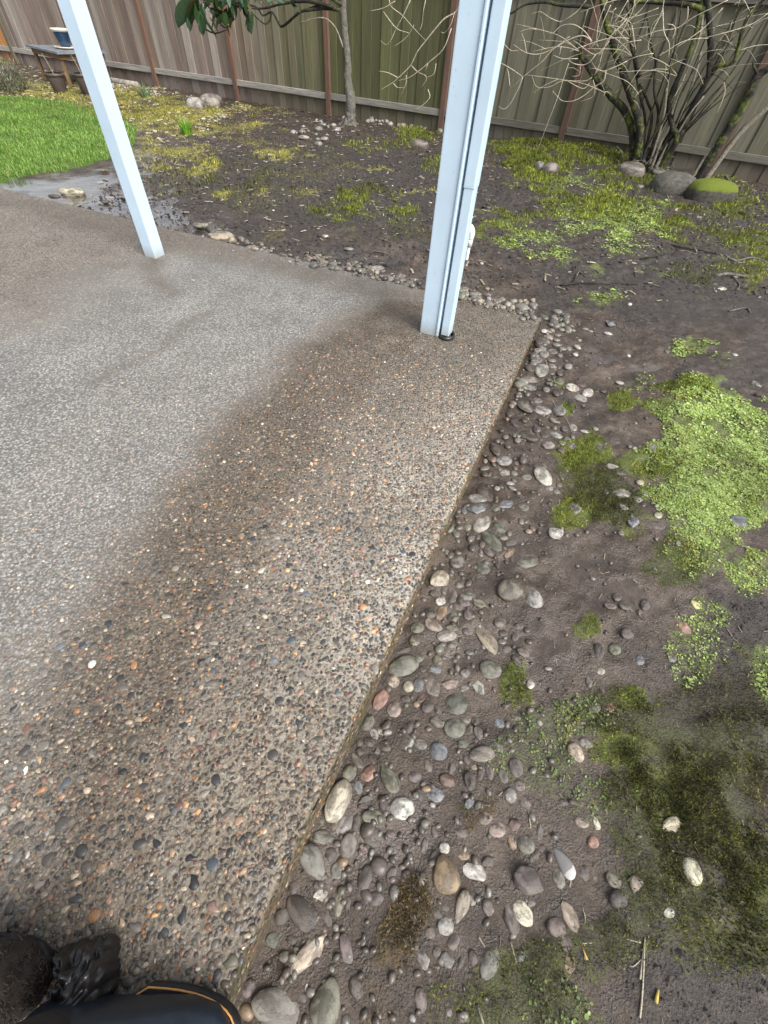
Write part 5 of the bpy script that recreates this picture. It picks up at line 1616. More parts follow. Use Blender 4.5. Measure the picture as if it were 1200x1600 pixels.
[3.732,6.081,0.021,0.016,0.011,2.26,"g"],
[-0.228,9.385,0.011,0.008,0.006,2.851,"w"],
[4.356,9.516,0.014,0.011,0.007,0.011,"l"],
[-2.522,6.137,0.013,0.01,0.006,1.034,"l"],
[2.493,4.234,0.016,0.012,0.008,1.947,"l"],
[3.168,6.11,0.01,0.008,0.005,2.046,"l"],
[0.493,4.251,0.013,0.01,0.006,2.961,"l"],
[-2.504,7.731,0.011,0.008,0.006,0.182,"l"],
[2.137,7.339,0.015,0.012,0.008,1.767,"g"],
[0.074,6.632,0.012,0.009,0.006,0.115,"l"],
[0.43,9.418,0.021,0.016,0.011,2.836,"l"],
[-5.315,12.165,0.029,0.022,0.012,2.109,"t"],
[-6.357,12.201,0.038,0.028,0.015,1.303,"t"],
[-5.898,12.309,0.03,0.022,0.012,2.726,"w"],
[-6.593,12.63,0.045,0.033,0.018,0.178,"l"],
[-5.562,12.146,0.043,0.033,0.017,0.479,"p"],
[-5.258,11.855,0.029,0.022,0.012,2.774,"l"],
[-6.699,12.834,0.034,0.025,0.013,0.842,"l"],
[-6.4,12.588,0.02,0.015,0.008,1.11,"w"],
[-5.868,11.955,0.028,0.021,0.011,1.662,"w"],
[-6.543,12.51,0.023,0.017,0.009,1.503,"l"],
[-5.378,11.79,0.039,0.029,0.016,2.96,"p"],
[-6.406,12.258,0.031,0.024,0.013,0.786,"t"],
[-6.736,12.956,0.03,0.023,0.012,0.901,"p"],
[-5.58,12.453,0.047,0.035,0.019,0.303,"l"],
[-5.655,12.506,0.03,0.023,0.012,0.848,"w"],
[-5.79,11.932,0.032,0.024,0.013,1.837,"p"],
[-6.771,13.037,0.035,0.026,0.014,2.658,"w"],
[-6.322,12.727,0.036,0.027,0.015,1.302,"p"],
[-5.392,11.957,0.048,0.036,0.019,2.823,"l"],
[-5.913,12.431,0.024,0.018,0.01,2.421,"p"],
[-5.369,12.374,0.032,0.024,0.013,1.88,"l"],
[-6.501,12.764,0.05,0.037,0.02,2.177,"w"],
[-5.812,12.628,0.021,0.015,0.008,1.64,"w"],
[-5.563,12.143,0.024,0.018,0.01,1.429,"l"],
[-5.144,11.572,0.03,0.022,0.012,1.794,"w"],
[-5.848,12.136,0.025,0.019,0.01,1.852,"p"],
[-5.274,11.688,0.027,0.02,0.011,1.638,"w"],
[-5.33,12.262,0.026,0.02,0.011,2.901,"p"],
[-5.794,12.153,0.027,0.02,0.011,0.333,"l"],
[-5.664,12.427,0.029,0.022,0.012,2.184,"l"],
[-5.192,11.779,0.021,0.016,0.008,0.94,"l"],
[-6.888,13.004,0.032,0.024,0.013,1.24,"l"],
[-5.714,12.456,0.041,0.031,0.017,2.611,"l"],
[-6.039,12.674,0.038,0.028,0.015,1.408,"t"],
[-6.475,12.805,0.029,0.022,0.012,1.101,"w"],
[-5.557,11.848,0.022,0.017,0.009,2.416,"l"],
[-6.388,12.52,0.039,0.029,0.016,1.321,"t"],
[-5.644,12.036,0.034,0.025,0.014,0.794,"l"],
[-5.241,11.719,0.044,0.033,0.018,0.2,"t"],
[-6.775,13.196,0.044,0.033,0.018,2.765,"l"],
[-6.558,12.778,0.025,0.019,0.01,2.023,"t"],
[-5.206,11.562,0.032,0.024,0.013,2.901,"l"],
[-6.405,12.742,0.03,0.023,0.012,1.237,"l"],
[-6.673,12.573,0.048,0.036,0.019,0.565,"w"],
[-6.214,12.501,0.022,0.017,0.009,2.197,"w"],
[-5.21,11.571,0.039,0.03,0.016,2.299,"l"],
[-6.209,12.367,0.039,0.03,0.016,1.993,"w"],
[-5.813,12.43,0.033,0.025,0.013,1.612,"p"],
[-6.988,13.298,0.027,0.02,0.011,1.734,"t"],
[-6.743,12.646,0.036,0.027,0.015,0.537,"l"],
[-5.307,12.279,0.032,0.024,0.013,1.828,"l"],
[-6.153,12.701,0.044,0.033,0.018,0.125,"p"],
[-6.445,12.946,0.022,0.017,0.009,2.378,"l"],
[-6.167,12.157,0.037,0.028,0.015,2.646,"l"],
[-6.239,12.822,0.026,0.02,0.01,1.69,"l"],
[-6.301,12.887,0.04,0.03,0.016,1.574,"p"],
[-6.375,12.187,0.026,0.02,0.01,2.653,"p"],
[-6.051,12.082,0.025,0.019,0.01,2.232,"l"],
[-6.899,13.057,0.042,0.032,0.017,0.665,"w"],
[-5.392,11.754,0.026,0.019,0.01,1.896,"l"],
]
PATCHES=[
[1.827,2.127,0.235,0.03,-0.114,-0.259,1.0,"C"],
[1.911,1.915,0.223,0.027,-0.17,-0.347,1.0,"C"],
[1.619,1.787,0.213,0.025,-0.136,-0.322,1.0,"C"],
[1.633,1.515,0.23,0.025,-0.126,-0.273,1.0,"C"],
[1.429,1.459,0.112,0.012,-0.061,-0.153,0.7,"C"],
[1.439,1.196,0.147,0.014,-0.073,-0.166,0.9,"C"],
[1.652,1.357,0.141,0.014,-0.08,-0.164,0.9,"C"],
[1.559,1.042,0.098,0.009,-0.067,-0.132,0.8,"C"],
[1.477,1.036,0.07,0.006,-0.031,-0.065,0.8,"C"],
[1.693,2.206,0.159,0.021,-0.053,-0.134,0.7,"C"],
[1.871,1.623,0.068,0.007,-0.152,-0.292,0.9,"C"],
[1.597,1.995,0.113,0.014,-0.071,-0.18,0.5,"C"],
[1.788,2.308,0.143,0.019,-0.041,-0.099,1.0,"Y"],
[1.329,2.159,0.066,0.009,-0.028,-0.092,1.0,"Y"],
[1.56,2.142,0.094,0.012,-0.031,-0.084,1.0,"Y"],
[1.661,2.324,0.102,0.014,-0.027,-0.071,1.0,"Y"],
[1.059,1.789,0.106,0.012,-0.027,-0.107,1.0,"Y"],
[0.989,1.698,0.062,0.007,-0.019,-0.081,1.0,"Y"],
[0.851,1.272,0.12,0.012,-0.023,-0.101,1.2,"Y"],
[1.011,1.401,0.132,0.014,-0.045,-0.169,1.0,"D"],
[1.092,1.325,0.077,0.008,-0.034,-0.112,0.7,"D"],
[1.291,1.635,0.084,0.009,-0.036,-0.107,1.0,"Y"],
[1.399,1.631,0.101,0.011,-0.033,-0.087,0.8,"D"],
[1.249,1.052,0.126,0.012,-0.046,-0.116,0.9,"D"],
[1.793,1.66,0.172,0.019,-0.044,-0.089,0.7,"D"],
[1.779,1.466,0.065,0.007,-0.05,-0.097,1.0,"Y"],
[1.001,2.078,0.053,0.007,-0.017,-0.075,0.9,"Y"],
[0.935,1.524,0.13,0.014,-0.021,-0.091,0.5,"D"],
[1.102,1.214,0.059,0.006,-0.017,-0.052,0.6,"Y"],
[1.012,2.323,0.081,0.011,-0.015,-0.071,0.5,"Y"],
[1.159,0.689,0.109,0.009,-0.046,-0.113,0.5,"C"],
[1.112,0.593,0.093,0.007,-0.024,-0.058,0.4,"C"],
[1.132,0.736,0.05,0.004,-0.031,-0.078,0.4,"C"],
[1.384,0.61,0.033,0.003,-0.037,-0.07,1.0,"C"],
[1.283,0.822,0.064,0.005,-0.031,-0.07,0.5,"C"],
[1.499,2.352,0.123,0.017,-0.029,-0.087,0.3,"C"],
[0.498,0.533,0.06,0.005,-0.01,-0.076,1.0,"Y"],
[0.536,0.492,0.041,0.003,-0.007,-0.043,0.8,"Y"],
[0.647,0.404,0.151,0.011,-0.013,-0.06,0.8,"C2"],
[0.568,0.307,0.145,0.01,-0.02,-0.11,0.7,"C2"],
[0.697,0.446,0.11,0.008,-0.015,-0.062,0.6,"C2"],
[0.843,0.453,0.154,0.011,-0.028,-0.093,0.8,"D"],
[0.902,0.324,0.166,0.011,-0.039,-0.11,0.9,"D"],
[0.798,0.233,0.119,0.008,-0.031,-0.101,0.6,"D"],
[1.106,0.447,0.241,0.017,-0.07,-0.163,0.9,"B2"],
[1.12,0.336,0.187,0.013,-0.068,-0.147,0.5,"D"],
[0.804,0.139,0.113,0.007,-0.03,-0.091,0.6,"D"],
[0.694,0.195,0.097,0.006,-0.026,-0.097,0.5,"C2"],
[1.106,0.218,0.177,0.011,-0.079,-0.164,0.9,"B2"],
[1.022,0.152,0.114,0.007,-0.048,-0.107,0.6,"D"],
[0.907,0.131,0.15,0.009,-0.047,-0.12,0.9,"B2"],
[0.829,0.016,0.141,0.008,-0.029,-0.079,0.6,"D"],
[0.732,-0.075,0.1,0.006,-0.02,-0.06,0.5,"D"],
[1.038,0.003,0.078,0.004,-0.045,-0.091,0.8,"D"],
[1.079,0.018,0.039,0.002,-0.037,-0.072,0.8,"Y"],
[1.067,0.097,0.092,0.006,-0.035,-0.072,0.8,"D"],
[0.87,-0.043,0.153,0.009,-0.03,-0.074,0.6,"D"],
[0.79,0.336,0.125,0.009,-0.022,-0.074,0.8,"Y"],
[0.886,0.221,0.098,0.006,-0.024,-0.066,0.7,"Y"],
[1.045,0.297,0.122,0.008,-0.038,-0.088,0.7,"D"],
[0.897,0.496,0.067,0.005,-0.017,-0.053,0.9,"Y"],
[1.012,-0.082,0.066,0.004,-0.024,-0.047,0.7,"D"],
[0.626,-0.116,0.081,0.004,-0.016,-0.057,0.5,"D"],
[0.889,-0.111,0.114,0.006,-0.02,-0.045,0.5,"D"],
[0.395,-0.201,0.124,0.006,-0.009,-0.063,0.8,"D"],
[0.465,-0.149,0.064,0.003,-0.006,-0.033,0.6,"D"],
[0.242,-0.226,0.062,0.003,-0.002,-0.041,0.4,"D"],
[0.481,-0.22,0.061,0.003,-0.006,-0.03,0.7,"C2"],
[0.149,-0.076,0.059,0.003,0.001,-0.056,1.0,"B"],
[0.109,-0.149,0.065,0.004,0.003,-0.057,0.8,"B"],
[0.165,-0.03,0.035,0.002,0.0,-0.029,0.9,"B"],
[0.075,-0.237,0.061,0.003,0.004,-0.051,0.4,"B"],
[0.372,0.158,0.027,0.002,-0.003,-0.035,0.8,"B"],
[0.322,0.12,0.026,0.002,-0.002,-0.03,0.7,"B"],
[0.297,0.149,0.023,0.001,-0.001,-0.022,0.7,"D"],
[0.828,0.77,0.025,0.002,-0.01,-0.038,1.0,"Y"],
[1.723,8.874,0.518,0.199,-0.106,-0.698,1.2,"Y"],
[2.077,8.345,0.628,0.225,-0.114,-0.583,1.0,"Y"],
[2.73,8.283,0.534,0.188,-0.102,-0.388,0.9,"Y"],
[1.755,6.977,0.311,0.093,-0.141,-0.759,0.8,"Y"],
[1.61,7.683,0.239,0.078,-0.114,-0.73,0.7,"Y"],
[2.211,6.951,0.36,0.105,-0.181,-0.755,0.6,"C"],
[2.44,6.162,0.371,0.098,-0.207,-0.706,0.8,"Y"],
[2.298,5.117,0.298,0.068,-0.202,-0.635,1.0,"C"],
[2.632,5.612,0.308,0.075,-0.209,-0.609,0.8,"C"],
[2.028,5.465,0.333,0.081,-0.123,-0.466,0.6,"C"],
[1.795,5.992,0.315,0.083,-0.104,-0.485,0.5,"Y"],
[1.216,4.741,0.29,0.065,-0.069,-0.413,0.7,"C"],
[1.083,5.131,0.239,0.057,-0.052,-0.381,0.7,"Y"],
[1.332,4.379,0.183,0.039,-0.033,-0.166,0.6,"C"],
[2.975,5.584,0.388,0.093,-0.189,-0.482,0.5,"Y"],
[3.424,5.804,0.406,0.099,-0.283,-0.642,0.6,"Y"],
[3.509,5.103,0.295,0.065,-0.316,-0.633,0.7,"Y"],
[2.657,4.192,0.248,0.048,-0.135,-0.313,0.5,"D"],
[3.203,4.373,0.163,0.032,-0.169,-0.333,0.6,"Y"],
[1.569,3.507,0.137,0.024,-0.033,-0.121,0.6,"C"],
[1.983,2.824,0.139,0.021,-0.048,-0.118,0.8,"C"],
[2.151,2.699,0.113,0.017,-0.047,-0.103,0.3,"C"],
[3.087,7.197,0.477,0.14,-0.181,-0.543,0.6,"Y"],
[2.85,7.582,0.247,0.077,-0.14,-0.475,0.7,"Y"],
[4.094,6.597,0.368,0.097,-0.302,-0.629,0.6,"Y"],
[4.572,7.793,0.321,0.096,-0.233,-0.495,0.6,"Y"],
[-0.529,5.426,0.302,0.08,0.036,-0.368,1.0,"Y"],
[-0.236,5.121,0.292,0.073,0.015,-0.253,0.9,"Y"],
[-0.76,5.103,0.317,0.081,0.058,-0.419,0.4,"D"],
[0.034,4.79,0.312,0.074,0.01,-0.477,0.3,"D"],
[-0.429,5.906,0.216,0.061,0.021,-0.262,0.7,"D"],
[-1.912,7.586,0.291,0.106,0.08,-0.354,0.9,"S"],
[-2.327,8.156,0.261,0.103,0.091,-0.355,0.6,"S"],
[-2.477,6.55,0.13,0.043,0.12,-0.372,1.0,"S"],
[-1.992,5.366,0.088,0.024,0.042,-0.135,0.9,"S"],
[-3.189,7.159,0.339,0.124,0.219,-0.573,0.8,"S"],
[-3.243,6.57,0.21,0.072,0.182,-0.436,0.6,"S"],
[-3.574,8.692,0.435,0.191,0.252,-0.693,0.7,"S"],
[-4.432,9.553,0.636,0.314,0.433,-1.051,1.1,"S"],
[-3.918,9.951,0.674,0.337,0.309,-0.874,1.0,"S"],
[-2.856,9.007,0.555,0.243,0.149,-0.525,0.6,"S"],
[-2.803,10.986,0.66,0.343,0.122,-0.517,0.6,"S"],
[-5.686,11.362,0.499,0.303,0.425,-0.943,1.0,"S"],
[-5.836,9.941,0.529,0.288,0.453,-0.872,1.0,"S"],
[-7.425,11.296,0.638,0.42,0.735,-1.249,1.0,"S"],
[-5.063,10.789,0.491,0.277,0.424,-1.006,1.2,"S"],
[-0.495,7.062,0.215,0.07,0.013,-0.175,0.9,"S"],
[0.044,9.884,0.336,0.143,0.004,-0.43,0.8,"Y"],
[-0.057,9.301,0.265,0.107,0.007,-0.333,0.6,"Y"],
[0.337,7.516,0.198,0.066,-0.007,-0.388,0.8,"Y"],
[0.297,6.251,0.139,0.04,-0.003,-0.172,0.7,"S"],
[-1.399,6.767,0.108,0.035,0.024,-0.13,0.5,"S"],
[-1.062,5.727,0.096,0.027,0.025,-0.15,0.5,"S"],
[-1.665,5.56,0.393,0.111,0.184,-0.722,0.25,"D"],
[-1.636,7.122,0.799,0.274,0.222,-1.078,0.2,"D"],
[-2.568,6.13,0.545,0.172,0.298,-0.844,0.3,"D"],
[-1.582,5.508,0.065,0.018,0.04,-0.165,0.8,"S"],
[-0.542,8.599,0.584,0.225,0.027,-0.388,0.4,"Y"],
[-1.224,6.241,0.657,0.2,0.207,-1.169,0.15,"S"],
[0.41,4.778,0.189,0.044,-0.03,-0.768,0.3,"D"],
]
WETS=[
[-4.11,5.288,0.459,0.135,0.176,-0.284,1.0],
[-3.577,5.183,0.52,0.148,0.281,-0.511,1.0],
[-2.929,4.941,0.458,0.122,0.224,-0.476,1.0],
[-2.3,4.573,0.333,0.082,0.112,-0.281,1.0],
[-3.47,5.506,0.364,0.108,0.167,-0.327,1.0],
[-3.23,6.172,0.233,0.076,0.322,-0.737,0.8],
[-1.843,4.387,0.219,0.051,0.055,-0.165,0.6],
[0.943,0.889,0.132,0.011,-0.035,-0.118,0.75],
[1.025,0.836,0.103,0.009,-0.024,-0.071,0.6],
[0.88,1.038,0.195,0.018,-0.029,-0.116,0.5],
[1.299,2.724,0.062,0.009,-0.011,-0.043,1.0],
[1.333,2.606,0.13,0.019,-0.018,-0.065,0.9],
[1.594,2.53,0.15,0.021,-0.024,-0.071,0.9],
[1.019,2.079,0.152,0.019,-0.021,-0.094,0.6],
[0.654,0.667,0.145,0.012,-0.024,-0.125,0.45],
[0.582,1.736,0.138,0.016,-0.018,-0.155,0.45],
[0.769,1.652,0.135,0.015,-0.035,-0.198,0.5],
[0.569,1.093,0.142,0.013,-0.012,-0.086,0.4],
[0.369,3.624,0.311,0.059,-0.007,-0.177,0.4],
[-0.39,4.014,0.488,0.101,0.02,-0.204,0.4],
[0.109,0.085,0.112,0.007,0.003,-0.074,0.3],
[0.788,2.884,0.227,0.036,-0.025,-0.186,0.4],
[1.512,2.96,0.283,0.045,-0.057,-0.193,0.4],
[0.407,0.786,0.153,0.013,-0.015,-0.166,0.4],
]
HUMUS=[
[-0.642,6.575,1.56,0.483,0.25,-2.538,1.0],
[0.617,6.201,1.168,0.33,-0.104,-1.783,1.0],
[-1.722,6.397,0.584,0.185,0.287,-1.217,0.7],
[2.243,7.273,1.407,0.428,-0.354,-1.509,1.0],
[2.395,3.578,0.715,0.126,-0.244,-0.567,1.0],
[2.076,4.151,1.087,0.215,-0.234,-0.702,1.0],
[2.166,2.55,0.307,0.043,-0.115,-0.24,0.6],
[1.639,4.693,0.846,0.186,-0.131,-0.557,0.7],
[1.335,0.724,0.148,0.012,-0.087,-0.181,1.0],
[0.85,-0.167,0.235,0.012,-0.032,-0.074,1.0],
[0.983,0.065,0.181,0.011,-0.063,-0.139,0.6],
[1.038,0.483,0.133,0.01,-0.05,-0.127,0.5],
[3.95,6.296,0.706,0.18,-0.72,-1.501,1.0],
[3.957,8.695,1.381,0.474,-0.286,-0.768,1.0],
[2.515,2.915,0.193,0.029,-0.299,-0.576,0.8],
]
LAWN=[
[-4.847,4.896],
[-7.997,9.958],
[-7.509,10.254],
[-6.761,10.167],
[-6.145,10.095],
[-5.446,9.613],
[-4.681,8.906],
[-4.14,8.279],
[-3.84,7.468],
[-3.664,6.79],
[-3.696,6.348],
[-3.868,6.003],
[-4.131,5.678],
[-4.261,5.422],
[-4.372,5.17],
]
BAND_DARK=[
[0.073,2.862],
[-0.239,2.472],
[-0.49,1.896],
[-0.592,1.473],
[-0.702,1.068],
[-0.744,0.708],
[-0.727,0.438],
[-0.68,0.227],
[-0.598,0.032],
[-0.585,-0.107],
[-0.666,-0.192],
]
BAND_DARKW=[0.3,0.28,0.24,0.23,0.23,0.22,0.18,0.15,0.13,0.12,0.12]
BAND_FAR=[
[-4.224,4.613],
[-3.612,4.609],
[-2.592,4.251],
[-1.794,3.939],
[-0.915,3.624],
[0.066,3.18],
[0.426,2.92],
]
BAND_LINE=[[-1.247,2.753],[-1.356,2.583],[-1.368,2.3],[-1.493,2.069],[-1.605,1.864]]
BAND_POST=[[-1.943,3.509],[-1.86,3.251],[-1.586,2.97]]
STRIP_L=[
[0.33,2.724],
[0.124,2.1],
[-0.048,1.446],
[-0.144,0.991],
[-0.196,0.68],
[-0.248,0.435],
[-0.295,0.19],
[-0.292,0.051],
[-0.316,-0.124],
[-0.323,-0.264],
]
GLARE_VEIL=[[-2.344,1.763],[-1.637,1.267],[-1.246,0.715],[-1.069,0.392],[-0.935,0.148]]  # whitish sky glare that gets painted into the slab colour
DRY_GLARE=[[-0.344,3.543],[-1.015,2.683],[-1.086,1.935],[-1.459,1.462],[-1.953,1.314]]
RPOST=[0.202,2.674]
RPOSTW=0.126
LPOST=[-1.944,3.549]
PIPE=[0.54,4.057,-0.015]
STEMS=[
[[[3.279,8.013,0.212],[3.026,8.189,0.501],[2.682,8.317,0.741],[2.402,8.446,0.914],[2.139,8.544,1.122]],0.0467,0.034,"m"],
[[[3.295,7.969,0.206],[3.121,8.028,0.474],[2.896,8.168,0.766],[2.718,8.331,0.987],[2.454,8.355,1.258],[2.305,8.453,1.464],[2.179,8.504,1.688]],0.051,0.0382,"m"],
[[[3.363,8.022,0.215],[3.258,8.066,0.543],[3.126,8.113,0.722],[2.95,8.158,0.892]],0.0187,0.0136,"d"],
[[[3.41,7.966,0.227],[3.326,8.023,0.552],[3.115,8.033,0.851],[3.06,8.147,1.074],[2.912,8.134,1.233],[2.757,8.261,1.487]],0.017,0.0127,"d"],
[[[3.548,7.913,0.272],[3.592,7.823,0.384],[3.467,7.878,0.546],[3.366,8.021,0.744],[3.338,7.981,0.984],[3.334,7.96,1.313],[3.289,8.055,1.611],[3.232,8.003,1.748]],0.034,0.0212,"m"],
[[[3.519,7.93,0.205],[3.609,7.854,0.36],[3.633,7.903,0.648],[3.652,7.857,0.924],[3.645,7.856,1.037],[3.513,7.936,1.323],[3.291,8.025,1.659]],0.0382,0.0297,"d"],
[[[3.654,7.883,1.042],[3.705,7.801,1.116],[3.818,7.757,1.151],[3.807,7.749,1.241],[3.755,7.73,1.391],[3.765,7.764,1.528],[3.843,7.723,1.671]],0.0255,0.0212,"m"],
[[[3.45,7.895,0.241],[3.431,7.932,0.569],[3.415,7.975,0.989],[3.387,7.96,1.316],[3.319,8.021,1.564]],0.0187,0.0136,"p"],
[[[3.491,7.871,0.248],[3.533,7.919,0.608],[3.5,7.872,0.943],[3.473,7.94,1.216]],0.0204,0.0136,"p"],
[[[3.432,7.935,0.234],[3.344,7.925,0.565],[3.253,7.97,0.864],[3.186,8.112,1.194],[3.035,8.091,1.55]],0.0153,0.0102,"p"],
[[[3.386,7.992,0.221],[3.187,8.103,0.534],[3.012,8.161,0.773],[2.78,8.238,1.111],[2.582,8.396,1.478]],0.017,0.0119,"d"],
[[[3.541,7.943,0.239],[3.595,7.833,0.591],[3.705,7.856,0.839]],0.0136,0.0085,"p"],
[[[3.41,8.004,1.529],[3.13,8.024,1.564],[2.862,8.242,1.573],[2.541,8.331,1.568]],0.0255,0.017,"m"],
[[[2.92,8.157,0.95],[2.671,8.277,1.271],[2.586,8.368,1.581]],0.0204,0.017,"d"],
]
STEMS2=[[[[3.909,7.431,0.227],[3.959,7.396,0.514],[3.986,7.377,0.757],[3.992,7.356,0.955],[3.997,7.382,1.071],[4.109,7.316,1.174]],0.048,0.036,"m"],[[[3.973,7.382,0.253],[4.079,7.328,0.53],[4.258,7.248,0.882]],0.032,0.0256,"p"],[[[3.819,7.431,0.262],[3.88,7.436,0.344],[3.911,7.403,0.428]],0.0144,0.008,"p"],[[[3.986,7.361,1.072],[3.912,7.406,1.133],[3.879,7.432,1.176]],0.0128,0.008,"d"]]
TWIGS=[
[[2.633,7.994,1.085],[2.494,8.02,1.015],[2.41,8.096,0.979],[2.324,8.133,0.988],[2.238,8.133,1.047]],
[[2.392,8.176,1.237],[2.269,8.188,1.113],[2.035,8.301,1.194],[1.983,8.374,1.215]],
[[2.155,8.112,1.226],[2.041,8.19,1.263],[1.896,8.265,1.219],[1.753,8.314,1.138],[1.609,8.417,1.074],[1.428,8.467,1.073],[1.25,8.562,1.135]],
[[1.954,8.504,1.246],[1.784,8.571,1.109],[1.695,8.592,1.005],[1.576,8.657,0.906],[1.485,8.671,0.831],[1.352,8.765,0.697]],
[[1.451,8.472,0.843],[1.422,8.482,0.725],[1.361,8.516,0.574],[1.289,8.538,0.507],[1.206,8.607,0.526]],
[[1.435,8.506,1.072],[1.379,8.504,1.175],[1.327,8.54,1.239]],
[[2.394,7.949,0.993],[2.401,7.932,0.899],[2.319,7.98,0.837],[2.224,8.008,0.747],[2.116,8.047,0.686],[1.998,8.136,0.671],[1.909,8.174,0.714],[1.84,8.18,0.756]],
[[2.343,8.216,0.887],[2.395,8.168,0.793],[2.39,8.188,0.723],[2.269,8.257,0.669]],
[[2.334,8.27,0.904],[2.267,8.314,0.864],[2.104,8.415,0.848],[1.98,8.426,0.84],[1.855,8.493,0.771],[1.695,8.582,0.755],[1.602,8.613,0.852]],
[[2.02,8.409,1.553],[1.965,8.462,1.466],[1.873,8.479,1.403],[1.798,8.557,1.364],[1.654,8.575,1.391],[1.527,8.629,1.434],[1.41,8.702,1.404]],
[[2.197,8.11,1.558],[2.173,8.116,1.391],[2.202,8.085,1.239],[2.24,8.077,1.182]],
[[2.28,8.202,1.527],[2.247,8.2,1.375],[2.255,8.24,1.248],[2.194,8.255,1.153]],
[[2.216,8.341,1.223],[2.086,8.386,1.306],[1.943,8.427,1.348],[1.822,8.538,1.33],[1.74,8.55,1.265],[1.686,8.606,1.25]],
[[2.434,8.223,1.336],[2.372,8.254,1.162],[2.381,8.272,1.015],[2.355,8.266,0.928]],
[[1.967,8.236,1.017],[1.953,8.243,0.852],[1.945,8.25,0.704],[1.912,8.252,0.5],[1.853,8.307,0.23]],
[[2.455,7.96,1.425],[2.322,8.018,1.257],[2.307,8.028,1.167],[2.263,8.037,1.104]],
[[2.541,7.917,1.223],[2.497,7.96,1.13],[2.473,7.983,1.036]],
[[2.231,8.049,1.117],[2.187,8.056,1.048],[2.128,8.131,1.015],[2.009,8.158,1.023],[1.948,8.204,1.049]],
[[2.08,8.269,1.063],[1.905,8.362,1.049],[1.783,8.42,1.072]],
[[2.099,8.107,0.999],[2.122,8.141,0.923],[2.036,8.147,0.907]],
[[1.607,8.389,1.064],[1.621,8.432,0.999]],
[[1.124,8.581,0.959],[1.258,8.526,0.919],[1.411,8.463,0.864],[1.445,8.438,0.845]],
[[1.145,8.726,1.129],[1.244,8.634,1.078],[1.334,8.598,1.084]],
[[1.298,8.458,0.743],[1.251,8.461,0.855],[1.224,8.494,0.908]],
[[2.004,8.198,0.858],[2.207,8.1,0.805],[2.275,8.088,0.859]],
[[2.441,7.991,1.387],[2.384,7.993,1.328],[2.387,7.991,1.29]],
[[1.863,8.436,1.16],[1.868,8.441,1.065]],
[[2.841,8.052,1.589],[2.87,8.066,1.488],[2.837,8.049,1.36],[2.845,8.045,1.217],[2.921,8.038,1.165]],
[[2.812,7.921,1.526],[2.917,7.888,1.345],[3.012,7.835,1.255],[3.053,7.804,1.148]],
[[2.9,7.934,1.168],[2.863,7.99,1.083],[2.804,8.001,0.973],[2.753,8.015,0.822]],
[[2.885,7.895,1.169],[2.7,7.965,1.122],[2.595,8.063,1.053],[2.457,8.092,0.997]],
[[3.054,7.811,1.548],[3.089,7.789,1.449],[3.027,7.841,1.373]],
[[3.343,7.524,1.607],[3.211,7.586,1.535],[3.098,7.655,1.47],[2.992,7.725,1.383],[2.809,7.779,1.352],[2.644,7.852,1.289],[2.558,7.946,1.228]],
[[3.312,7.499,1.549],[3.247,7.569,1.419],[3.149,7.575,1.333],[3.013,7.624,1.224]],
[[3.736,7.569,0.984],[3.801,7.564,0.895],[3.81,7.529,0.718]],
[[2.919,7.903,1.408],[2.987,7.861,1.402],[3.032,7.859,1.362],[3.024,7.831,1.288]],
[[3.154,7.937,1.043],[3.012,7.996,1.032],[2.871,8.096,0.971]],
[[3.067,7.843,1.09],[3.116,7.827,0.978]],
[[3.349,7.83,1.014],[3.358,7.861,0.905],[3.336,7.857,0.806]],
[[3.852,7.553,1.538],[3.762,7.61,1.454],[3.563,7.671,1.382],[3.341,7.782,1.316]],
[[2.662,8.07,1.581],[2.621,8.106,1.497],[2.499,8.111,1.385],[2.374,8.215,1.255]],
[[2.499,8.045,1.572],[2.515,8.053,1.481],[2.479,8.068,1.297],[2.485,8.064,1.141]],
[[2.488,8.266,1.574],[2.416,8.26,1.412],[2.369,8.32,1.331]],
[[2.798,8.013,1.526],[2.654,8.109,1.467],[2.478,8.196,1.415],[2.351,8.274,1.342]],
[[2.52,7.908,1.378],[2.614,7.873,1.233],[2.654,7.881,1.191]],
[[2.905,8.074,1.49],[2.823,8.104,1.39],[2.879,8.129,1.272]],
[[2.66,7.821,1.269],[2.5,7.916,1.226],[2.395,7.933,1.107]],
[[2.354,8.199,1.505],[2.299,8.245,1.438]],
]
DARKBRANCH=[
[2.115,8.408,1.501],
[1.766,8.572,1.5],
[1.595,8.652,1.516],
[1.429,8.73,1.504],
[1.296,8.792,1.468],
[1.169,8.852,1.396],
[0.973,8.944,1.334],
[0.626,9.106,1.431],
]
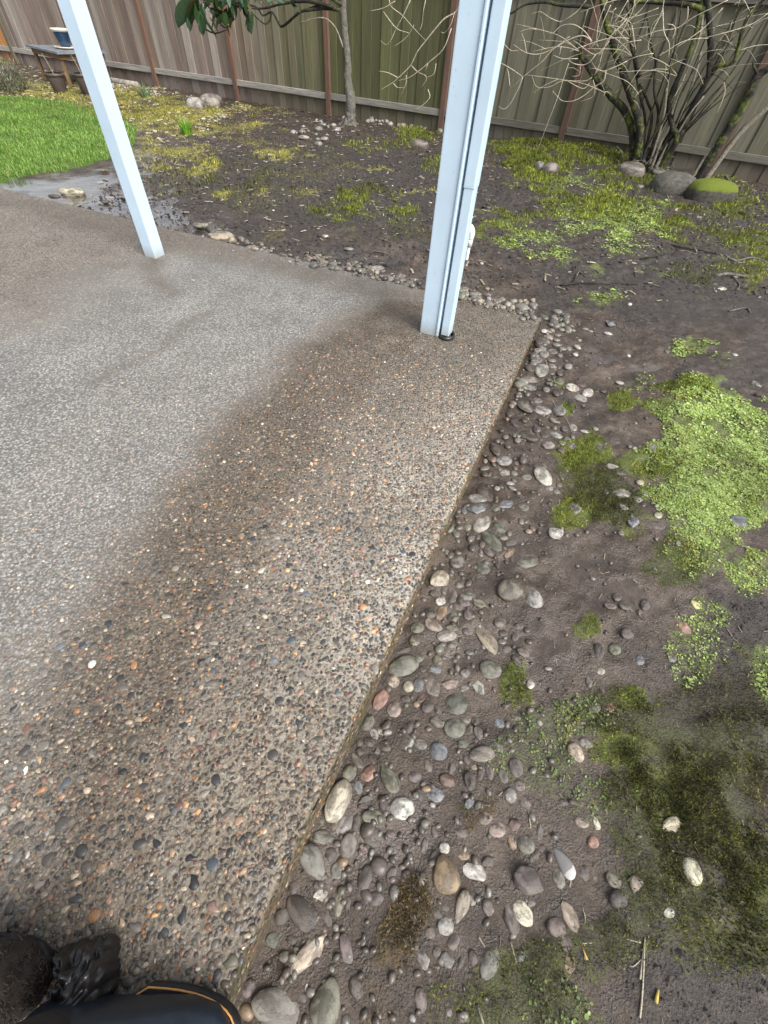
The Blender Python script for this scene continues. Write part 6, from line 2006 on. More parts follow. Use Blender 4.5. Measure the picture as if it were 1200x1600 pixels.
VINE=[
[[0.504,9.203,1.436],[0.453,9.257,1.371],[0.316,9.321,1.309],[0.197,9.365,1.203],[0.076,9.422,1.081],[-0.034,9.465,0.967],[-0.127,9.522,0.812],[-0.301,9.587,0.671],[-0.411,9.637,0.595],[-0.603,9.739,0.496]],
[[0.428,9.256,1.228],[0.343,9.271,1.018],[0.155,9.376,0.872],[0.023,9.438,0.775],[-0.133,9.501,0.686],[-0.317,9.596,0.63]],
[[-0.19,9.525,1.458],[-0.296,9.57,1.288],[-0.377,9.618,1.181],[-0.458,9.645,1.047],[-0.532,9.713,1.005],[-0.618,9.753,1.042]],
[[-0.502,9.697,1.445],[-0.462,9.665,1.381],[-0.299,9.61,1.311],[-0.131,9.5,1.207],[0.075,9.415,1.087]],
[[-0.413,9.626,1.438],[-0.585,9.712,1.364],[-0.813,9.84,1.324]],
[[-0.115,9.484,1.225],[-0.177,9.547,1.135],[-0.278,9.594,1.058],[-0.4,9.627,0.996]],
[[0.027,9.442,1.468],[0.007,9.428,1.359],[0.003,9.462,1.248],[-0.023,9.446,1.179]],
[[-0.321,9.613,0.668],[-0.476,9.678,0.707],[-0.631,9.737,0.715]],
[[-0.182,9.543,0.706],[-0.182,9.523,0.603],[-0.265,9.585,0.446]],
[[0.139,9.377,0.859],[0.106,9.388,0.77]],
[[-0.109,9.508,0.814],[-0.011,9.473,0.758],[0.141,9.382,0.709],[0.064,9.414,0.586]],
[[0.262,9.338,0.867],[0.242,9.328,0.756],[0.141,9.386,0.708]],
[[0.451,9.244,1.381],[0.407,9.244,1.249],[0.337,9.312,1.177],[0.285,9.331,1.186]],
[[0.175,9.377,0.582],[0.215,9.364,0.493],[0.106,9.406,0.388],[-0.003,9.462,0.335]],
[[-0.382,9.613,0.599],[-0.312,9.606,0.556],[-0.198,9.537,0.568]],
[[-0.585,9.734,1.33],[-0.376,9.607,1.181],[-0.178,9.548,1.146]],
[[0.806,9.073,1.562],[0.671,9.141,1.475],[0.506,9.229,1.437]],
]
TRUNK=[
[-1.161,10.095,-0.054],
[-1.136,10.083,0.043],
[-1.123,10.076,0.161],
[-1.121,10.076,0.322],
[-1.164,10.096,0.536],
[-1.171,10.099,0.801],
[-1.21,10.118,1.057],
[-1.236,10.13,1.3],
[-1.249,10.136,1.597],
]
TRUNKR=[0.1395,0.1019,0.0805,0.0858,0.0644,0.0536,0.0536,0.0536,0.0483]
RBR=[
[[-1.257,9.879,1.311],[-1.513,10.03,1.316],[-1.788,10.081,1.285],[-1.945,10.189,1.252],[-2.136,10.268,1.145],[-2.278,10.322,1.092],[-2.339,10.333,1.17],[-2.418,10.361,1.237],[-2.59,10.472,1.192],[-2.695,10.51,1.277],[-2.912,10.6,1.284]],
[[-1.511,10.035,1.366],[-1.912,10.164,1.262],[-2.252,10.264,1.094]],
[[-1.364,9.91,1.339],[-1.784,10.102,1.37],[-2.204,10.319,1.334],[-2.575,10.461,1.265],[-2.932,10.548,1.256]],
[[-2.44,10.445,1.218],[-2.482,10.455,1.144],[-2.571,10.449,1.103],[-2.72,10.53,1.168],[-2.794,10.526,1.218]],
[[-1.215,9.884,0.93],[-1.324,9.934,1.119],[-1.479,9.938,1.215],[-1.682,10.045,1.205],[-1.932,10.137,1.147]],
[[-3.747,11.09,1.284],[-3.594,11.0,1.197],[-3.411,10.845,1.037],[-3.264,10.745,1.036],[-3.091,10.648,1.167]],
[[-3.786,11.041,0.976],[-3.574,10.913,0.94],[-3.302,10.744,0.996]],
[[-2.962,10.657,1.255],[-3.219,10.79,1.289],[-3.671,10.967,1.305],[-3.828,11.029,1.334]],
[[-2.926,10.651,1.284],[-3.255,10.765,1.34],[-3.546,10.898,1.364]],
[[-1.233,9.906,1.362],[-1.501,9.998,1.449],[-1.902,10.088,1.48],[-2.348,10.303,1.429]],
]
RLEAVES=[
[-3.796,10.865,1.297,-4.024,11.017,1.003],
[-3.833,11.044,1.129,-3.828,11.002,0.885],
[-3.788,11.088,1.131,-3.642,11.034,0.944],
[-3.783,11.096,1.263,-3.816,11.048,1.091],
[-3.891,10.916,1.182,-4.061,10.97,0.973],
[-3.432,10.829,1.224,-3.447,10.817,1.092],
[-3.227,10.465,1.197,-3.264,10.514,1.048],
[-3.235,10.873,1.325,-3.264,10.89,1.158],
[-3.284,10.703,1.083,-3.261,10.716,0.95],
[-3.143,10.853,1.329,-3.156,10.872,1.163],
[-3.589,10.892,1.197,-3.423,10.757,1.113],
[-2.86,10.654,1.197,-2.89,10.709,0.969],
[-2.842,10.468,1.18,-2.892,10.456,1.049],
[-3.887,11.18,1.259,-3.779,11.077,1.15],
[-3.581,11.049,1.31,-3.516,11.031,1.201],
[-3.005,10.669,1.334,-2.942,10.578,1.247],
[-2.724,10.672,1.348,-2.604,10.592,1.282],
[-3.308,10.933,1.212,-3.457,11.022,1.071],
[-3.096,10.735,1.258,-3.218,10.826,1.085],
[-3.577,10.773,1.307,-3.642,10.789,1.195],
[-3.549,11.042,1.2,-3.64,11.091,1.022],
[-3.391,10.91,1.318,-3.426,10.953,1.168],
[-3.925,11.006,1.366,-3.915,10.984,1.181],
[-3.738,10.899,1.391,-3.841,10.89,1.222],
[-3.533,10.644,1.413,-3.537,10.693,1.254],
[-3.392,10.727,1.421,-3.466,10.74,1.258],
[-3.161,10.506,1.411,-3.237,10.527,1.232],
[-3.027,10.441,1.433,-2.903,10.294,1.317],
[-2.806,10.43,1.443,-2.784,10.436,1.289],
[-2.315,10.113,1.361,-2.153,10.07,1.318],
[-2.071,9.982,1.404,-1.914,9.922,1.312],
[-1.985,10.034,1.343,-1.881,9.991,1.246],
[-2.585,10.603,1.406,-2.422,10.438,1.325],
[-2.73,10.529,1.415,-2.691,10.52,1.312],
[-3.81,10.802,1.223,-3.8,10.785,1.018],
[-3.924,11.078,1.312,-4.019,11.034,1.138],
[-3.169,10.652,1.145,-3.225,10.672,1.01],
[-3.497,11.006,1.127,-3.553,10.981,0.969],
[-2.934,10.666,1.266,-2.877,10.552,1.141],
[-2.716,10.26,1.187,-2.712,10.259,1.062],
]
STICKS=[
[[[2.716,4.133,0.0],[2.885,4.194,0.0],[3.011,4.162,0.0],[3.248,4.236,0.0]],0.014,"g"],
[[[3.023,4.617,0.0],[3.106,4.538,0.0],[3.31,4.643,0.0],[3.425,4.571,0.0]],0.01,"g"],
[[[2.901,4.169,0.0],[2.855,3.957,0.0],[2.759,3.813,-0.001]],0.006,"g"],
[[[2.533,3.437,-0.006],[2.682,3.492,-0.004],[2.676,3.406,-0.005]],0.007,"g"],
[[[1.279,3.682,-0.017],[1.448,3.741,-0.013],[1.695,3.788,-0.009],[1.935,3.8,-0.005]],0.008,"d"],
[[[1.391,3.721,-0.015],[1.46,3.914,-0.009]],0.012,"d"],
[[[1.404,3.783,-0.013],[1.503,3.985,-0.006]],0.006,"t"],
[[[0.702,-0.165,-0.121],[0.72,-0.132,-0.12],[0.739,-0.092,-0.12]],0.0025,"c"],
[[[0.681,-0.227,-0.12],[0.701,-0.181,-0.12],[0.739,-0.092,-0.12]],0.0022,"c"],
[[[0.728,-0.102,-0.12],[0.708,-0.1,-0.122],[0.686,-0.095,-0.124]],0.0018,"c"],
[[[0.717,-0.132,-0.12],[0.694,-0.145,-0.122],[0.687,-0.143,-0.122]],0.0014,"c"],
[[[0.572,-0.114,-0.134],[0.599,-0.072,-0.133],[0.601,-0.045,-0.134]],0.0013,"c"],
[[[0.577,-0.114,-0.133],[0.613,-0.109,-0.13],[0.634,-0.099,-0.129]],0.0015,"c"],
[[[0.722,-0.2,-0.118],[0.736,-0.179,-0.118]],0.004,"y"],
[[[0.586,-0.141,-0.131],[0.579,-0.114,-0.133]],0.003,"y"],
[[[0.404,-0.119,-0.15],[0.414,-0.157,-0.148]],0.003,"t"],
[[[0.31,-0.232,-0.155],[0.322,-0.26,-0.153]],0.004,"t"],
[[[0.922,2.254,-0.073],[0.946,2.075,-0.08],[0.983,1.992,-0.081],[0.996,1.807,-0.086]],0.0012,"c"],
[[[0.697,2.128,-0.088],[0.782,1.954,-0.093],[0.812,1.75,-0.1]],0.002,"t"],
[[[4.717,8.541,0.018],[4.55,7.786,0.006],[4.249,6.921,0.0]],0.02,"g"],
[[[2.612,4.817,0.0],[2.832,4.743,0.0],[2.972,4.639,0.0]],0.01,"d"],
[[[2.155,4.39,0.0],[2.442,4.528,0.0]],0.008,"d"],
[[[0.596,4.321,-0.007],[0.704,4.222,-0.008]],0.004,"t"],
[[[0.671,0.692,-0.137],[0.664,0.596,-0.138]],0.001,"c"],
[[[0.762,0.688,-0.127],[0.828,0.678,-0.12]],0.002,"t"],
[[[3.348,6.967,0.001],[3.167,6.353,0.0],[3.143,6.09,0.0]],0.006,"t"],
]

# ------------------------------------------------------------------ helpers
def tag(o,label=None,cat=None,group=None,kind=None):
    if label: o['label']=label
    if cat: o['category']=cat
    if group: o['group']=group
    if kind: o['kind']=kind
    return o
def empty(name,loc=(0,0,0),rz=0):
    o=bpy.data.objects.new(name,None); col.objects.link(o); o.location=loc; o.rotation_euler=(0,0,rz); o.empty_display_size=.1; return o
def link(name,me,parent=None,mat=None):
    if mat and not me.materials: me.materials.append(mat)
    o=bpy.data.objects.new(name,me); col.objects.link(o)
    if parent: o.parent=parent
    return o
def mesh_np(name,V,F,colr=None,smooth=True,attrs=None):
    V=np.asarray(V,np.float32); F=np.asarray(F,np.int32); k=F.shape[1]
    me=bpy.data.meshes.new(name); me.vertices.add(len(V)); me.vertices.foreach_set('co',V.ravel())
    me.loops.add(F.size); me.loops.foreach_set('vertex_index',F.ravel())
    me.polygons.add(len(F)); me.polygons.foreach_set('loop_start',np.arange(len(F),dtype=np.int32)*k)
    me.polygons.foreach_set('use_smooth',np.full(len(F),smooth))
    me.update(calc_edges=True)
    if colr is not None:
        a=me.attributes.new('Col','FLOAT_COLOR','POINT'); c=np.ones((len(V),4),np.float32); c[:,:3]=colr; a.data.foreach_set('color',c.ravel())
    for n_,v in (attrs or {}).items():
        v=np.asarray(v,np.float32)
        if v.ndim==2: a=me.attributes.new(n_,'FLOAT_COLOR','POINT'); a.data.foreach_set('color',v.ravel())
        else: a=me.attributes.new(n_,'FLOAT','POINT'); a.data.foreach_set('value',v)
    me.validate(); return me
class Acc:
    def __init__(s): s.V=[];s.F=[];s.C=[];s.n=0
    def add(s,TV,TF,M,P,C):
        N=len(P); V=np.einsum('nij,kj->nki',M,TV)+P[:,None,:]
        k=len(TV); F=TF[None]+(np.arange(N)*k)[:,None,None]+s.n
        s.V.append(V.reshape(-1,3)); s.F.append(F.reshape(-1,3)); s.n+=N*k
        if C.ndim==2: C=np.repeat(C,k,axis=0)
        s.C.append(C.reshape(-1,3))
    def mesh(s,name,smooth=True): return mesh_np(name,np.concatenate(s.V),np.concatenate(s.F),np.concatenate(s.C),smooth)
def rotz(a):
    M=np.zeros((len(a),3,3)); c,s=np.cos(a),np.sin(a); M[:,0,0]=c;M[:,0,1]=-s;M[:,1,0]=s;M[:,1,1]=c;M[:,2,2]=1; return M
def rotx(a):
    M=np.zeros((len(a),3,3)); c,s=np.cos(a),np.sin(a); M[:,0,0]=1;M[:,1,1]=c;M[:,1,2]=-s;M[:,2,1]=s;M[:,2,2]=c; return M
def scl(x,y,z):
    M=np.zeros((len(x),3,3)); M[:,0,0]=x;M[:,1,1]=y;M[:,2,2]=z; return M
def hsh(i,j,s): 
    v=np.sin(i*127.1+j*311.7+s*74.7)*43758.5453; return v-np.floor(v)
def vn(x,y,sc,seed=0):
    x=np.asarray(x)/sc; y=np.asarray(y)/sc; i=np.floor(x); j=np.floor(y); fx=x-i; fy=y-j
    fx=fx*fx*(3-2*fx); fy=fy*fy*(3-2*fy)
    return (hsh(i,j,seed)*(1-fx)+hsh(i+1,j,seed)*fx)*(1-fy)+(hsh(i,j+1,seed)*(1-fx)+hsh(i+1,j+1,seed)*fx)*fy
def sm(t): t=np.clip(t,0,1); return t*t*(3-2*t)
def pline(x,y,P,W=None):
    """distance to a polyline, minus/over its local width if given"""
    P=np.array(P)[:,:2]; best=np.full(np.shape(x),9e9); 
    for k in range(len(P)-1):
        a,b=P[k],P[k+1]; d=b-a; t=np.clip(((x-a[0])*d[0]+(y-a[1])*d[1])/(d@d),0,1)
        r=np.hypot(x-a[0]-d[0]*t,y-a[1]-d[1]*t)
        if W is not None: r=r/(W[k]+(W[k+1]-W[k])*t)
        best=np.minimum(best,r)
    return best
def inpoly(x,y,P):
    c=np.zeros(np.shape(x),bool); n=len(P)
    for i in range(n):
        (x1,y1),(x2,y2)=P[i][:2],P[(i+1)%n][:2]
        m=((y1>y)!=(y2>y))&(x<(x2-x1)*(y-y1)/(y2-y1+1e-12)+x1); c^=m
    return c
class NT:
    """small node-tree writer"""
    def __init__(s,name,**kw):
        s.m=bpy.data.materials.new(name); s.m.use_nodes=True; s.t=s.m.node_tree; s.b=s.t.nodes['Principled BSDF']
        for k,v in kw.items(): s.b.inputs[k.replace('_',' ')].default_value=v
    def n(s,t,**kw):
        o=s.t.nodes.new('ShaderNode'+t)
        for k,v in kw.items():
            if hasattr(o,k): setattr(o,k,v)
            else: s.set(o.inputs[k.replace('_',' ')],v)
        return o
    def set(s,inp,v):
        if hasattr(v,'is_output') or isinstance(v,bpy.types.NodeSocket): s.t.links.new(v,inp)
        else: inp.default_value=v
    def out(s,k,v): s.set(s.b.inputs[k],v)
    def coord(s,kind='Object',scale=None):
        o=s.n('TexCoord').outputs[kind]
        if scale is not None:
            mp=s.n('Mapping'); mp.inputs['Scale'].default_value=scale; s.t.links.new(o,mp.inputs['Vector']); o=mp.outputs[0]
        return o
    def noise(s,vec,scale,detail=4,rough=.55,out='Fac',dist=0):
        o=s.n('TexNoise',Scale=scale,Detail=detail,Roughness=rough,Distortion=dist); s.set(o.inputs['Vector'],vec); return o.outputs[out]
    def ramp(s,f,stops):
        o=s.n('ValToRGB'); s.set(o.inputs[0],f); e=o.color_ramp.elements
        for i,(p,c) in enumerate(stops):
            el=e[i] if i<2 else e.new(p)
            el.position=p; c=c if hasattr(c,'__len__') else (c,c,c); el.color=(*c[:3],1)
        return o.outputs[0]
    def mix(s,f,a,b,mode='MIX'):
        o=s.n('Mix',data_type='RGBA',blend_type=mode); s.set(o.inputs[0],f)
        for i,v in ((6,a),(7,b)): s.set(o.inputs[i],(*v,1) if isinstance(v,tuple) and len(v)==3 else v)
        return o.outputs[2]
    def math(s,op,a,b=0.,clamp=False):
        o=s.n('Math',operation=op,use_clamp=clamp); s.set(o.inputs[0],a); s.set(o.inputs[1],b); return o.outputs[0]
    def attr(s,name,k='Fac'): 
        o=s.n('Attribute'); o.attribute_name=name; return o.outputs[k]
    def bump(s,h,strength,dist=.01,normal=None):
        o=s.n('Bump',Strength=strength,Distance=dist); s.set(o.inputs['Height'],h)
        if normal: s.set(o.inputs['Normal'],normal)
        s.out('Normal',o.outputs[0]); return o.outputs[0]
# ------------------------------------------------------------------ ground shape
E_=np.array([.3596,.9331]); N_=np.array([.9331,-.3596]); CR=np.array([1.012,3.053])
def sq(x,y): return (x-CR[0])*E_[0]+(y-CR[1])*E_[1],(x-CR[0])*N_[0]+(y-CR[1])*N_[1]
def gbase(x,y):
    s,q=sq(x,y); t=np.clip(-s/2.7,0,1); z=-.03-.16*t
    z=z*(1-.45*sm(q/1.2)); z=z*(1-sm(s/1.5))
    return z+.13*np.exp(-((x-2.7)/1.5)**2-((y-8.9)/.9)**2)
def gdet(x,y):
    a=.018*(vn(x,y,.31,1)-.5)+.016*(vn(x,y,.11,2)-.5)+.014*(vn(x,y,.05,3)-.5)+.007*(vn(x,y,.026,4)-.5)
    return a
def slab_in(x,y):
    s,q=sq(x,y); return np.minimum(-s,-q)       # >0 inside the slab
def field(x,y,L,edge=.35,seed=7):
    """union of soft ground ellipses"""
    out=np.zeros(np.shape(x))
    w=1+1.1*(vn(x,y,.24,seed)-.5)+.7*(vn(x,y,.085,seed+1)-.5)+.35*(vn(x,y,.035,seed+2)-.5)
    for r in L:
        c=np.array(r[0:2]); A=np.array(r[2:4]); B=np.array(r[4:6]); d=r[6]
        R_=max(np.hypot(*A),np.hypot(*B))*1.9
        m=(abs(x-c[0])<R_)&(abs(y-c[1])<R_)
        if not m.any(): continue
        det=A[0]*B[1]-A[1]*B[0]; dx=x[m]-c[0]; dy=y[m]-c[1]
        u=(dx*B[1]-dy*B[0])/det; v=(A[0]*dy-A[1]*dx)/det
        rr=np.sqrt(u*u+v*v)*w[m]; val=min(d,1)*sm((1+edge*.5-rr)/edge)
        out[m]=np.maximum(out[m],val)
    return out
def ground_z(x,y):
    x=np.asarray(x,float);y=np.asarray(y,float)
    z=gbase(x,y)+gdet(x,y)*np.where(y>4,1.6,1)
    ins=slab_in(x,y); z=np.where(ins>.0,np.minimum(z,-.02-.3*sm(ins/.06)),z)
    return z
def gz1(x,y): return float(ground_z(np.array([x]),np.array([y]))[0])
# ------------------------------------------------------------------ materials
COVC=dict(C=(.10,.125,.03),Y=(.09,.105,.014),D=(.05,.055,.012),S=(.23,.21,.045),B=(.075,.05,.022),B2=(.04,.033,.017),C2=(.07,.07,.034))
m=NT('soil'); P=m.coord('Object')
n1=m.noise(P,5,6,.6); n2=m.noise(P,38,5,.65); n3=m.noise(P,160,4,.6)
mud=m.ramp(n1,[(.3,(.036,.026,.019)),(.5,(.072,.053,.039)),(.75,(.138,.107,.082))])
mud=m.mix(.6,mud,m.ramp(n2,[(.3,.3),(.7,1.35)]),'MULTIPLY')
hum=m.ramp(n2,[(.3,(.020,.016,.0135)),(.55,(.044,.035,.029)),(.72,(.090,.072,.057))])
hum=m.mix(.7,hum,m.ramp(n3,[(.32,.4),(.66,1.5)]),'MULTIPLY')
soil=m.mix(m.math('MULTIPLY',m.attr('humus'),m.ramp(n1,[(.25,.75),(.5,1.)])),mud,hum)
cv=m.mix(1,m.attr('Cover','Color'),m.ramp(m.math('ADD',m.math('MULTIPLY',n3,.6),m.math('MULTIPLY',n2,.4)),[(.36,.25),(.64,1.5)]),'MULTIPLY')
ca=m.attr('Cover','Alpha'); cova=m.math('MULTIPLY',m.math('GREATER_THAN',ca,.02),m.math('SUBTRACT',m.math('ADD',m.math('MULTIPLY',ca,2.4),m.math('ADD',m.math('MULTIPLY',n2,5.),m.math('MULTIPLY',n3,4.))),5.2),True)
m.out('Base Color',m.mix(cova,soil,cv))
wet=m.attr('wet'); rgh=m.math('ADD',m.math('MULTIPLY',wet,-.55),m.math('ADD',.06,m.math('MULTIPLY',n2,.5)))
rgh=m.math('ADD',rgh,m.math('MULTIPLY',m.math('MAXIMUM',m.attr('Cover','Alpha'),m.attr('humus')),.3))
rgh=m.math('MAXIMUM',rgh,.1)
m.out('Roughness',rgh); m.out('Coat Weight',m.math('MULTIPLY',wet,.9)); m.b.inputs['Coat Roughness'].default_value=.08
hh=m.math('ADD',m.math('MULTIPLY',n2,1.0),m.math('MULTIPLY',n3,1.0))
bs=m.n('Bump',Distance=.02); m.set(bs.inputs['Height'],hh); m.set(bs.inputs['Strength'],m.math('ADD',.52,m.math('MULTIPLY',wet,-.35))); m.out('Normal',bs.outputs[0])
M_soil=m.m
def stone_mat(name,src):
    m=NT(name); P=m.coord('Object')
    base=m.n('ObjectInfo').outputs['Color'] if src=='obj' else m.attr('Col','Color')
    rnd=m.n('ObjectInfo').outputs['Random']
    of=m.n('VectorMath',operation='ADD'); m.set(of.inputs[0],m.coord('Object')); 
    cb=m.n('CombineXYZ'); m.set(cb.inputs[0],m.math('MULTIPLY',rnd,50.)); m.set(cb.inputs[1],m.math('MULTIPLY',rnd,31.)); m.set(of.inputs[1],cb.outputs[0])
    sc=1.6 if src=='obj' else 30
    a=m.noise(of.outputs[0],sc,5,.6); b=m.noise(of.outputs[0],sc*9,3,.7)
    c=m.mix(1,base,m.ramp(a,[(.3,(.66,.64,.62)),(.7,(1.22,1.2,1.16))]),'MULTIPLY')
    c=m.mix(.75,c,m.ramp(b,[(.3,.55),(.5,1.),(.72,1.35)]),'MULTIPLY')
    if src=='obj':   # dried mud film in patches
        f=m.ramp(m.noise(of.outputs[0],2.3,4,.7),[(.52,0.),(.66,.75)])
        c=m.mix(f,c,(.085,.066,.054))
        dry=m.ramp(m.noise(of.outputs[0],1.1,3,.6),[(.47,0.),(.54,1.)])
        c=m.mix(dry,m.mix(1,c,(.68,.66,.65),'MULTIPLY'),m.mix(1,c,(1.3,1.3,1.29),'MULTIPLY'))
        pit=m.ramp(m.noise(of.outputs[0],26,2,.5),[(.30,.45),(.38,1.)]); c=m.mix(1,c,pit,'MULTIPLY')
    m.out('Base Color',c); m.out('Roughness',m.math('ADD',m.ramp(a,[(.3,.18),(.7,.42)]),m.math('MULTIPLY',dry,.2)) if src=='obj' else m.ramp(a,[(.3,.22),(.7,.5)])); m.b.inputs['Specular IOR Level'].default_value=.5
    m.bump(b,.25,.02 if src=='obj' else .002); return m.m
M_stone=stone_mat('river_stone','obj'); M_gravel=stone_mat('gravel_stone','attr')
m=NT('two_tone_stone',Roughness=.45); P=m.coord('Object'); sx=m.n('SeparateXYZ'); m.set(sx.inputs[0],P)
f=m.math('GREATER_THAN',m.math('ADD',sx.outputs[0],m.math('MULTIPLY',m.noise(P,2,2),.5)),-.17)
m.out('Base Color',m.mix(m.noise(P,12,3),m.mix(f,(.55,.54,.52),(.13,.125,.13)),(.2,.19,.18))); M_two=m.m
m=NT('boulder_moss'); P=m.coord('Object'); g=m.n('NewGeometry'); sx=m.n('SeparateXYZ'); m.set(sx.inputs[0],g.outputs['Normal'])
nn=m.noise(P,3,5,.65); k=m.ramp(m.math('ADD',sx.outputs[2],m.math('MULTIPLY',nn,.9)),[(.62,0.),(.85,1.)])
c0=m.ramp(m.noise(P,5,5,.65),[(.3,(.03,.028,.022)),(.7,(.12,.112,.09))])
M_b=[]
c1=m.ramp(m.noise(P,30,4,.7),[(.3,(.05,.075,.004)),(.7,(.22,.27,.02))])
m.out('Base Color',m.mix(k,c0,c1)); m.out('Roughness',.85); m.bump(m.noise(P,22,4,.7),.8,.03); M_bmoss=m.m
m=NT('boulder_moss_patches'); P=m.coord('Object'); g=m.n('NewGeometry'); sx=m.n('SeparateXYZ'); m.set(sx.inputs[0],g.outputs['Normal'])
nn=m.noise(P,3,5,.65); k=m.ramp(m.math('ADD',sx.outputs[2],m.math('MULTIPLY',nn,.9)),[(1.10,0.),(1.32,1.)])
c0=m.ramp(m.noise(P,5,5,.65),[(.3,(.05,.046,.038)),(.7,(.17,.16,.135))])
M_b=[]
c1=m.ramp(m.noise(P,30,4,.7),[(.3,(.05,.075,.004)),(.7,(.22,.27,.02))])
m.out('Base Color',m.mix(k,c0,c1)); m.out('Roughness',.85); m.bump(m.noise(P,22,4,.7),.8,.03); M_bpatch=m.m
# exposed aggregate slab
m=NT('exposed_aggregate'); P=m.coord('Object')
v=m.n('TexVoronoi',Scale=82.,Randomness=1.); m.set(v.inputs['Vector'],P); vd=v.outputs['Distance']; vc=m.n('SeparateColor'); m.set(vc.inputs[0],v.outputs['Color'])
st=m.ramp(vc.outputs[0],[(0,(.035,.035,.036)),(.3,(.085,.08,.072)),(.5,(.12,.105,.09)),(.68,(.2,.18,.15)),(.8,(.28,.26,.23)),(.9,(.26,.13,.06)),(.95,(.12,.055,.045)),(1,(.5,.48,.44))])
for i,el in enumerate(st.node.color_ramp.elements): pass
st.node.color_ramp.interpolation='CONSTANT'
nb=m.noise(P,3,5,.6); nf=m.noise(P,220,3,.6)
cem=m.mix(m.attr('light'),(.176,.155,.126),(.41,.385,.33))
cem=m.mix(.8,cem,m.ramp(nf,[(.3,.6),(.7,1.25)]),'MULTIPLY')
k=m.ramp(m.math('ADD',vd,m.math('MULTIPLY',m.attr('light'),-.10)),[(.36,1.),(.5,0.)])
c=m.mix(m.math('MULTIPLY',m.ramp(m.math('SUBTRACT',vd,m.math('MULTIPLY',nf,.1)),[(.33,0.),(.46,1.)]),1.),st,cem)
c=m.mix(m.math('MULTIPLY',m.attr('field'),.72),c,m.ramp(vd,[(.12,(.48,.475,.455)),(.32,(.30,.295,.28)),(.6,(.125,.12,.11))]))  # pale tone: drier concrete plus sky sheen painted into the colour
c=m.mix(1,c,m.ramp(nb,[(.3,.80),(.7,1.14)]),'MULTIPLY'); c=m.mix(1,c,m.ramp(m.noise(P,70,2,.8),[(.36,.74),(.64,1.26)]),'MULTIPLY')
wt=m.math('MULTIPLY',m.attr('wet'),m.ramp(m.noise(P,7,5,.65),[(.32,.45),(.55,1.)]))
c=m.mix(wt,c,m.mix(1,c,(.60,.525,.435),'MULTIPLY'))
sd_=m.attr('side'); c=m.mix(sd_,c,m.mix(1,c,(.62,.52,.40),'MULTIPLY'))
alg=m.math('MULTIPLY',sd_,m.ramp(m.noise(P,9,4,.7),[(.45,0.),(.62,.75)])); c=m.mix(alg,c,(.055,.06,.02))
m.out('Base Color',c)
m.out('Roughness',m.math('SUBTRACT',m.math('ADD',.55,m.math('MULTIPLY',nf,.25)),m.math('ADD',m.math('MULTIPLY',wt,.18),m.math('MULTIPLY',m.attr('field'),.16))))
m.bump(m.math('ADD',m.math('SUBTRACT',1.,vd),m.math('MULTIPLY',nf,.3)),.55,.006); M_slab=m.m
def agg_mat(name,src):
    m=NT(name); P=m.n('NewGeometry').outputs['Position']
    base=m.n('ObjectInfo').outputs['Color'] if src=='obj' else m.attr('Col','Color')
    c=m.mix(.7,base,m.ramp(m.noise(P,260,3,.6),[(.3,.6),(.7,1.35)]),'MULTIPLY')
    m.out('Base Color',c); m.out('Roughness',m.ramp(m.noise(P,40,2),[(.35,.34),(.65,.6)])); return m.m
M_aggo=agg_mat('aggregate_stone','obj'); M_agg=agg_mat('aggregate','attr')
def plant_mat(name,rough=.5,trans=.25):
    m=NT(name,Roughness=rough); c=m.attr('Col','Color'); m.out('Base Color',c)
    t=m.n('BsdfTranslucent'); m.set(t.inputs[0],c); mx=m.n('MixShader'); mx.inputs[0].default_value=trans
    o=m.t.nodes['Material Output']; m.t.links.new(m.b.outputs[0],mx.inputs[1]); m.t.links.new(t.outputs[0],mx.inputs[2]); m.t.links.new(mx.outputs[0],o.inputs[0]); return m.m
M_plant=plant_mat('small_leaves'); M_mossm=plant_mat('moss_shoots',.8,.3); M_grass=plant_mat('grass_blades',.45,.3)
m=NT('debris',Roughness=.8); m.out('Base Color',m.attr('Col','Color')); M_debris=m.m
def wood(name,scale=(14,14,.7),lo=.74,hi=1.16,rough=.85,brown_foot=None):
    m=NT(name,Roughness=rough); P=m.coord('Object',scale); base=m.n('ObjectInfo').outputs['Color']; rnd=m.n('ObjectInfo').outputs['Random']
    of=m.n('VectorMath',operation='ADD'); m.set(of.inputs[0],P); cb=m.n('CombineXYZ')
    for i in range(3): m.set(cb.inputs[i],m.math('MULTIPLY',rnd,37.+i*11))
    m.set(of.inputs[1],cb.outputs[0])
    g=m.noise(of.outputs[0],3.2,6,.65,dist=.6); b=m.noise(of.outputs[0],1.1,4,.6)
    c=m.mix(1,base,m.ramp(g,[(.28,lo),(.7,hi)]),'MULTIPLY'); c=m.mix(.8,c,m.ramp(b,[(.3,(.72,.72,.74)),(.7,(1.2,1.17,1.1))]),'MULTIPLY')
    if brown_foot:
        z=m.n('SeparateXYZ'); m.set(z.inputs[0],m.n('NewGeometry').outputs['Position'])
        k=m.ramp(m.math('ADD',z.outputs[2],m.math('MULTIPLY',b,.25)),[(.26,1.),(.42,0.)])
        c=m.mix(k,c,m.mix(.55,c,(.10,.078,.066)))  # boards turn browner towards the bottom
    m.out('Base Color',c); m.bump(g,.5,.006); return m.m
M_picket=wood('weathered_board',brown_foot=True); M_post=wood('rusty_brown_post',(10,10,1.2),.65,1.2); M_rail=wood('grey_rail',(1.0,14,14),.55,1.3)
def simple(name,c,rough=.5,var=.25,sc=20,bump=0,**kw):
    m=NT(name,Roughness=rough,**kw); P=m.coord('Object'); a=m.noise(P,sc,4,.6)
    m.out('Base Color',m.mix(1,c,m.ramp(a,[(.3,1-var),(.7,1+var)]),'MULTIPLY'))
    if bump: m.bump(a,bump,.01)
    return m.m
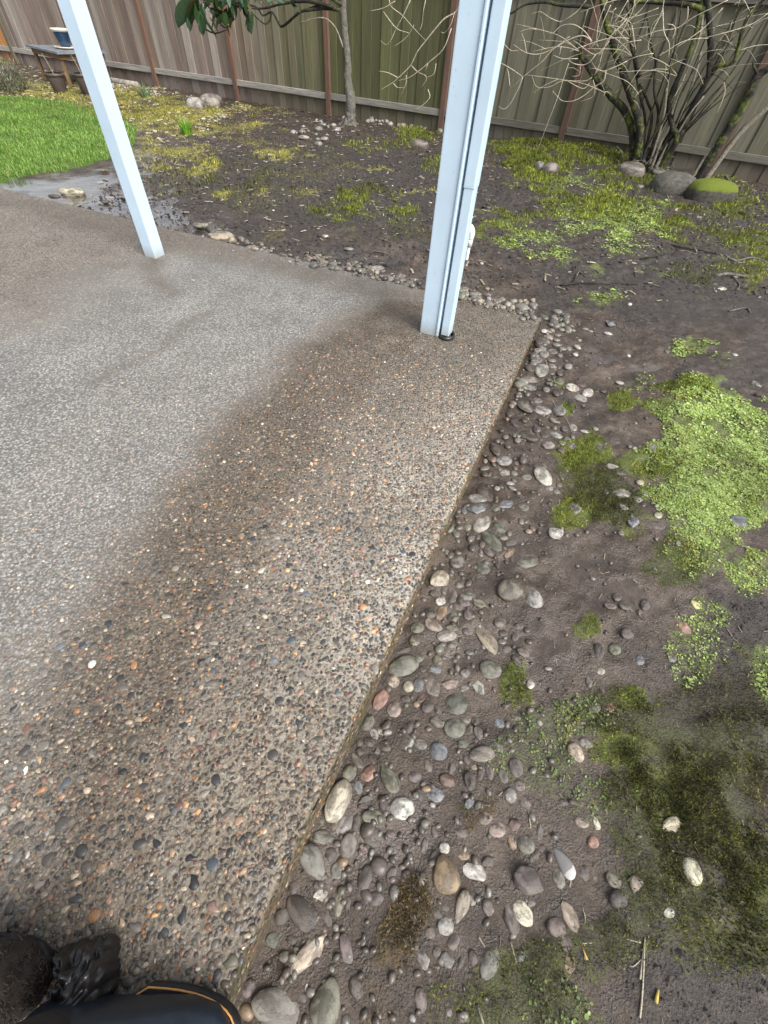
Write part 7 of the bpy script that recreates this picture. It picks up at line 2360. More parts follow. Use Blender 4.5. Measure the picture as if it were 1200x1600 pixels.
m=NT('white_paint',Roughness=.42); P=m.coord('Object'); a=m.noise(P,4,5,.6); vz=m.n('TexVoronoi',Scale=75.); m.set(vz.inputs['Vector'],m.coord('Object',(1,1,.55)))
vs=m.n('SeparateColor'); m.set(vs.inputs[0],vz.outputs['Color'])
dots=m.math('MULTIPLY',m.math('LESS_THAN',vz.outputs['Distance'],.16),m.math('GREATER_THAN',vs.outputs[0],.88))
c=m.mix(1,(.47,.60,.71),m.ramp(a,[(.3,.93),(.7,1.04)]),'MULTIPLY'); c=m.mix(m.math('MULTIPLY',dots,.55),c,(.2,.22,.24))
zz=m.n('SeparateXYZ'); m.set(zz.inputs[0],m.n('NewGeometry').outputs['Position'])
dirt=m.math('MULTIPLY',m.ramp(m.math('ADD',zz.outputs[2],m.math('MULTIPLY',m.noise(P,40,4,.7),.05)),[(.035,1.),(.12,0.)]),.65)
c=m.mix(dirt,c,(.25,.23,.20)); m.out('Base Color',c); m.bump(m.noise(P,90,3),.08,.004); M_white=m.m
M_pvc=simple('white_pvc',(.74,.74,.70),.35,.12,12); M_blackrub=simple('black_plastic',(.012,.016,.016),.35,.3,30)
M_navy=simple('navy_rubber',(.008,.014,.022),.36,.45,14,.25); M_sole=simple('dark_sole',(.012,.012,.013),.6,.4,40,.3); M_welt=simple('orange_welt',(.50,.25,.07),.5,.2,60)
M_fuzz=simple('brown_suede',(.022,.016,.011),.95,.6,40,.6); M_bag=simple('black_crumpled_plastic',(.010,.009,.009),.3,.5,14,.5)
M_blueglaze=simple('blue_glaze',(.012,.035,.075),.15,.4,10); M_cream=simple('cream_glaze',(.62,.57,.47),.4,.2,12); M_brownpl=simple('brown_plastic',(.07,.052,.045),.5,.2,9)
M_slate=simple('slate_top',(.17,.19,.21),.4,.35,9,.2); M_tablewood=simple('table_wood',(.16,.10,.05),.8,.4,7,.3); M_ptsoil=simple('potting_soil',(.06,.04,.03),.95,.5,30,.6)
M_planter=simple('planter_wood',(.09,.065,.045),.85,.4,9,.3); M_bark=simple('bark_timber',(.25,.23,.20),.9,.4,14,.4)
def bark(name,a_,b_,moss=0.):
    m=NT(name,Roughness=.9); P=m.coord('Object'); g=m.noise(P,28,5,.7); c=m.ramp(g,[(.3,a_),(.7,b_)])
    if moss:
        k=m.ramp(m.noise(P,7,4,.7),[(.48,0.),(.62,moss)]); c=m.mix(k,c,m.ramp(g,[(.3,(.03,.04,.004)),(.7,(.15,.19,.025))]))
    m.out('Base Color',c); m.bump(g,.8,.02); return m.m
M_barkmoss=bark('mossy_bark',(.007,.006,.005),(.032,.028,.022),.9); M_barkdark=bark('dark_bark',(.006,.005,.0045),(.028,.024,.02),.3)
M_barkpale=bark('pale_stem',(.13,.115,.09),(.30,.27,.21)); M_twig=bark('pale_twig',(.36,.31,.22),(.62,.56,.43)); M_barkgrey=bark('grey_bark',(.05,.046,.042),(.19,.175,.155),.25)
m=NT('rhododendron_leaf',Roughness=.32); P=m.coord('Object'); base=m.n('ObjectInfo').outputs['Color']
m.out('Base Color',m.mix(1,base,m.ramp(m.noise(P,30,3),[(.3,.6),(.7,1.3)]),'MULTIPLY')); M_rleaf=m.m
# ------------------------------------------------------------------ ground sheet
def axis(*seg):
    a=[seg[0][0]]
    for s,e,st in seg:
        k=max(1,int(round((e-s)/st))); a+=list(np.linspace(s,e,k+1)[1:])
    return np.array(a)
gx=axis((-60,-14,6),(-14,-8,.35),(-8,-3,.06),(-3,-.75,.03),(-.75,2.1,.0145),(2.1,5.2,.03),(5.2,9,.15),(9,60,6))
gy=axis((-60,-3,6),(-3,-.9,.15),(-.9,3.3,.0145),(3.3,6.2,.026),(6.2,11,.045),(11,16,.15),(16,120,8))
X,Y=np.meshgrid(gx,gy); Z=ground_z(X.ravel(),Y.ravel()); xf,yf=X.ravel(),Y.ravel()
lawnm=inpoly(xf,yf,LAWN)
nx,ny=len(gx),len(gy); I=np.arange(nx*ny).reshape(ny,nx)
F=np.stack([I[:-1,:-1],I[:-1,1:],I[1:,1:],I[1:,:-1]],-1).reshape(-1,4)
cov=np.zeros((len(xf),4),np.float32)
for ty in 'B2 B D C2 S Y C'.split():
    L=[p for p in PATCHES if p[7]==ty]; f=field(xf,yf,L,.5,7)*.85
    c=np.array(COVC[ty]); 
    w=f[:,None]; cov[:,:3]=cov[:,:3]*(1-w)+c*w*1.0; cov[:,3]=cov[:,3]+(1-cov[:,3])*f
for q_ in PEBBLES:
    a_,b_=q_[2],q_[3]
    if a_<.016: continue
    mk=(abs(xf-q_[0])<a_*2)&(abs(yf-q_[1])<a_*2)
    if not mk.any(): continue
    dx,dy=xf[mk]-q_[0],yf[mk]-q_[1]; c_,s2_=math.cos(q_[5]),math.sin(q_[5]); rr=np.hypot((dx*c_+dy*s2_)/a_,(-dx*s2_+dy*c_)/b_)
    Z[mk]+=np.where(slab_in(xf[mk],yf[mk])>-.004,0,q_[4]*.15*np.exp(-((rr-1.08)/.32)**2)*(.5+vn(xf[mk],yf[mk],.03,77)))
nz=cov[:,3]>.001; cov[nz,:3]/=np.maximum(cov[nz,3:4],.001); cov[:,:3]=np.clip(cov[:,:3],0,.6)
cov[:,3]*=np.where(yf>4.2,np.clip(2.4*vn(xf,yf,.30,73)-.35,.1,1),1)
cov[lawnm]=(.09,.15,.02,1)
hum=np.maximum(field(xf,yf,HUMUS,.6,21),sm((yf-4.2)/.8)*.55*(xf>-2.5)); wetv=field(xf,yf,WETS,.6,31)
Z=Z-gdet(xf,yf)*np.where(yf>4,1.6,1)*wetv*.8-.006*wetv+.007*cov[:,3]*(vn(xf,yf,.05,41))
me=mesh_np('ground',np.stack([xf,yf,Z],1),F,None,True,dict(Cover=cov,humus=hum,wet=wetv))
me.materials.append(M_soil); ground=tag(link('ground',me),'dark brown muddy yard ground with moss patches','ground',kind='structure')
# ------------------------------------------------------------------ patio slab
dl=[(0,-.32),(0,-.24),(0,-.18),(0,-.13),(0,-.09),(0,-.055),(0,-.03),(.001,-.016),(.004,-.008),(.009,-.003),(.016,0)]
da=np.concatenate([[a for a,b in dl],axis((.03,.6,.025),(.6,3.2,.03),(3.2,8,.12))]); dz=np.concatenate([[b for a,b in dl],np.zeros(len(da)-len(dl))])
ta=np.concatenate([[a for a,b in dl],axis((.03,5.2,.03),(5.2,7,.2))]); tz=np.concatenate([[b for a,b in dl],np.zeros(len(ta)-len(dl))])
D,T=np.meshgrid(da,ta); DZ,TZ=np.meshgrid(dz,tz); d,t=D.ravel(),T.ravel(); z=np.minimum(DZ.ravel(),TZ.ravel())
near=np.minimum(d,t)<.02
chip=np.where(near,.010*(vn(d*3+t,z*4,.055,3)-.5)+.006*(vn(d*3+t,z*4,.018,4)-.5),0)
cut=.0*d
px=CR[0]-E_[0]*t-N_[0]*d; py=CR[1]-E_[1]*t-N_[1]*d
px+=N_[0]*chip; py+=N_[1]*chip; z=z+np.where(near,chip*.35,0)+.0015*(vn(px,py,.4,9)-.5)
def slab_fields(x,y):
    w=.10*(vn(x,y,.33,51)-.5)+.06*(vn(x,y,.12,52)-.5)
    wet=sm((1.75-pline(x,y,BAND_DARK,BAND_DARKW)-w*4.5)/1.2)*.95; wet=np.maximum(wet,.85*sm((.85-y)/.8+w*2)*sm((x+.75)/.4+w))
    wet=np.maximum(wet,sm((.30+w-pline(x,y,BAND_FAR))/.26)*.5)
    wet=np.maximum(wet,sm((.07+w*.4-pline(x,y,BAND_LINE))/.08)*.45)
    wet=np.maximum(wet,sm((.13+w-pline(x,y,BAND_POST))/.15)*.6)
    s,q=sq(x,y); light=sm((.50+w*3+q)/.5)*.8*sm((-q)/.05+.55)
    light=light*sm((-s-.35)/1.0)*(1-.75*sm((.75-y)/1.1))
    fld=np.maximum(sm((1.7+w*3-pline(x,y,DRY_GLARE))/1.1)*(1-wet),sm((.62+w*2-pline(x,y,GLARE_VEIL))/.5))  # one mask for dry concrete and the painted sky glare
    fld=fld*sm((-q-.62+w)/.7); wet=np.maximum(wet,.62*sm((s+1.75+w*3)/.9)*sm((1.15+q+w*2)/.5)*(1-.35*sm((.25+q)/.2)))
    return wet,light,fld
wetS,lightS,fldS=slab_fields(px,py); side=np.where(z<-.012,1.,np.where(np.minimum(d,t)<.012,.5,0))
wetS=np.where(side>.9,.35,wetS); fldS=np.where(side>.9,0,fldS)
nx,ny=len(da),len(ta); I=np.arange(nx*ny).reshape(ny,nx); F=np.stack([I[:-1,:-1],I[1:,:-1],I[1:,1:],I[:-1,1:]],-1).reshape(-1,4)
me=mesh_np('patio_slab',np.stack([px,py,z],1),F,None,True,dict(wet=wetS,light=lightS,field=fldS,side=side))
me.materials.append(M_slab); slab=tag(link('patio_slab',me),'exposed aggregate concrete patio slab','patio',kind='structure')
# stones of the aggregate
AG=np.array([(.028,.028,.03),(.045,.044,.044),(.06,.055,.05),(.085,.072,.06),(.10,.09,.078),(.14,.125,.105),(.19,.17,.145),(.05,.06,.07),(.10,.115,.13),(.33,.30,.25),(.50,.48,.43),(.30,.155,.07),(.36,.22,.10),(.13,.07,.055),(.22,.14,.11),(.30,.22,.15),(.09,.085,.06)])
AW=np.array([9,12,12,11,9,7,5,5,3,2.0,.8,1.6,1.0,2.8,2.2,3,6.]); AW/=AW.sum()
def dome(k,rings):
    V=[];Fc=[]
    for r,(rad,hh) in enumerate(rings):
        for i in range(k): a=2*math.pi*i/k; V.append((rad*math.cos(a),rad*math.sin(a),hh))
    for r in range(len(rings)-1):
        for i in range(k):
            a=r*k+i;b=r*k+(i+1)%k; Fc+=[(a,b,b+k),(a,b+k,a+k)]
    V.append((0,0,rings[-1][1]*1.06)); c=len(V)-1; o=(len(rings)-1)*k
    for i in range(k): Fc.append((o+i,o+(i+1)%k,c))
    return np.array(V,float),np.array(Fc)
DN=[];
for s_ in range(4):
    V,Fc=dome(8,[(1,-.15),(.93,.35),(.55,.85)]); g_=np.random.default_rng(s_); a_=1+.16*g_.standard_normal(8); V[:24,:2]*=np.tile(a_,3)[:,None]; DN.append((V,Fc))
V,Fc=dome(6,[(1,-.15),(.72,.7)]); DF=(V,Fc)
sp=.0108
u=np.arange(.004,3.9,sp); w_=np.arange(.006,2.9,sp); U,W=np.meshgrid(u,w_); U=U.ravel()+rng.uniform(-.5,.5,U.size)*sp; W=W.ravel()+rng.uniform(-.5,.5,W.size)*sp
k=(U>.002)&(W>.003); U,W=U[k],W[k]
ax_=CR[0]-E_[0]*U-N_[0]*W; ay_=CR[1]-E_[1]*U-N_[1]*W
dist=np.hypot(ax_,ay_); k=(dist<2.75)&(ay_>-.55)&(ax_>-1.55)&(rng.random(len(ax_))<np.clip((2.75-dist)/.5,0,1)*.93); ax_,ay_,dist=ax_[k],ay_[k],dist[k]
# the 300 largest stones, each an object of its own
cand=np.where((dist<1.15)&(dist>.3))[0]; rng.shuffle(cand); bigs=[]
for i in cand:
    r=rng.uniform(.0095,.0165)
    if all((ax_[i]-bx)**2+(ay_[i]-by)**2>(r+br+.006)**2 for bx,by,br in bigs): bigs.append((ax_[i],ay_[i],r))
    if len(bigs)>=300: break
keepm=np.ones(len(ax_),bool)
for bx,by,br in bigs: keepm&=((ax_-bx)**2+(ay_-by)**2>(br+.004)**2)
ax_,ay_,dist=ax_[keepm],ay_[keepm],dist[keepm]
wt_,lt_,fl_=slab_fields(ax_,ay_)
cc=(AG[rng.choice(len(AG),len(ax_),p=AW)]*.85+np.array([.034,.030,.025]))*rng.uniform(.75,1.3,len(ax_))[:,None]
cc=cc*np.array([1.1,1.0,.88])*(1.3-.45*wt_)[:,None]; cc=cc*(1-.45*fl_)[:,None]+(np.array([.27,.268,.26])*rng.uniform(.5,1.4,len(ax_))[:,None])*(.45*fl_)[:,None]  # stones greyed too where the slab's sheen is painted in
ra=np.clip(rng.lognormal(math.log(.0049),.38,len(ax_))*(1-.25*fl_),.0025,.0115)
Mx=rotz(rng.uniform(0,6.28,len(ax_)))@scl(ra,ra*rng.uniform(.6,.95,len(ra)),ra*rng.uniform(.35,.6,len(ra)))
Pz=np.stack([ax_,ay_,np.full(len(ax_),-.0004)],1)
# near the rounded rim the stones sit a little lower
s_,q_=sq(ax_,ay_); rim=np.minimum(-s_,-q_); Pz[:,2]-=np.where(rim<.012,.004*(1-rim/.012),0)
ac=Acc(); nr=dist<1.35; sel=rng.integers(0,4,len(ax_))
for j in range(4):
    kk=nr&(sel==j); ac.add(*DN[j],Mx[kk],Pz[kk],cc[kk])
kk=~nr; ac.add(*DF,Mx[kk],Pz[kk],cc[kk])
# stones showing in the slab's side
nsd=2600; tt=rng.uniform(.02,4.2,nsd); zs=rng.uniform(-.2,-.014,nsd); rs=rng.uniform(.003,.008,nsd)
Ps=np.stack([CR[0]-E_[0]*tt,CR[1]-E_[1]*tt,zs],1); Rs=np.zeros((nsd,3,3)); Rs[:]=np.array([[E_[0],0,N_[0]],[E_[1],0,N_[1]],[0,1,0]]); 
ac.add(*DF,Rs@scl(rs,rs*.8,rs*.4),Ps,AG[rng.choice(len(AG),nsd,p=AW)]*np.array([1.1,.95,.75]))
me=ac.mesh('aggregate'); me.materials.append(M_agg); tag(link('aggregate',me,slab),kind='stuff')
AMs=[]
for V,Fc in DN:
    g_=mesh_np('aggregate_stone',V,Fc); g_.materials.append(M_aggo); AMs.append(g_)
for bx,by,br in bigs:
    o=bpy.data.objects.new('aggregate_stone',random.choice(AMs)); col.objects.link(o); o.parent=slab
    o.location=(bx,by,-.0004); o.rotation_euler=(0,0,random.uniform(0,6.28)); o.scale=(br,br*random.uniform(.6,.9),br*random.uniform(.3,.45))
    c=AG[rng.choice(len(AG),p=AW)]*random.uniform(.8,1.25); w1=float(slab_fields(np.array([bx]),np.array([by]))[0][0]); c=c*(1.25-.5*w1); o.color=(*c,1)
# ------------------------------------------------------------------ loose stones
def ico(sub):
    bm=bmesh.new(); bmesh.ops.create_icosphere(bm,subdivisions=sub,radius=1); V=np.array([v.co[:] for v in bm.verts]); Fc=np.array([[v.index for v in f.verts] for f in bm.faces]); bm.free(); return V,Fc
I3=ico(4); I2=ico(2); I1=ico(1)
def rock(V,kind,seed):
    g=np.random.default_rng(seed); V=V.copy()
    for _ in range(3):
        d_=g.standard_normal(3); d_/=np.linalg.norm(d_); V*= (1+.13*g.uniform(-1,1)*np.cos(2.2*(V@d_)+g.uniform(0,6)))[:,None]
    if kind=='a':
        for _ in range(9):
            d_=g.standard_normal(3); d_/=np.linalg.norm(d_); lim=g.uniform(.55,.8); h=V@d_; V-=np.maximum(h-lim,0)[:,None]*d_*.93
    if kind=='t': V[:,1]*=(1-.33*V[:,0]); V[:,2]*=(1-.22*V[:,0])
    V+=.012*np.sin(V[:,[1,2,0]]*9+seed); V-= (V.max(0)+V.min(0))/2; V/=(V.max(0)-V.min(0))/2
    return V
SM={}
for kd in 'oat':
    SM[kd]=[]
    for s_ in range(6):
        me=mesh_np('stone_'+kd,rock(I3[0],kd,s_+{'o':0,'a':20,'t':40}[kd]),I3[1]); me.materials.append(M_stone); SM[kd].append(me)
SC_=dict(g=(.165,.155,.138),d=(.085,.072,.062),v=(.125,.103,.094),o=(.15,.145,.115),l=(.26,.25,.23),w=(.44,.425,.39),b=(.16,.17,.18),p=(.25,.205,.17),t=(.31,.27,.21),r=(.13,.09,.078),n=(.22,.16,.105),c=(.40,.385,.29),m=(.12,.125,.098),s=(.27,.165,.125),q=(.13,.125,.13),y=(.55,.50,.28))
SC={k:tuple(c*.88 for c in v) for k,v in SC_.items()}
def setstone(o,c,amt=.16):
    b=SC[c]; f=random.uniform(1-amt,1+amt); o.color=(b[0]*f*random.uniform(.95,1.05),b[1]*f,b[2]*f*random.uniform(.94,1.06),1)
GRP='river stones lying on the mud beside the slab'
for x,y,a,b,T,ang,c,sh,lab in PEBBLES:
    me=random.choice(SM[sh])
    if c=='q': me=SM['t'][0].copy(); me.materials.clear(); me.materials.append(M_two)
    o=bpy.data.objects.new('river_stone' if sh!='a' else 'broken_stone',me); col.objects.link(o)
    flip=math.pi if c!='q' and random.random()<.5 else 0
    if lab.startswith(('smooth pinkish tan tear','large rust')): flip=0
    o.scale=(a,b,T/2); o.rotation_euler=(random.uniform(-.12,.12),random.uniform(-.1,.1),ang+flip)
    if lab.startswith('half') or 'half buried' in lab: emb=.30
    else: emb=.46
    o.location=(x,y,gz1(x,y)+T/2*emb-.003); setstone(o,c,.12); tag(o,lab,'stone',GRP)
for x,y,L,W,T,c,lab in FARROCKS:
    o=bpy.data.objects.new('rock',random.choice(SM['o' if c!='m' else 'o'])); col.objects.link(o); o.scale=(L,W,T*(1.15 if c=='m' else 1.05 if L>.12 else .82))
    if c=='m' or 'moss along' in lab:
        me=SM['o'][2 if c=='m' else 4].copy(); me.materials.clear(); me.materials.append(M_bmoss if c=='m' else M_bpatch); o.data=me
    
    if L>.12:
        me=o.data.copy(); V=np.array([v.co[:] for v in me.vertices]); V=np.sign(V)*np.abs(V)**.78; me.vertices.foreach_set('co',V.astype(np.float32).ravel()); o.data=me
    o.location=(x,y,gz1(x,y)+T*.42); o.rotation_euler=(0,0,random.uniform(-.3,.3)); setstone(o,c if c!='m' else 'o',.08); tag(o,lab,'rock','rocks on the soil of the back yard')
ac=Acc()
arr=np.array([r[:5]+[r[5]] for r in SMALL],float); cols=[r[6] for r in SMALL]
def addstones(x,y,a,b,T,ang,cols,I,sink=.5,seed=0,mul=1.):
    K=len(x); sel=rng.integers(0,5,K); P_=np.stack([x,y,ground_z(x,y)+T/2*sink],1)
    ins=slab_in(x,y); P_[:,2]=np.where(ins>-.01,np.maximum(P_[:,2],np.where(ins>0,T/2*.6,P_[:,2])),P_[:,2])
    M_=rotz(ang)@rotx(rng.uniform(-.2,.2,K))@scl(a,b,T/2); C_=np.array([SC[c] for c in cols])*rng.uniform(.75,1.2,K)[:,None]*mul
    for j in range(5):
        k=sel==j
        if k.any(): ac.add(rock(I[0],'o' if j<4 else 'a',seed+j),I[1],M_[k],P_[k],C_[k])
addstones(*arr.T,cols,I2,.5,60)
arr=np.array([r[:6] for r in GRAVEL],float); cols=[r[6] for r in GRAVEL]
addstones(arr[:,0],arr[:,1],arr[:,2],arr[:,3],arr[:,4]*2,arr[:,5],cols,I2,.3,80)
K=330; tt_=rng.uniform(.15,3.9,K); qq_=.012+np.abs(rng.normal(0,.13,K)); fx_=CR[0]-E_[0]*tt_+N_[0]*qq_; fy_=CR[1]-E_[1]*tt_+N_[1]*qq_
ok=np.ones(K,bool)
for q_ in PEBBLES: ok&=np.hypot(fx_-q_[0],fy_-q_[1])>max(q_[2],q_[3])*.95
fx_,fy_=fx_[ok],fy_[ok]; K=len(fx_); a_=rng.lognormal(math.log(.014),.35,K); addstones(fx_,fy_,a_,a_*rng.uniform(.6,.95,K),a_*rng.uniform(.9,1.4,K),rng.uniform(0,6.28,K),[random.choice('dddvvgoogn') for _ in range(K)],I2,.15,110)
me=ac.mesh('gravel'); me.materials.append(M_gravel); tag(link('gravel',me),'small river gravel packed along the slab edges','gravel',kind='stuff')
# ------------------------------------------------------------------ soil crumbs, chips, litter
def pts(n,x0,x1,y0,y1,extra=.02):
    x=rng.uniform(x0,x1,n); y=rng.uniform(y0,y1,n); k=slab_in(x,y)<-extra; return x[k],y[k]
ac=Acc()
x,y=pts(62000,-.75,1.9,-.75,3.6,.0); hm=field(x,y,HUMUS,.6,21); k=(rng.random(len(x))<.06+.7*hm+.3*sm((vn(x,y,.16,61)-.45)*4)); x,y=x[k],y[k]
r=np.clip(rng.lognormal(math.log(.0027),.5,len(x)),.001,.013); hm=field(x,y,HUMUS,.6,21)
c=np.array([.10,.075,.06])*(1-hm)[:,None]+np.array([.03,.025,.022])*hm[:,None]; c=c*rng.uniform(.55,1.35,len(x))[:,None]
i0=ico(1); OV,OF=rock(i0[0],'a',5),i0[1]
oct_=(np.array([(1,0,0),(0,1,0),(-1,0,0),(0,-1,0),(0,0,.8),(0,0,-.8)],float),np.array([(0,1,4),(1,2,4),(2,3,4),(3,0,4),(1,0,5),(2,1,5),(3,2,5),(0,3,5)]))
ac.add(*oct_,rotz(rng.uniform(0,6.28,len(x)))@rotx(rng.uniform(-.6,.6,len(x)))@scl(r*rng.uniform(.7,1.5,len(r)),r,r*.8),np.stack([x,y,ground_z(x,y)+r*.1],1),c)
x,y=pts(26000,-3.2,5.0,3.6,11.5); k=(y+.469*x<FENCE_K-.1)&(rng.random(len(x))<.8); x,y=x[k],y[k]
r=np.clip(rng.lognormal(math.log(.009),.4,len(x)),.003,.025); c=np.array([.032,.027,.024])*rng.uniform(.5,1.7,len(x))[:,None]
ac.add(*oct_,rotz(rng.uniform(0,6.28,len(x)))@rotx(rng.uniform(-.6,.6,len(x)))@scl(r*rng.uniform(.7,1.8,len(r)),r,r*.8),np.stack([x,y,ground_z(x,y)+r*.15],1),c)
me=ac.mesh('soil_crumbs',False); me.materials.append(M_debris); tag(link('soil_crumbs',me),'loose crumbs of dark soil over the bare ground','soil',kind='stuff')
box_=(np.array([(-1,-1,0),(1,-.8,0),(1,.8,0),(-1,1,0),(-.9,-.8,1),(.9,-.6,1),(.9,.6,1),(-.9,.8,1)],float),np.array([(0,1,5),(0,5,4),(1,2,6),(1,6,5),(2,3,7),(2,7,6),(3,0,4),(3,4,7),(4,5,6),(4,6,7)]))
ac=Acc()
x,y=pts(2600,-3.6,5.0,3.5,11.3); k=(y+.469*x<FENCE_K-.1); x,y=x[k],y[k]; K=len(x)
l=rng.lognormal(math.log(.018),.5,K); c=np.array([.27,.23,.17])*rng.uniform(.25,1.5,K)[:,None]
ac.add(*box_,rotz(rng.uniform(0,6.28,K))@rotx(rng.uniform(-.4,.4,K))@scl(l,np.clip(l*.22,.002,.01),np.full(K,.004)),np.stack([x,y,ground_z(x,y)+.004],1),c)
x,y=pts(1500,.3,1.8,-.5,3.6,.1); K=len(x); l=rng.lognormal(math.log(.006),.5,K); c=np.array([.20,.17,.12])*rng.uniform(.2,1.5,K)[:,None]
ac.add(*box_,rotz(rng.uniform(0,6.28,K))@rotx(rng.uniform(-.4,.4,K))@scl(l,np.clip(l*.16,.0006,.002),np.full(K,.001)),np.stack([x,y,ground_z(x,y)+.003],1),c)
x=rng.uniform(-11,-3.2,5200); y=rng.uniform(7.5,16,5200); f=field(x,y,[p for p in PATCHES if p[7]=='S'],.6,7); k=((f>.2)|((x<-5)&(rng.random(5200)<.6)))&(y+.469*x<FENCE_K-.05)&~inpoly(x,y,LAWN); x,y=x[k],y[k]; K=len(x)
c=np.array([(.42,.38,.26),(.36,.26,.10),(.25,.22,.15),(.5,.47,.38)])[rng.integers(0,4,K)]*rng.uniform(.4,1.2,K)[:,None]; l=rng.uniform(.012,.04,K)
ac.add(*box_,rotz(rng.uniform(0,6.28,K))@rotx(rng.uniform(-.6,.6,K))@scl(l,l*.55,np.full(K,.004)),np.stack([x,y,ground_z(x,y)+.008],1),c)
me=ac.mesh('leaf_litter',False); me.materials.append(M_debris); tag(link('leaf_litter',me),'pale wood chips and dead leaf bits scattered on soil','leaf litter',kind='stuff')
# ------------------------------------------------------------------ moss, cress, grass
def scatter(L,per_m2,cap=60000):
    xs=[];ys=[]
    for r in L:
        A=np.array(r[2:4]);B=np.array(r[4:6]); ar=math.pi*abs(A[0]*B[1]-A[1]*B[0])*2.5; k=int(min(cap,ar*per_m2*min(1.2,r[6])))
        t=rng.uniform(0,6.283,k); q=np.sqrt(rng.random(k))*1.6; xs.append(r[0]+A[0]*q*np.cos(t)+B[0]*q*np.sin(t)); ys.append(r[1]+A[1]*q*np.cos(t)+B[1]*q*np.sin(t))
    x=np.concatenate(xs); y=np.concatenate(ys); f=field(x,y,L,.5,7); d=np.hypot(x,y)
    f=f*np.where(y>4.2,np.clip(2.4*vn(x,y,.30,73)-.35,0.04,1),1)
    k=(rng.random(len(x))<f*np.clip(2.6*(vn(x,y,.10,72)-.12)*(.15+1.3*vn(x,y,.028,71)),0,1))&(slab_in(x,y)<-.01); return x[k],y[k]
disc=(np.array([(0,0,0),(1,0,.12),(.45,.9,.1),(-.6,.75,.12),(-1,0,.1),(-.55,-.8,.12),(.5,-.85,.1)]),np.array([(0,i+1,(i+1)%6+1) for i in range(6)]))
blade=(np.array([(-.5,0,0),(.5,0,0),(.35,.18,.55),(0,.5,1),(-.35,.18,.55)]),np.array([(0,1,2),(0,2,4),(4,2,3)]))
shoot=(np.array([(-.5,0,0),(.5,0,0),(0,.25,1)],float),np.array([(0,1,2)]))
def scale_by_dist(x,y): return np.clip(np.hypot(x,y)/2.2,.55,3.2)
ac=Acc()
for ty,den,pal in (('C',14000,[(.31,.42,.10),(.37,.49,.14),(.24,.34,.06),(.44,.53,.22)]),('C2',8000,[(.17,.24,.06),(.22,.27,.09),(.10,.15,.04)])):
    L=[p for p in PATCHES if p[7]==ty]; x,y=scatter(L,den); f=scale_by_dist(x,y); k=rng.random(len(x))<1/np.clip(f,.7,3)**1.4; x,y,f=x[k],y[k],f[k]; K=len(x)
    for j in range(3):
        s=rng.lognormal(math.log(.0036),.32,K)*np.clip(f,.8,1.8); c=np.array(pal)[rng.integers(0,len(pal),K)]*(rng.uniform(.6,1.25,K)*(.65+.6*vn(x,y,.22,94)))[:,None]; old=rng.random(K)<.07+.25*sm((vn(x,y,.13,95)-.62)*6); c[old]=np.array([.30,.26,.06])*rng.uniform(.4,1.1,old.sum())[:,None]
        dx=rng.normal(0,.006,K)*f; dy=rng.normal(0,.006,K)*f
        ac.add(*disc,rotz(rng.uniform(0,6.28,K))@rotx(rng.normal(0,.4,K))@scl(s,s*rng.uniform(.7,1,K),s),np.stack([x+dx,y+dy,ground_z(x+dx,y+dy)+rng.uniform(.000,.007,K)*np.clip(f,.7,1.5)+.006*vn(x,y,.14,93)],1),c)
me=ac.mesh('ground_cress'); me.materials.append(M_plant); tag(link('ground_cress',me),'pale green small leaved weed carpet on the mud','ground cover',kind='stuff')
ac=Acc(); PALS=dict(Y=[(.14,.175,.016),(.19,.225,.024),(.09,.115,.012),(.28,.30,.05)],D=[(.065,.07,.014),(.095,.10,.02),(.045,.043,.015),(.16,.165,.03)],S=[(.30,.28,.05),(.22,.22,.05),(.38,.33,.09),(.18,.19,.05)],B=[(.09,.06,.025),(.14,.10,.04),(.05,.035,.018),(.20,.16,.07)],B2=[(.055,.045,.02),(.085,.068,.026),(.04,.034,.018),(.11,.105,.022)])
for ty,den in (('Y',42000),('D',44000),('S',7000),('B',50000),('B2',40000)):
    L=[p for p in PATCHES if p[7]==ty]; x,y=scatter(L,den); f=scale_by_dist(x,y); k=rng.random(len(x))<1/np.clip(f,.75,3.2)**1.5; x,y,f=x[k],y[k],f[k]; K=len(x)
    s=rng.uniform(.006,.014,K)*np.clip(f,.85,3.0); c=np.array(PALS[ty])[rng.integers(0,4,K)]*rng.uniform(.65,1.25,K)[:,None]
    hump=.016*vn(x,y,.05,41); c=c*((.55+.9*vn(x,y,.28,91))*(.45+1.1*vn(x,y,.03,71)))[:,None]
    ac.add(*shoot,rotz(rng.uniform(0,6.28,K))@rotx(rng.normal(0,.75,K))@scl(s*.38,s,s),np.stack([x,y,ground_z(x,y)+hump-.001],1),c)
me=ac.mesh('moss',False); me.materials.append(M_mossm); tag(link('moss',me),'cushions of yellow green and dark moss on the soil','moss',kind='stuff')
lp=np.array(LAWN); k=75000; x=rng.uniform(lp[:,0].min(),lp[:,0].max(),k*2); y=rng.uniform(lp[:,1].min(),lp[:,1].max(),k*2)
kk=inpoly(x+.06*(vn(x,y,.1,5)-.5),y+.12*(vn(x,y,.15,6)-.5),LAWN)&(slab_in(x,y)<-.02)&(x>-11)&(rng.random(len(x))<.35+1.0*vn(x,y,.22,12)); x,y=x[kk],y[kk]; K=len(x)
bl=(np.array([(-.5,0,0),(.5,0,0),(-.4,.12,.5),(.4,.12,.5),(0,.45,1)]),np.array([(0,1,3),(0,3,2),(2,3,4)]))
h=rng.uniform(.02,.05,K); c=np.array([(.11,.235,.028),(.15,.28,.045),(.085,.17,.02),(.25,.33,.08)])[rng.integers(0,4,K)]*((.62+.5*vn(x,y,.5,8)+.35*vn(x,y,.17,9)))[:,None]
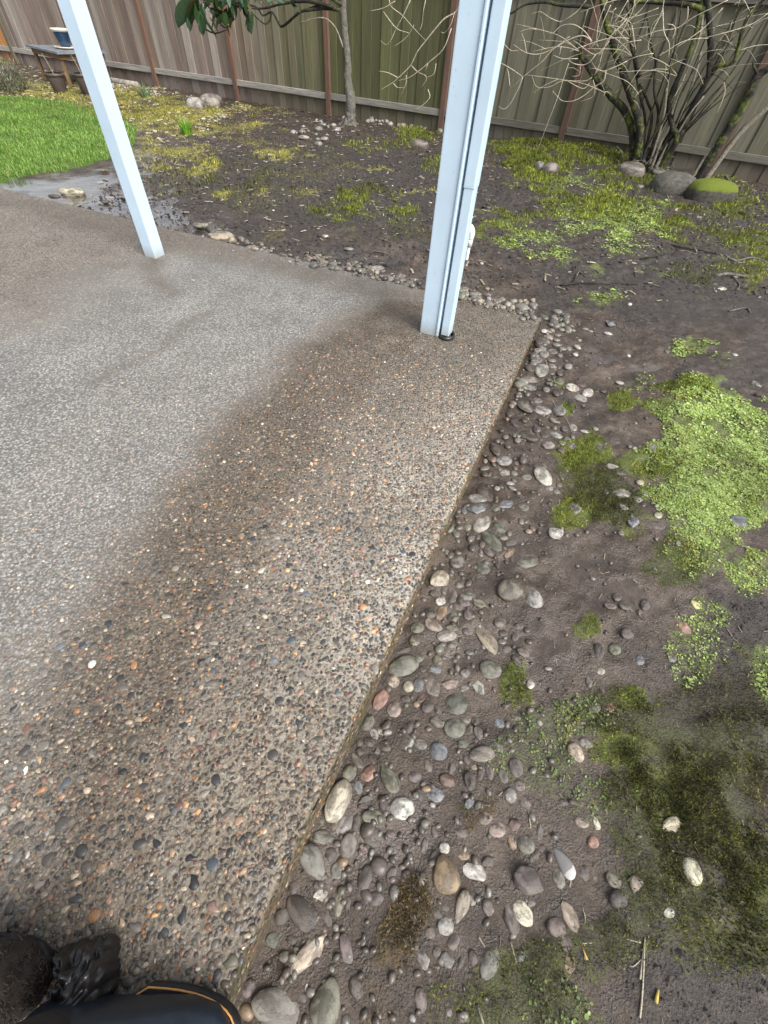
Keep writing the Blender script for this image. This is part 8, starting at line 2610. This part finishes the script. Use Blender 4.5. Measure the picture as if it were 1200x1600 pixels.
ac=Acc(); ac.add(*bl,rotz(rng.uniform(0,6.28,K))@scl(rng.uniform(.005,.009,K),h,h),np.stack([x,y,ground_z(x,y)],1),c)
me=ac.mesh('lawn_grass',False); me.materials.append(M_grass); tag(link('lawn_grass',me),'bright green mown lawn grass at the left','grass',kind='stuff')
def tuft(name,lab,cat,x,y,n_,h0,h1,wid,pal,spread,lean=.35):
    a=Acc(); t=rng.uniform(0,6.28,n_); q=np.sqrt(rng.random(n_))*spread; h=rng.uniform(h0,h1,n_); z0=gz1(x,y)
    a.add(*bl,rotz(t-1.57)@rotx(rng.normal(-.1,lean*.5,n_))@scl(np.full(n_,wid),h*.6,h),np.stack([q*np.cos(t),q*np.sin(t),np.zeros(n_)],1),np.array(pal)[rng.integers(0,len(pal),n_)]*rng.uniform(.7,1.2,n_)[:,None])
    me=a.mesh(name,False); me.materials.append(M_grass); o=link(name,me); o.location=(x,y,z0-.01); return tag(o,lab,cat)
tuft('grass_tuft','bright green grass tuft on the bare soil','grass tuft',-3.386,8.229,90,.10,.22,.014,[(.12,.30,.02),(.18,.36,.03)],.07)
tuft('leafy_plant','small grey green strap-leaved plant near the fence','plant',-5.3,11.3,40,.12,.26,.03,[(.12,.20,.10),(.2,.27,.16)],.10,.8)
# ------------------------------------------------------------------ tubes and lathes
def tube(name,pts,radii,mat,parent=None,sides=7,jit=0.,smooth_n=4,seed=0):
    P_=np.array(pts,float); R_=np.interp(np.linspace(0,1,len(P_)),np.linspace(0,1,len(radii)),radii)
    if len(P_)>2 and smooth_n>1:   # Catmull-Rom
        Q=[];RR=[]; ext=np.vstack([2*P_[0]-P_[1],P_,2*P_[-1]-P_[-2]])
        for i in range(len(P_)-1):
            p0,p1,p2,p3=ext[i:i+4]
            for k in range(smooth_n):
                t=k/smooth_n; Q.append(.5*((2*p1)+(-p0+p2)*t+(2*p0-5*p1+4*p2-p3)*t*t+(-p0+3*p1-3*p2+p3)*t**3)); RR.append(R_[i]*(1-t)+R_[i+1]*t)
        Q.append(P_[-1]);RR.append(R_[-1]); P_=np.array(Q);R_=np.array(RR)
    n_=len(P_); T=np.gradient(P_,axis=0); T/=np.linalg.norm(T,axis=1)[:,None]+1e-9
    up=np.array([.31,.83,.46]); A=np.cross(T,up); A/=np.linalg.norm(A,axis=1)[:,None]+1e-9; B=np.cross(T,A)
    g=np.random.default_rng(seed); th=np.arange(sides)*2*math.pi/sides
    rr=R_[:,None]*(1+jit*g.standard_normal((n_,sides)))
    V=P_[:,None]+A[:,None]*(np.cos(th)*rr)[...,None]+B[:,None]*(np.sin(th)*rr)[...,None]; V=V.reshape(-1,3)
    Fc=[]
    for i in range(n_-1):
        for k in range(sides): a=i*sides+k;b=i*sides+(k+1)%sides; Fc+=[(a,b,b+sides),(a,b+sides,a+sides)]
    V=np.vstack([V,P_[0],P_[-1]]); 
    for k in range(sides): Fc+=[((k+1)%sides,k,len(V)-2),((n_-1)*sides+k,(n_-1)*sides+(k+1)%sides,len(V)-1)]
    if parent is not None: V=V-np.array(parent.location[:])
    me=mesh_np(name,V,np.array(Fc)); me.materials.append(mat); return link(name,me,parent)
def lathe(name,prof,mat,parent=None,seg=28,loc=(0,0,0),sx=1,sy=1):
    V=[];Fc=[]
    for r,z in prof:
        for i in range(seg): a=2*math.pi*i/seg; V.append((r*math.cos(a)*sx,r*math.sin(a)*sy,z))
    for j in range(len(prof)-1):
        for i in range(seg): a=j*seg+i;b=j*seg+(i+1)%seg; Fc.append((a,b,b+seg,a+seg))
    me=mesh_np(name,np.array(V),np.array(Fc)); me.materials.append(mat); o=link(name,me,parent); o.location=loc; return o
def boxm(name,sx,sy,sz,mat,bev=.004,segs=2,rough=0):
    bm=bmesh.new(); bmesh.ops.create_cube(bm,size=1); bmesh.ops.scale(bm,vec=(sx,sy,sz),verts=bm.verts)
    if bev: bmesh.ops.bevel(bm,geom=bm.edges[:],offset=bev,segments=segs,affect='EDGES',profile=.7)
    me=bpy.data.meshes.new(name); bm.to_mesh(me); bm.free()
    if mat: me.materials.append(mat)
    return me
# ------------------------------------------------------------------ fence
fd=np.array([.9054,-.4246]); fm=np.array([-.4246,-.9054]); FRZ=math.atan2(fd[1],fd[0])
def fpos(x,off,z=0): # off: distance toward the camera from the rail's front plane
    return (x+fm[0]*off,FENCE_K-.469*x+fm[1]*off,z)
PX=sorted(FENCE_POSTS+[(FENCE_POSTS[0]+FENCE_POSTS[1])/2]); PX=[PX[0]-2.05]+PX+[PX[-1]+2.02,PX[-1]+4.04]
fence=tag(empty('board_fence',fpos(PX[0],0)),'weathered board fence with rusty posts behind the yard','fence'); F0=Vector(fence.location)
RZL=.21; PK=[]
for s_ in range(5):
    me=boxm('picket',.1,.018,1.9,M_picket,.003,1); V=np.array([v.co[:] for v in me.vertices]); V[:,1]+=.004*np.sin(V[:,2]*3+s_*2); me.vertices.foreach_set('co',V.ravel()); PK.append(me)
pm=boxm('fence_post',.09,.09,1.95,M_post,.004)
def lerp(a,b,t): return tuple(np.array(a)*(1-t)+np.array(b)*t)
for i,x in enumerate(PX):
    o=link('fence_post',pm,fence); o.location=Vector(fpos(x,-.025,.90))-F0; o.rotation_euler=(0,0,FRZ); t=sm(np.array((x+4)/7)); c=lerp((.155,.088,.062),(.105,.062,.048),float(t)); o.color=(*c,1)
    if x<-9: o.color=(.12,.11,.075,1)
for i in range(len(PX)-1):
    xa,xb=PX[i],PX[i+1]; L=(xb-xa)/fd[0]-.092; xm=(xa+xb)/2
    rl=boxm('rail',L,.04,.088,M_rail,.004,1)
    for zz in (RZL+.044,1.66):
        o=link('rail',rl,fence); o.location=Vector(fpos(xm,-.022,zz))-F0; o.rotation_euler=(0,0,FRZ); t=float(sm(np.array((xm+3)/5))); o.color=(*lerp((.30,.285,.26),(.12,.115,.095),t),1)
    npk=13; wv=np.array([random.uniform(.85,1.15) for _ in range(npk)]); wv*=(L+.09)/wv.sum(); p=-(L+.09)/2
    for kk_,w in enumerate(wv):
        xc=xm+(p+w/2)*fd[0]; p+=w
        o=link('picket',random.choice(PK),fence); o.location=Vector(fpos(xc,-.0535-.0195*(kk_%2)+random.uniform(-.0006,.0006),.90))-F0; o.rotation_euler=(0,random.gauss(0,.002),FRZ); o.scale=((w+(.022 if kk_%2 else -.004))/.1,1,1)
        if xm<-10.2: c=(.42,.20,.07)
        else:
            tl=float(sm(np.array((xc+4.2)/2.6))); base=random.choice([(.21,.165,.14),(.25,.205,.175),(.175,.13,.108),(.30,.265,.235),(.19,.155,.125)])
            g1=random.choice([(.125,.13,.058),(.14,.14,.07),(.105,.11,.05),(.155,.15,.085)])
            if -1.7<xc<.5: g1=random.choice([(.095,.10,.042),(.108,.112,.048),(.085,.088,.038)])
            if xc>.5: g1=random.choice([(.135,.13,.088),(.15,.145,.10),(.12,.115,.075),(.165,.16,.115)])
            c=lerp(base,g1,tl)
        f=random.uniform(.84,1.16)*(.98 if xc<-1.5 else .84); o.color=(c[0]*f,c[1]*f,c[2]*f,1)
# ------------------------------------------------------------------ patio posts
srz=math.atan2(N_[1],N_[0])   # local x = outward (right), local y = along the edge away from the camera
w=RPOSTW; rp=np.array(RPOST)+E_*w/2
pst=tag(empty('patio_post',(rp[0],rp[1],0),srz),'wide white painted patio post with a downspout at the slab corner','post')
me=boxm('post_shaft',w,w,2.7,M_white,.006,2); o=link('post_shaft',me,pst); o.location=(0,0,1.35)
me=boxm('corner_trim',.016,.012,2.69,M_white,.004,1); o=link('corner_trim',me,pst); o.location=(w/2-.009,-w/2-.004,1.355)
ds=tag(empty('downspout',(0,0,0),srz),'white metal downspout fixed to the wide patio post','downspout')
dp=rp+N_*(w/2+.013+.029)-E_*(w/2-.040); ds.location=(dp[0],dp[1],0)
lw=boxm('lower_pipe',.054,.078,.86,M_white,.009,3); o=link('lower_pipe',lw,ds); o.location=(0,0,.45)
up=boxm('upper_pipe',.060,.084,1.9,M_white,.010,3); o=link('upper_pipe',up,ds); o.location=(0,0,1.74)
for zz in (2.2,):
    me=boxm('strap',.10,.088,.025,M_white,.002,1); o=link('strap',me,ds); o.location=(-.014,0,zz)
ring=lathe('drain_collar',[(.036,.001),(.060,.001),(.062,.008),(.058,.020),(.050,.022),(.046,.016),(.040,.004)],M_blackrub,None,32); ring.location=(dp[0]+.004,dp[1]-.004,.001); ring.rotation_euler=(0,0,srz); ring.scale=(.85,1.0,1)
tag(ring,'black plastic drain collar around the downspout foot','drain')
lw_=.104; lpc=np.array(LPOST)+E_*lw_/2-N_*lw_/2
ps2=tag(empty('patio_post',(lpc[0],lpc[1],0),srz),'narrow white painted patio post standing alone on the slab','post')
me=boxm('post_shaft',lw_,lw_,2.7,M_white,.005,2); o=link('post_shaft',me,ps2); o.location=(0,0,1.35)
# ------------------------------------------------------------------ pvc pipe
pz=gz1(*PIPE[:2]); pp=tag(empty('pvc_pipe',(PIPE[0],PIPE[1],pz)),'white plastic pipe elbow sticking out of the mud behind the wide post','pipe')
def rel(L): return [(PIPE[0]+a,PIPE[1]+b,pz+c) for a,b,c in L]
tube('riser',rel([(0,0,-.05),(.002,0,.09),(.004,0,.15)]),[.016],M_pvc,pp,14,0,2)
tube('coupling',rel([(.003,0,.10),(.005,0,.17)]),[.023],M_pvc,pp,14,0,1)
tube('elbow',rel([(.005,0,.155),(.006,0,.20),(-.012,.002,.235),(-.05,.006,.242),(-.12,.012,.243)]),[.024,.026,.026,.025,.02],M_pvc,pp,14,0,5)
tube('cross_pipe',rel([(-.08,.01,.243),(-.30,.03,.243)]),[.017],M_pvc,pp,14,0,1)
tube('down_leg',rel([(-.29,.03,.243),(-.29,.03,-.05)]),[.017],M_pvc,pp,14,0,1)
# ------------------------------------------------------------------ table, pots, planter, shrubs at the back left
TB=[(-8.33,12.85),(-7.62,13.55),(-6.55,12.75),(-7.05,11.75)]; tz=.5
tcx,tcy=np.mean(TB,axis=0); tbl=tag(empty('garden_table',(tcx,tcy,0)),'low garden table with a slate grey top by the fence','table')
bm=bmesh.new(); vs=[bm.verts.new((x-tcx,y-tcy,tz-.03)) for x,y in TB]; f=bm.faces.new(vs); r=bmesh.ops.extrude_face_region(bm,geom=[f]); bmesh.ops.translate(bm,vec=(0,0,.03),verts=[v for v in r['geom'] if isinstance(v,bmesh.types.BMVert)]); bmesh.ops.recalc_face_normals(bm,faces=bm.faces)
me=bpy.data.meshes.new('table_top'); bm.to_mesh(me); bm.free(); link('table_top',me,tbl,M_slate)
for k in range(4):
    a,b=np.array(TB[k]),np.array(TB[(k+1)%4]); c=np.array([tcx,tcy]); a2,b2=a+(c-a)*.12,b+(c-b)*.12; L=np.linalg.norm(b2-a2)
    me=boxm('apron',L,.025,.08,M_tablewood,.003,1); o=link('apron',me,tbl); o.location=((a2[0]+b2[0])/2-tcx,(a2[1]+b2[1])/2-tcy,tz-.072); o.rotation_euler=(0,0,math.atan2(*(b2-a2)[::-1]))
    me=boxm('leg',.055,.055,tz-.11,M_tablewood,.004,1); o=link('leg',me,tbl); o.location=(a2[0]-tcx+(c-a)[0]*.05,a2[1]-tcy+(c-a)[1]*.05,(tz-.11)/2-.005)
bp=(-7.27,12.52,tz); pot=tag(empty('flower_pot',bp),'dark blue glazed flower pot with a cream rim on the slate table','flower pot')
lathe('pot_body',[(0,.022),(.085,.022),(.10,.05),(.135,.22),(.14,.245)],M_blueglaze,pot); lathe('rim',[(.138,.24),(.175,.262),(.175,.285),(.145,.285),(.13,.25)],M_cream,pot); lathe('soil',[(.13,.252),(0,.262)],M_ptsoil,pot)
sc_=lathe('saucer',[(0,.001),(.13,.001),(.215,.03),(.21,.038),(.13,.016),(0,.014)],M_cream,None,32,bp); tag(sc_,'cream saucer under the dark blue flower pot','saucer')
for i,(x,y,lab) in enumerate([(-6.83,11.05,'brown plastic nursery pot nearer the grey shrub'),(-6.35,11.16,'brown plastic nursery pot half behind the narrow white post')]):
    p_=tag(empty('nursery_pot',(x,y,gz1(x,y)-.01)),lab,'plant pot','nursery pots in front of the table')
    lathe('pot_body',[(0,.005),(.105,.005),(.112,.012),(.15,.26),(.15,.265),(.14,.26),(.138,.22)],M_brownpl,p_); lathe('rim',[(.148,.245),(.163,.248),(.163,.285),(.148,.285)],M_brownpl,p_); lathe('soil',[(.145,.235),(.08,.25),(0,.255)],M_ptsoil,p_)
    tube('dry_stem',[(x,y,.2),(x-.04,y,.38),(x-.10,y+.02,.52)],[.009,.005],M_barkpale,p_,6,.05)
    tube('dry_stem',[(x+.03,y,.2),(x+.05,y,.33),(x+.02,y+.02,.42)],[.008,.004],M_barkdark,p_,6,.05)
def bush(name,lab,x,y,rx,ry,rz,n_,pal,lf,nb=26):
    z0=gz1(x,y); e=tag(empty(name,(x,y,z0)),lab,'shrub'); a=Acc(); t=rng.uniform(0,6.28,n_); ph=np.arccos(rng.uniform(0,1,n_)); q=rng.uniform(.45,1.05,n_)*(1+.25*np.sin(t*5)*np.sin(ph*6))
    P_=np.stack([rx*q*np.cos(t)*np.sin(ph),ry*q*np.sin(t)*np.sin(ph),rz*q*np.cos(ph)],1)
    a.add(*blade,rotz(t-1.57)@rotx(rng.uniform(-1.4,.6,n_))@scl(np.full(n_,lf*.35),np.full(n_,lf),rng.uniform(.6,1.4,n_)*lf),P_,np.array(pal)[rng.integers(0,len(pal),n_)]*rng.uniform(.55,1.25,n_)[:,None])
    me=a.mesh('foliage',False); me.materials.append(M_grass); link('foliage',me,e)
    a=Acc(); 
    for i in range(nb):
        tt=random.uniform(0,6.28); qq=random.uniform(.4,.95)
        tube('stem',[(x,y,z0-.02),(x+rx*qq*.5*math.cos(tt),y+ry*qq*.5*math.sin(tt),z0+rz*.45),(x+rx*qq*math.cos(tt),y+ry*qq*math.sin(tt),z0+rz*random.uniform(.5,.95))],[.012,.005],M_barkpale,e,5,.05,3)
    return e
bush('lavender_shrub','grey twiggy dormant shrub left of the nursery pots',-7.75,10.95,.50,.38,.46,2600,[(.20,.20,.15),(.28,.27,.21),(.12,.13,.08),(.18,.20,.10)],.045,22)
bx=-9.05; by=12.15; pb_=tag(empty('planter_box',(bx,by,0),FRZ),'low wooden planter box with moss on top at the far left','planter')
for k in range(2):
    me=boxm('front_board',1.5,.04,.13,M_planter,.005,1); o=link('front_board',me,pb_); o.location=(0,-.3,.07+.14*k)
    me=boxm('back_board',1.5,.04,.13,M_planter,.005,1); o=link('back_board',me,pb_); o.location=(0,.3,.07+.14*k)
    for sx_ in (-1,1):
        me=boxm('end_board',.04,.55,.13,M_planter,.005,1); o=link('end_board',me,pb_); o.location=(.76*sx_,0,.07+.14*k)
me=boxm('moss_fill',1.44,.55,.06,simple('planter_moss',(.16,.17,.03),.9,.5,16,.8),.02,2); o=link('moss_fill',me,pb_); o.location=(0,0,.245)
lg=[fpos(-7.9,.35,gz1(*fpos(-7.9,.35)[:2])+.03),fpos(-6.9,.33,.03),fpos(-5.9,.36,.03)]
tag(tube('landscape_timber',lg,[.05,.055,.05],M_bark,None,9,.06,3),'weathered landscape timber lying along the fence foot','timber')
# ------------------------------------------------------------------ bare shrub on the right
BM=dict(m=M_barkmoss,d=M_barkdark,p=M_barkpale)
b0=STEMS[0][0][0]; sb=tag(empty('bare_shrub',(STEMS[1][0][0][0],STEMS[1][0][0][1],0)),'leafless many-stemmed shrub with mossy stems and pale twigs','shrub')
for i,(P_,r0,r1,c) in enumerate(STEMS):
    P_=[list(p) for p in P_]
    if i not in (6,12,13): P_[0][2]=min(P_[0][2],gz1(P_[0][0],P_[0][1])-.05)
    tube('stem',P_,[r0*1.1,(r0+r1)/2,r1],BM[c],sb,9,.10,5,i)
tube('stem',DARKBRANCH,[.02,.014,.010,.008],M_barkdark,sb,7,.08,4)
for i,P_ in enumerate(TWIGS):
    r=random.uniform(.0034,.0056); 
    if i==14: P_[-1][2]=gz1(P_[-1][0],P_[-1][1])-.01
    tube('twig',P_,[r*1.1,r,r*.45],M_twig,sb,5,.06,4,i)
for i,P_ in enumerate(VINE):
    r=random.uniform(.004,.006)*(1.5 if i in (0,16) else 1); tube('twig',P_,[r*1.2,r,r*.4],M_twig,sb,5,.06,4,i)
for i in range(90):   # more fine twigs through the crown, arching out from the stems
    st=STEMS[random.choice((0,1,4,5,6,10,13))][0]; p=np.array(st[random.randrange(len(st)//2,len(st))]); d_=np.array([random.gauss(-.25,.45),random.gauss(-.15,.25),random.uniform(-.1,.35)])
    q=p+d_*.5; q2=q+d_*.45+np.array([random.gauss(0,.07),0,-.07]); r=random.uniform(.003,.0048)
    tube('twig',[p,(p+q)/2+np.array([0,0,.015]),q,q2],[r,r*.8,r*.4],M_twig if i%3 else M_barkdark,sb,5,.06,3,i)
    for k in range(1):
        u_=random.uniform(.2,.8); p_=q*(1-u_)+q2*u_; d2=d_*.3+np.array([random.gauss(0,.14),random.gauss(0,.08),random.gauss(.02,.12)]); tube('twig',[p_,p_+d2*.55+np.array([0,0,.015]),p_+d2],[r*.6,r*.3],M_twig,sb,4,.05,2,i+k)
b1=STEMS2[0][0][0]; s2=tag(empty('mossy_shrub',(b1[0],b1[1],0)),'thick mossy leaning stem beside the boulder capped with moss','shrub')
for i,(P_,r0,r1,c) in enumerate(STEMS2):
    P_=[list(p) for p in P_]
    if i<3: P_[0][2]=min(P_[0][2],gz1(P_[0][0],P_[0][1])-.05)
    tube('stem',P_,[r0*1.15,r0,r1],BM[c],s2,10,.12,5,i+30)
for i in range(16):   # thin dark shoots rising from the base
    p=np.array([b0[0]+random.uniform(-.05,.32),b0[1]+random.uniform(-.12,.06),0]); p[2]=gz1(p[0],p[1])-.03; d_=np.array([random.gauss(.15,.35),random.gauss(-.1,.12),random.uniform(1.0,1.9)])
    tube('stem',[p,p+d_*.3+np.array([random.gauss(0,.04),0,0]),p+d_*.65+np.array([random.gauss(0,.07),0,0]),p+d_],[random.uniform(.012,.02),.011,.005],M_barkdark if i%3 else M_barkmoss,sb,6,.12,3,i+90)
# dead stalks around the shrub's foot
tf=tag(empty('dead_stalks',(b0[0],b0[1],0)),'clump of dead straw stalks around the bare shrub foot','stalks')
for i in range(34):
    x=b0[0]+random.gauss(.15,.22); y=b0[1]+random.gauss(-.05,.1); z=gz1(x,y); a=random.uniform(0,6.28); l=random.uniform(.1,.3)
    tube('stalk',[(x,y,z-.01),(x+l*.4*math.cos(a),y+l*.2*math.sin(a),z+l*.5),(x+l*math.cos(a),y+l*.5*math.sin(a),z+l*random.uniform(.2,.8))],[.004,.002],M_barkpale if i%2 else M_barkdark,tf,5,0,3)
# ------------------------------------------------------------------ rhododendron
tr=tag(empty('rhododendron_tree',(TRUNK[0][0],TRUNK[0][1],0)),'small evergreen tree with a knobbly grey trunk and drooping leaves','tree')
TRUNK[0][2]=gz1(TRUNK[0][0],TRUNK[0][1])-.05; tube('trunk',TRUNK,TRUNKR,M_barkgrey,tr,14,.09,5,3)
for k in range(5):
    a=k*1.3+.4; p=TRUNK[0]; tube('root',[(p[0],p[1],p[2]+.16),(p[0]+.12*math.cos(a),p[1]+.12*math.sin(a),p[2]+.06),(p[0]+.25*math.cos(a),p[1]+.25*math.sin(a),p[2]+.02)],[.06,.035,.015],M_barkgrey,tr,8,.06,3)
for i,P_ in enumerate(RBR):
    r=.016 if i in (0,2,7,9) else .010; tube('branch',P_,[r*1.3,r,r*.6],M_barkdark if i!=4 else M_barkpale,tr,7,.08,4,i)
def leafmesh():
    V=[];Fc=[]; prof=[(0,.02),(.12,.10),(.3,.155),(.5,.17),(.7,.145),(.88,.08),(1,.005)]
    for t,w in prof: V+=[(t,-w,.05*t*(1-t)+.03),(t,0,-.0+.05*t*(1-t)),(t,w,.05*t*(1-t)+.03)]
    for i in range(len(prof)-1):
        a=i*3; Fc+=[(a,a+1,a+4,a+3),(a+1,a+2,a+5,a+4)]
    me=mesh_np('leaf',np.array(V),np.array(Fc)); me.materials.append(M_rleaf); return me
LM=leafmesh(); T0=Vector(tr.location)
def leaf(a,b):
    a,b=Vector(a),Vector(b); d_=b-a; o=link('leaf',LM,tr); o.location=a-T0
    o.rotation_euler=(d_.to_track_quat('X','Z')@__import__('mathutils').Quaternion((1,0,0),random.uniform(-.5,.5))).to_euler(); L=d_.length; o.scale=(L,L*random.uniform(1.1,1.6),L)
    c=random.choice([(.022,.055,.016),(.034,.08,.028),(.018,.045,.014),(.06,.12,.065),(.07,.06,.022)]); o.color=(*c,1)
for r in RLEAVES:
    leaf(r[:3],r[3:])
    for k in range(2):
        j_=np.array([random.gauss(0,.05),random.gauss(0,.06),random.uniform(-.02,.07)]); leaf(np.array(r[:3])+j_,np.array(r[3:])+j_+np.array([random.gauss(0,.05),0,random.gauss(0,.03)]))
for i in range(70):   # the rest of the crown above
    c=np.array(random.choice(RBR[:4]+RBR[7:])[random.randrange(0,3)])+np.array([random.gauss(-.2,.35),random.gauss(0,.2),random.uniform(.15,.6)]); d_=np.array([random.gauss(0,.07),random.gauss(0,.06),random.uniform(-.17,-.05)]); leaf(c,c+d_*1.2)
# ------------------------------------------------------------------ sticks and roots on the ground
STM=dict(g=M_barkgrey,d=M_barkdark,t=M_barkpale,c=M_twig,y=simple('yellow_root',(.42,.30,.07),.6,.3,60))
SL={0:'pale grey surface root at the right edge',1:'upper grey surface root at the right edge',2:'short bent root below the pale grey surface root',3:'small grey twig on the soil at the far right',4:'long dark stick lying on the mud right of the slab corner',5:'dark stick stub on the mud',6:'pale splinter standing beside the dark stick',7:'thin pale root strand near the bottom right, upper length',8:'long thin pale root strand near the bottom right',9:'branching pale root hair at the top of the long strand',10:'side root hair halfway down the long strand',11:'curled root hair beside the long tan brown stone',12:'pale root hair running right from the brown stone',13:'yellow root fragment on the dark soil',14:'yellow root shred against the long tan brown stone',15:'brown twig bit beside the flat slate blue chip',16:'brown twig bit at the bottom edge of the moss',17:'fine pale twig across the stones near the slab',18:'fine twig above the glossy dark stone',19:'grey root beside the boulder capped with moss',20:'dark twig lying across the back moss',21:'dark twig right of the back moss',22:'thin twig beside the white pipe',23:'straw stalk on the pale mud',24:'straw by the yellow moss tuft on the mud',25:'root over the front of the mossy boulder'}
for i,(P_,r,c) in enumerate(STICKS):
    pts_=[(x,y,gz1(x,y)+r*.7) for x,y,z in P_]; o=tube('root' if c in 'gc' else 'stick',pts_,[r,r*.9,r*.5],STM[c],None,6,.1,4,i); tag(o,SL[i],'root' if c in 'gc' else 'stick')
# ------------------------------------------------------------------ boots at the lower left
def loft(name,secs,mat,parent,n_=20):
    """secs: (x, half width, height, z0, y shift); arch-shaped sections along local x"""
    V=[];Fc=[]
    for x,w,h,z0,ys in secs:
        for k in range(n_+1):
            a=math.pi*k/n_; ca,sa=math.cos(a),math.sin(a); V.append((x,ys+w*math.copysign(abs(ca)**.8,ca),z0+h*abs(sa)**.75))
    m_=n_+1
    for i in range(len(secs)-1):
        for k in range(n_): a=i*m_+k; Fc.append((a,a+1,a+1+m_,a+m_))
    me=mesh_np(name,np.array(V),np.array(Fc)); me.materials.append(mat); return link(name,me,parent)
def outline(L,W):  # shoe sole outline, toe at +x
    o=[]; N=44
    for k in range(N):
        a=2*math.pi*k/N; x=math.cos(a); y=math.sin(a); wid=1.0 if x>0 else .80-.10*(1+x)
        o.append((L*.5*math.copysign(abs(x)**.85,x),W*.5*wid*math.copysign(abs(y)**.75,y)))
    return o
def sole(name,L,W,h,mat,parent,z0=0):
    o=outline(L,W); V=[(x,y,z0) for x,y in o]+[(x*1.0,y,z0+h*.8) for x,y in o]+[(x*.985,y*.96,z0+h) for x,y in o]; N=len(o); Fc=[]
    for r in range(2):
        for k in range(N): a=r*N+k;b=r*N+(k+1)%N; Fc.append((a,b,b+N,a+N))
    me=bpy.data.meshes.new(name); me.from_pydata(V,[],Fc+[list(range(N))[::-1],[2*N+k for k in range(N)]]); me.materials.append(mat); return link(name,me,parent)
BT=dict(loc=(-.405,-.285),rz=.02)
rb=tag(empty('boot',(*BT['loc'],.003),BT['rz']),'dark navy rubber boot with an orange welt line at the slab corner','boot','boots of the person taking the photograph')
L_,W_=.40,.155
sole('sole',L_,W_,.030,M_sole,rb)
ol=[(x*.965,y*.93,.034) for x,y in outline(L_,W_)]; o=tube('welt_line',[(rb.location[0]+x,rb.location[1]+y,rb.location[2]+z) for x,y,z in ol+[ol[0]]],[.0019],M_welt,rb,6,0,1)
loft('upper',[(-.185,.035,.115,.029,0),(-.175,.055,.14,.029,0),(-.12,.058,.15,.029,0),(-.05,.06,.12,.029,0),(.03,.066,.088,.029,0),(.10,.0665,.064,.029,0),(.15,.056,.05,.029,0),(.178,.034,.032,.029,0),(.187,.012,.012,.029,0)],M_navy,rb)
lathe('boot_shaft',[(.055,.10),(.058,.20),(.060,.34),(.063,.345),(.056,.345),(.05,.22)],M_sole,rb,24,(-.125,0,.02))
lb=tag(empty('boot',(-.80,-.235,.003),.10),'dark brown fuzzy boot at the lower left corner','boot','boots of the person taking the photograph')
sole('sole',.36,.155,.028,M_sole,lb)
up=loft('upper',[(-.17,.035,.11,.027,0),(-.155,.058,.15,.027,0),(-.09,.062,.16,.027,0),(-.02,.066,.13,.027,0),(.05,.072,.105,.027,0),(.11,.068,.085,.027,0),(.15,.05,.065,.027,0),(.172,.028,.04,.027,0),(.178,.008,.012,.027,0)],M_fuzz,lb)
V=np.array([v.co[:] for v in up.data.vertices]); k=rng.integers(0,len(V),5200); K=5200; Pf=V[k]+rng.normal(0,.006,(K,3)); Pf[:,2]=np.maximum(Pf[:,2],.03)
a=Acc(); hl=rng.uniform(.006,.014,K); a.add(*shoot,rotz(rng.uniform(0,6.28,K))@rotx(rng.normal(0,.9,K))@scl(hl*.16,hl,hl),Pf,np.array([.03,.022,.015])*rng.uniform(.4,2.2,K)[:,None]); me=a.mesh('fuzz',False); me.materials.append(M_debris); tag(link('fuzz',me,lb),kind='stuff')
lathe('boot_shaft',[(.058,.10),(.062,.22),(.066,.30),(.07,.305),(.058,.305),(.05,.2)],M_fuzz,lb,24,(-.11,0,.02))
# crumpled shiny black plastic between the boots
gu,gv=np.meshgrid(np.linspace(-1,1,46),np.linspace(-1,1,56)); gu,gv=gu.ravel(),gv.ravel(); fz=np.zeros(gu.size); fx=np.zeros(gu.size)
for k in range(9):
    a_=rng.uniform(0,3.14); w_=rng.uniform(1.2,4.5); ph_=(gu*math.cos(a_)+gv*math.sin(a_))*w_+rng.uniform(0,5)+.4*np.sin(gu*3+gv*2+k); tri=abs((ph_%1)-.5)*2; fz+=tri/w_**.8; fx+=(tri-.5)*.05/w_
rr_=np.maximum(abs(gu)**1.6,abs(gv)**2.2); V=np.stack([gu*.058*(1+fx*3)+.012*np.sin(gv*4),gv*.10*(1+fx*2),np.maximum(.018*fz*(1-rr_**3)+.05*(1-rr_)+.004,.002)],1)
bi=np.arange(46*56).reshape(56,46); BF=np.stack([bi[:-1,:-1],bi[:-1,1:],bi[1:,1:],bi[1:,:-1]],-1).reshape(-1,4)
me=mesh_np('plastic_bag',V,BF,None,True); me.materials.append(M_bag); o=link('plastic_bag',me); o.location=(-.54,-.25,.012); o.rotation_euler=(0,0,.25); tag(o,'crumpled glossy black plastic between the two boots','plastic bag')
print('TRIS',sum(len(o.data.loop_triangles) or len(o.data.polygons) for o in col.objects if o.type=='MESH'))
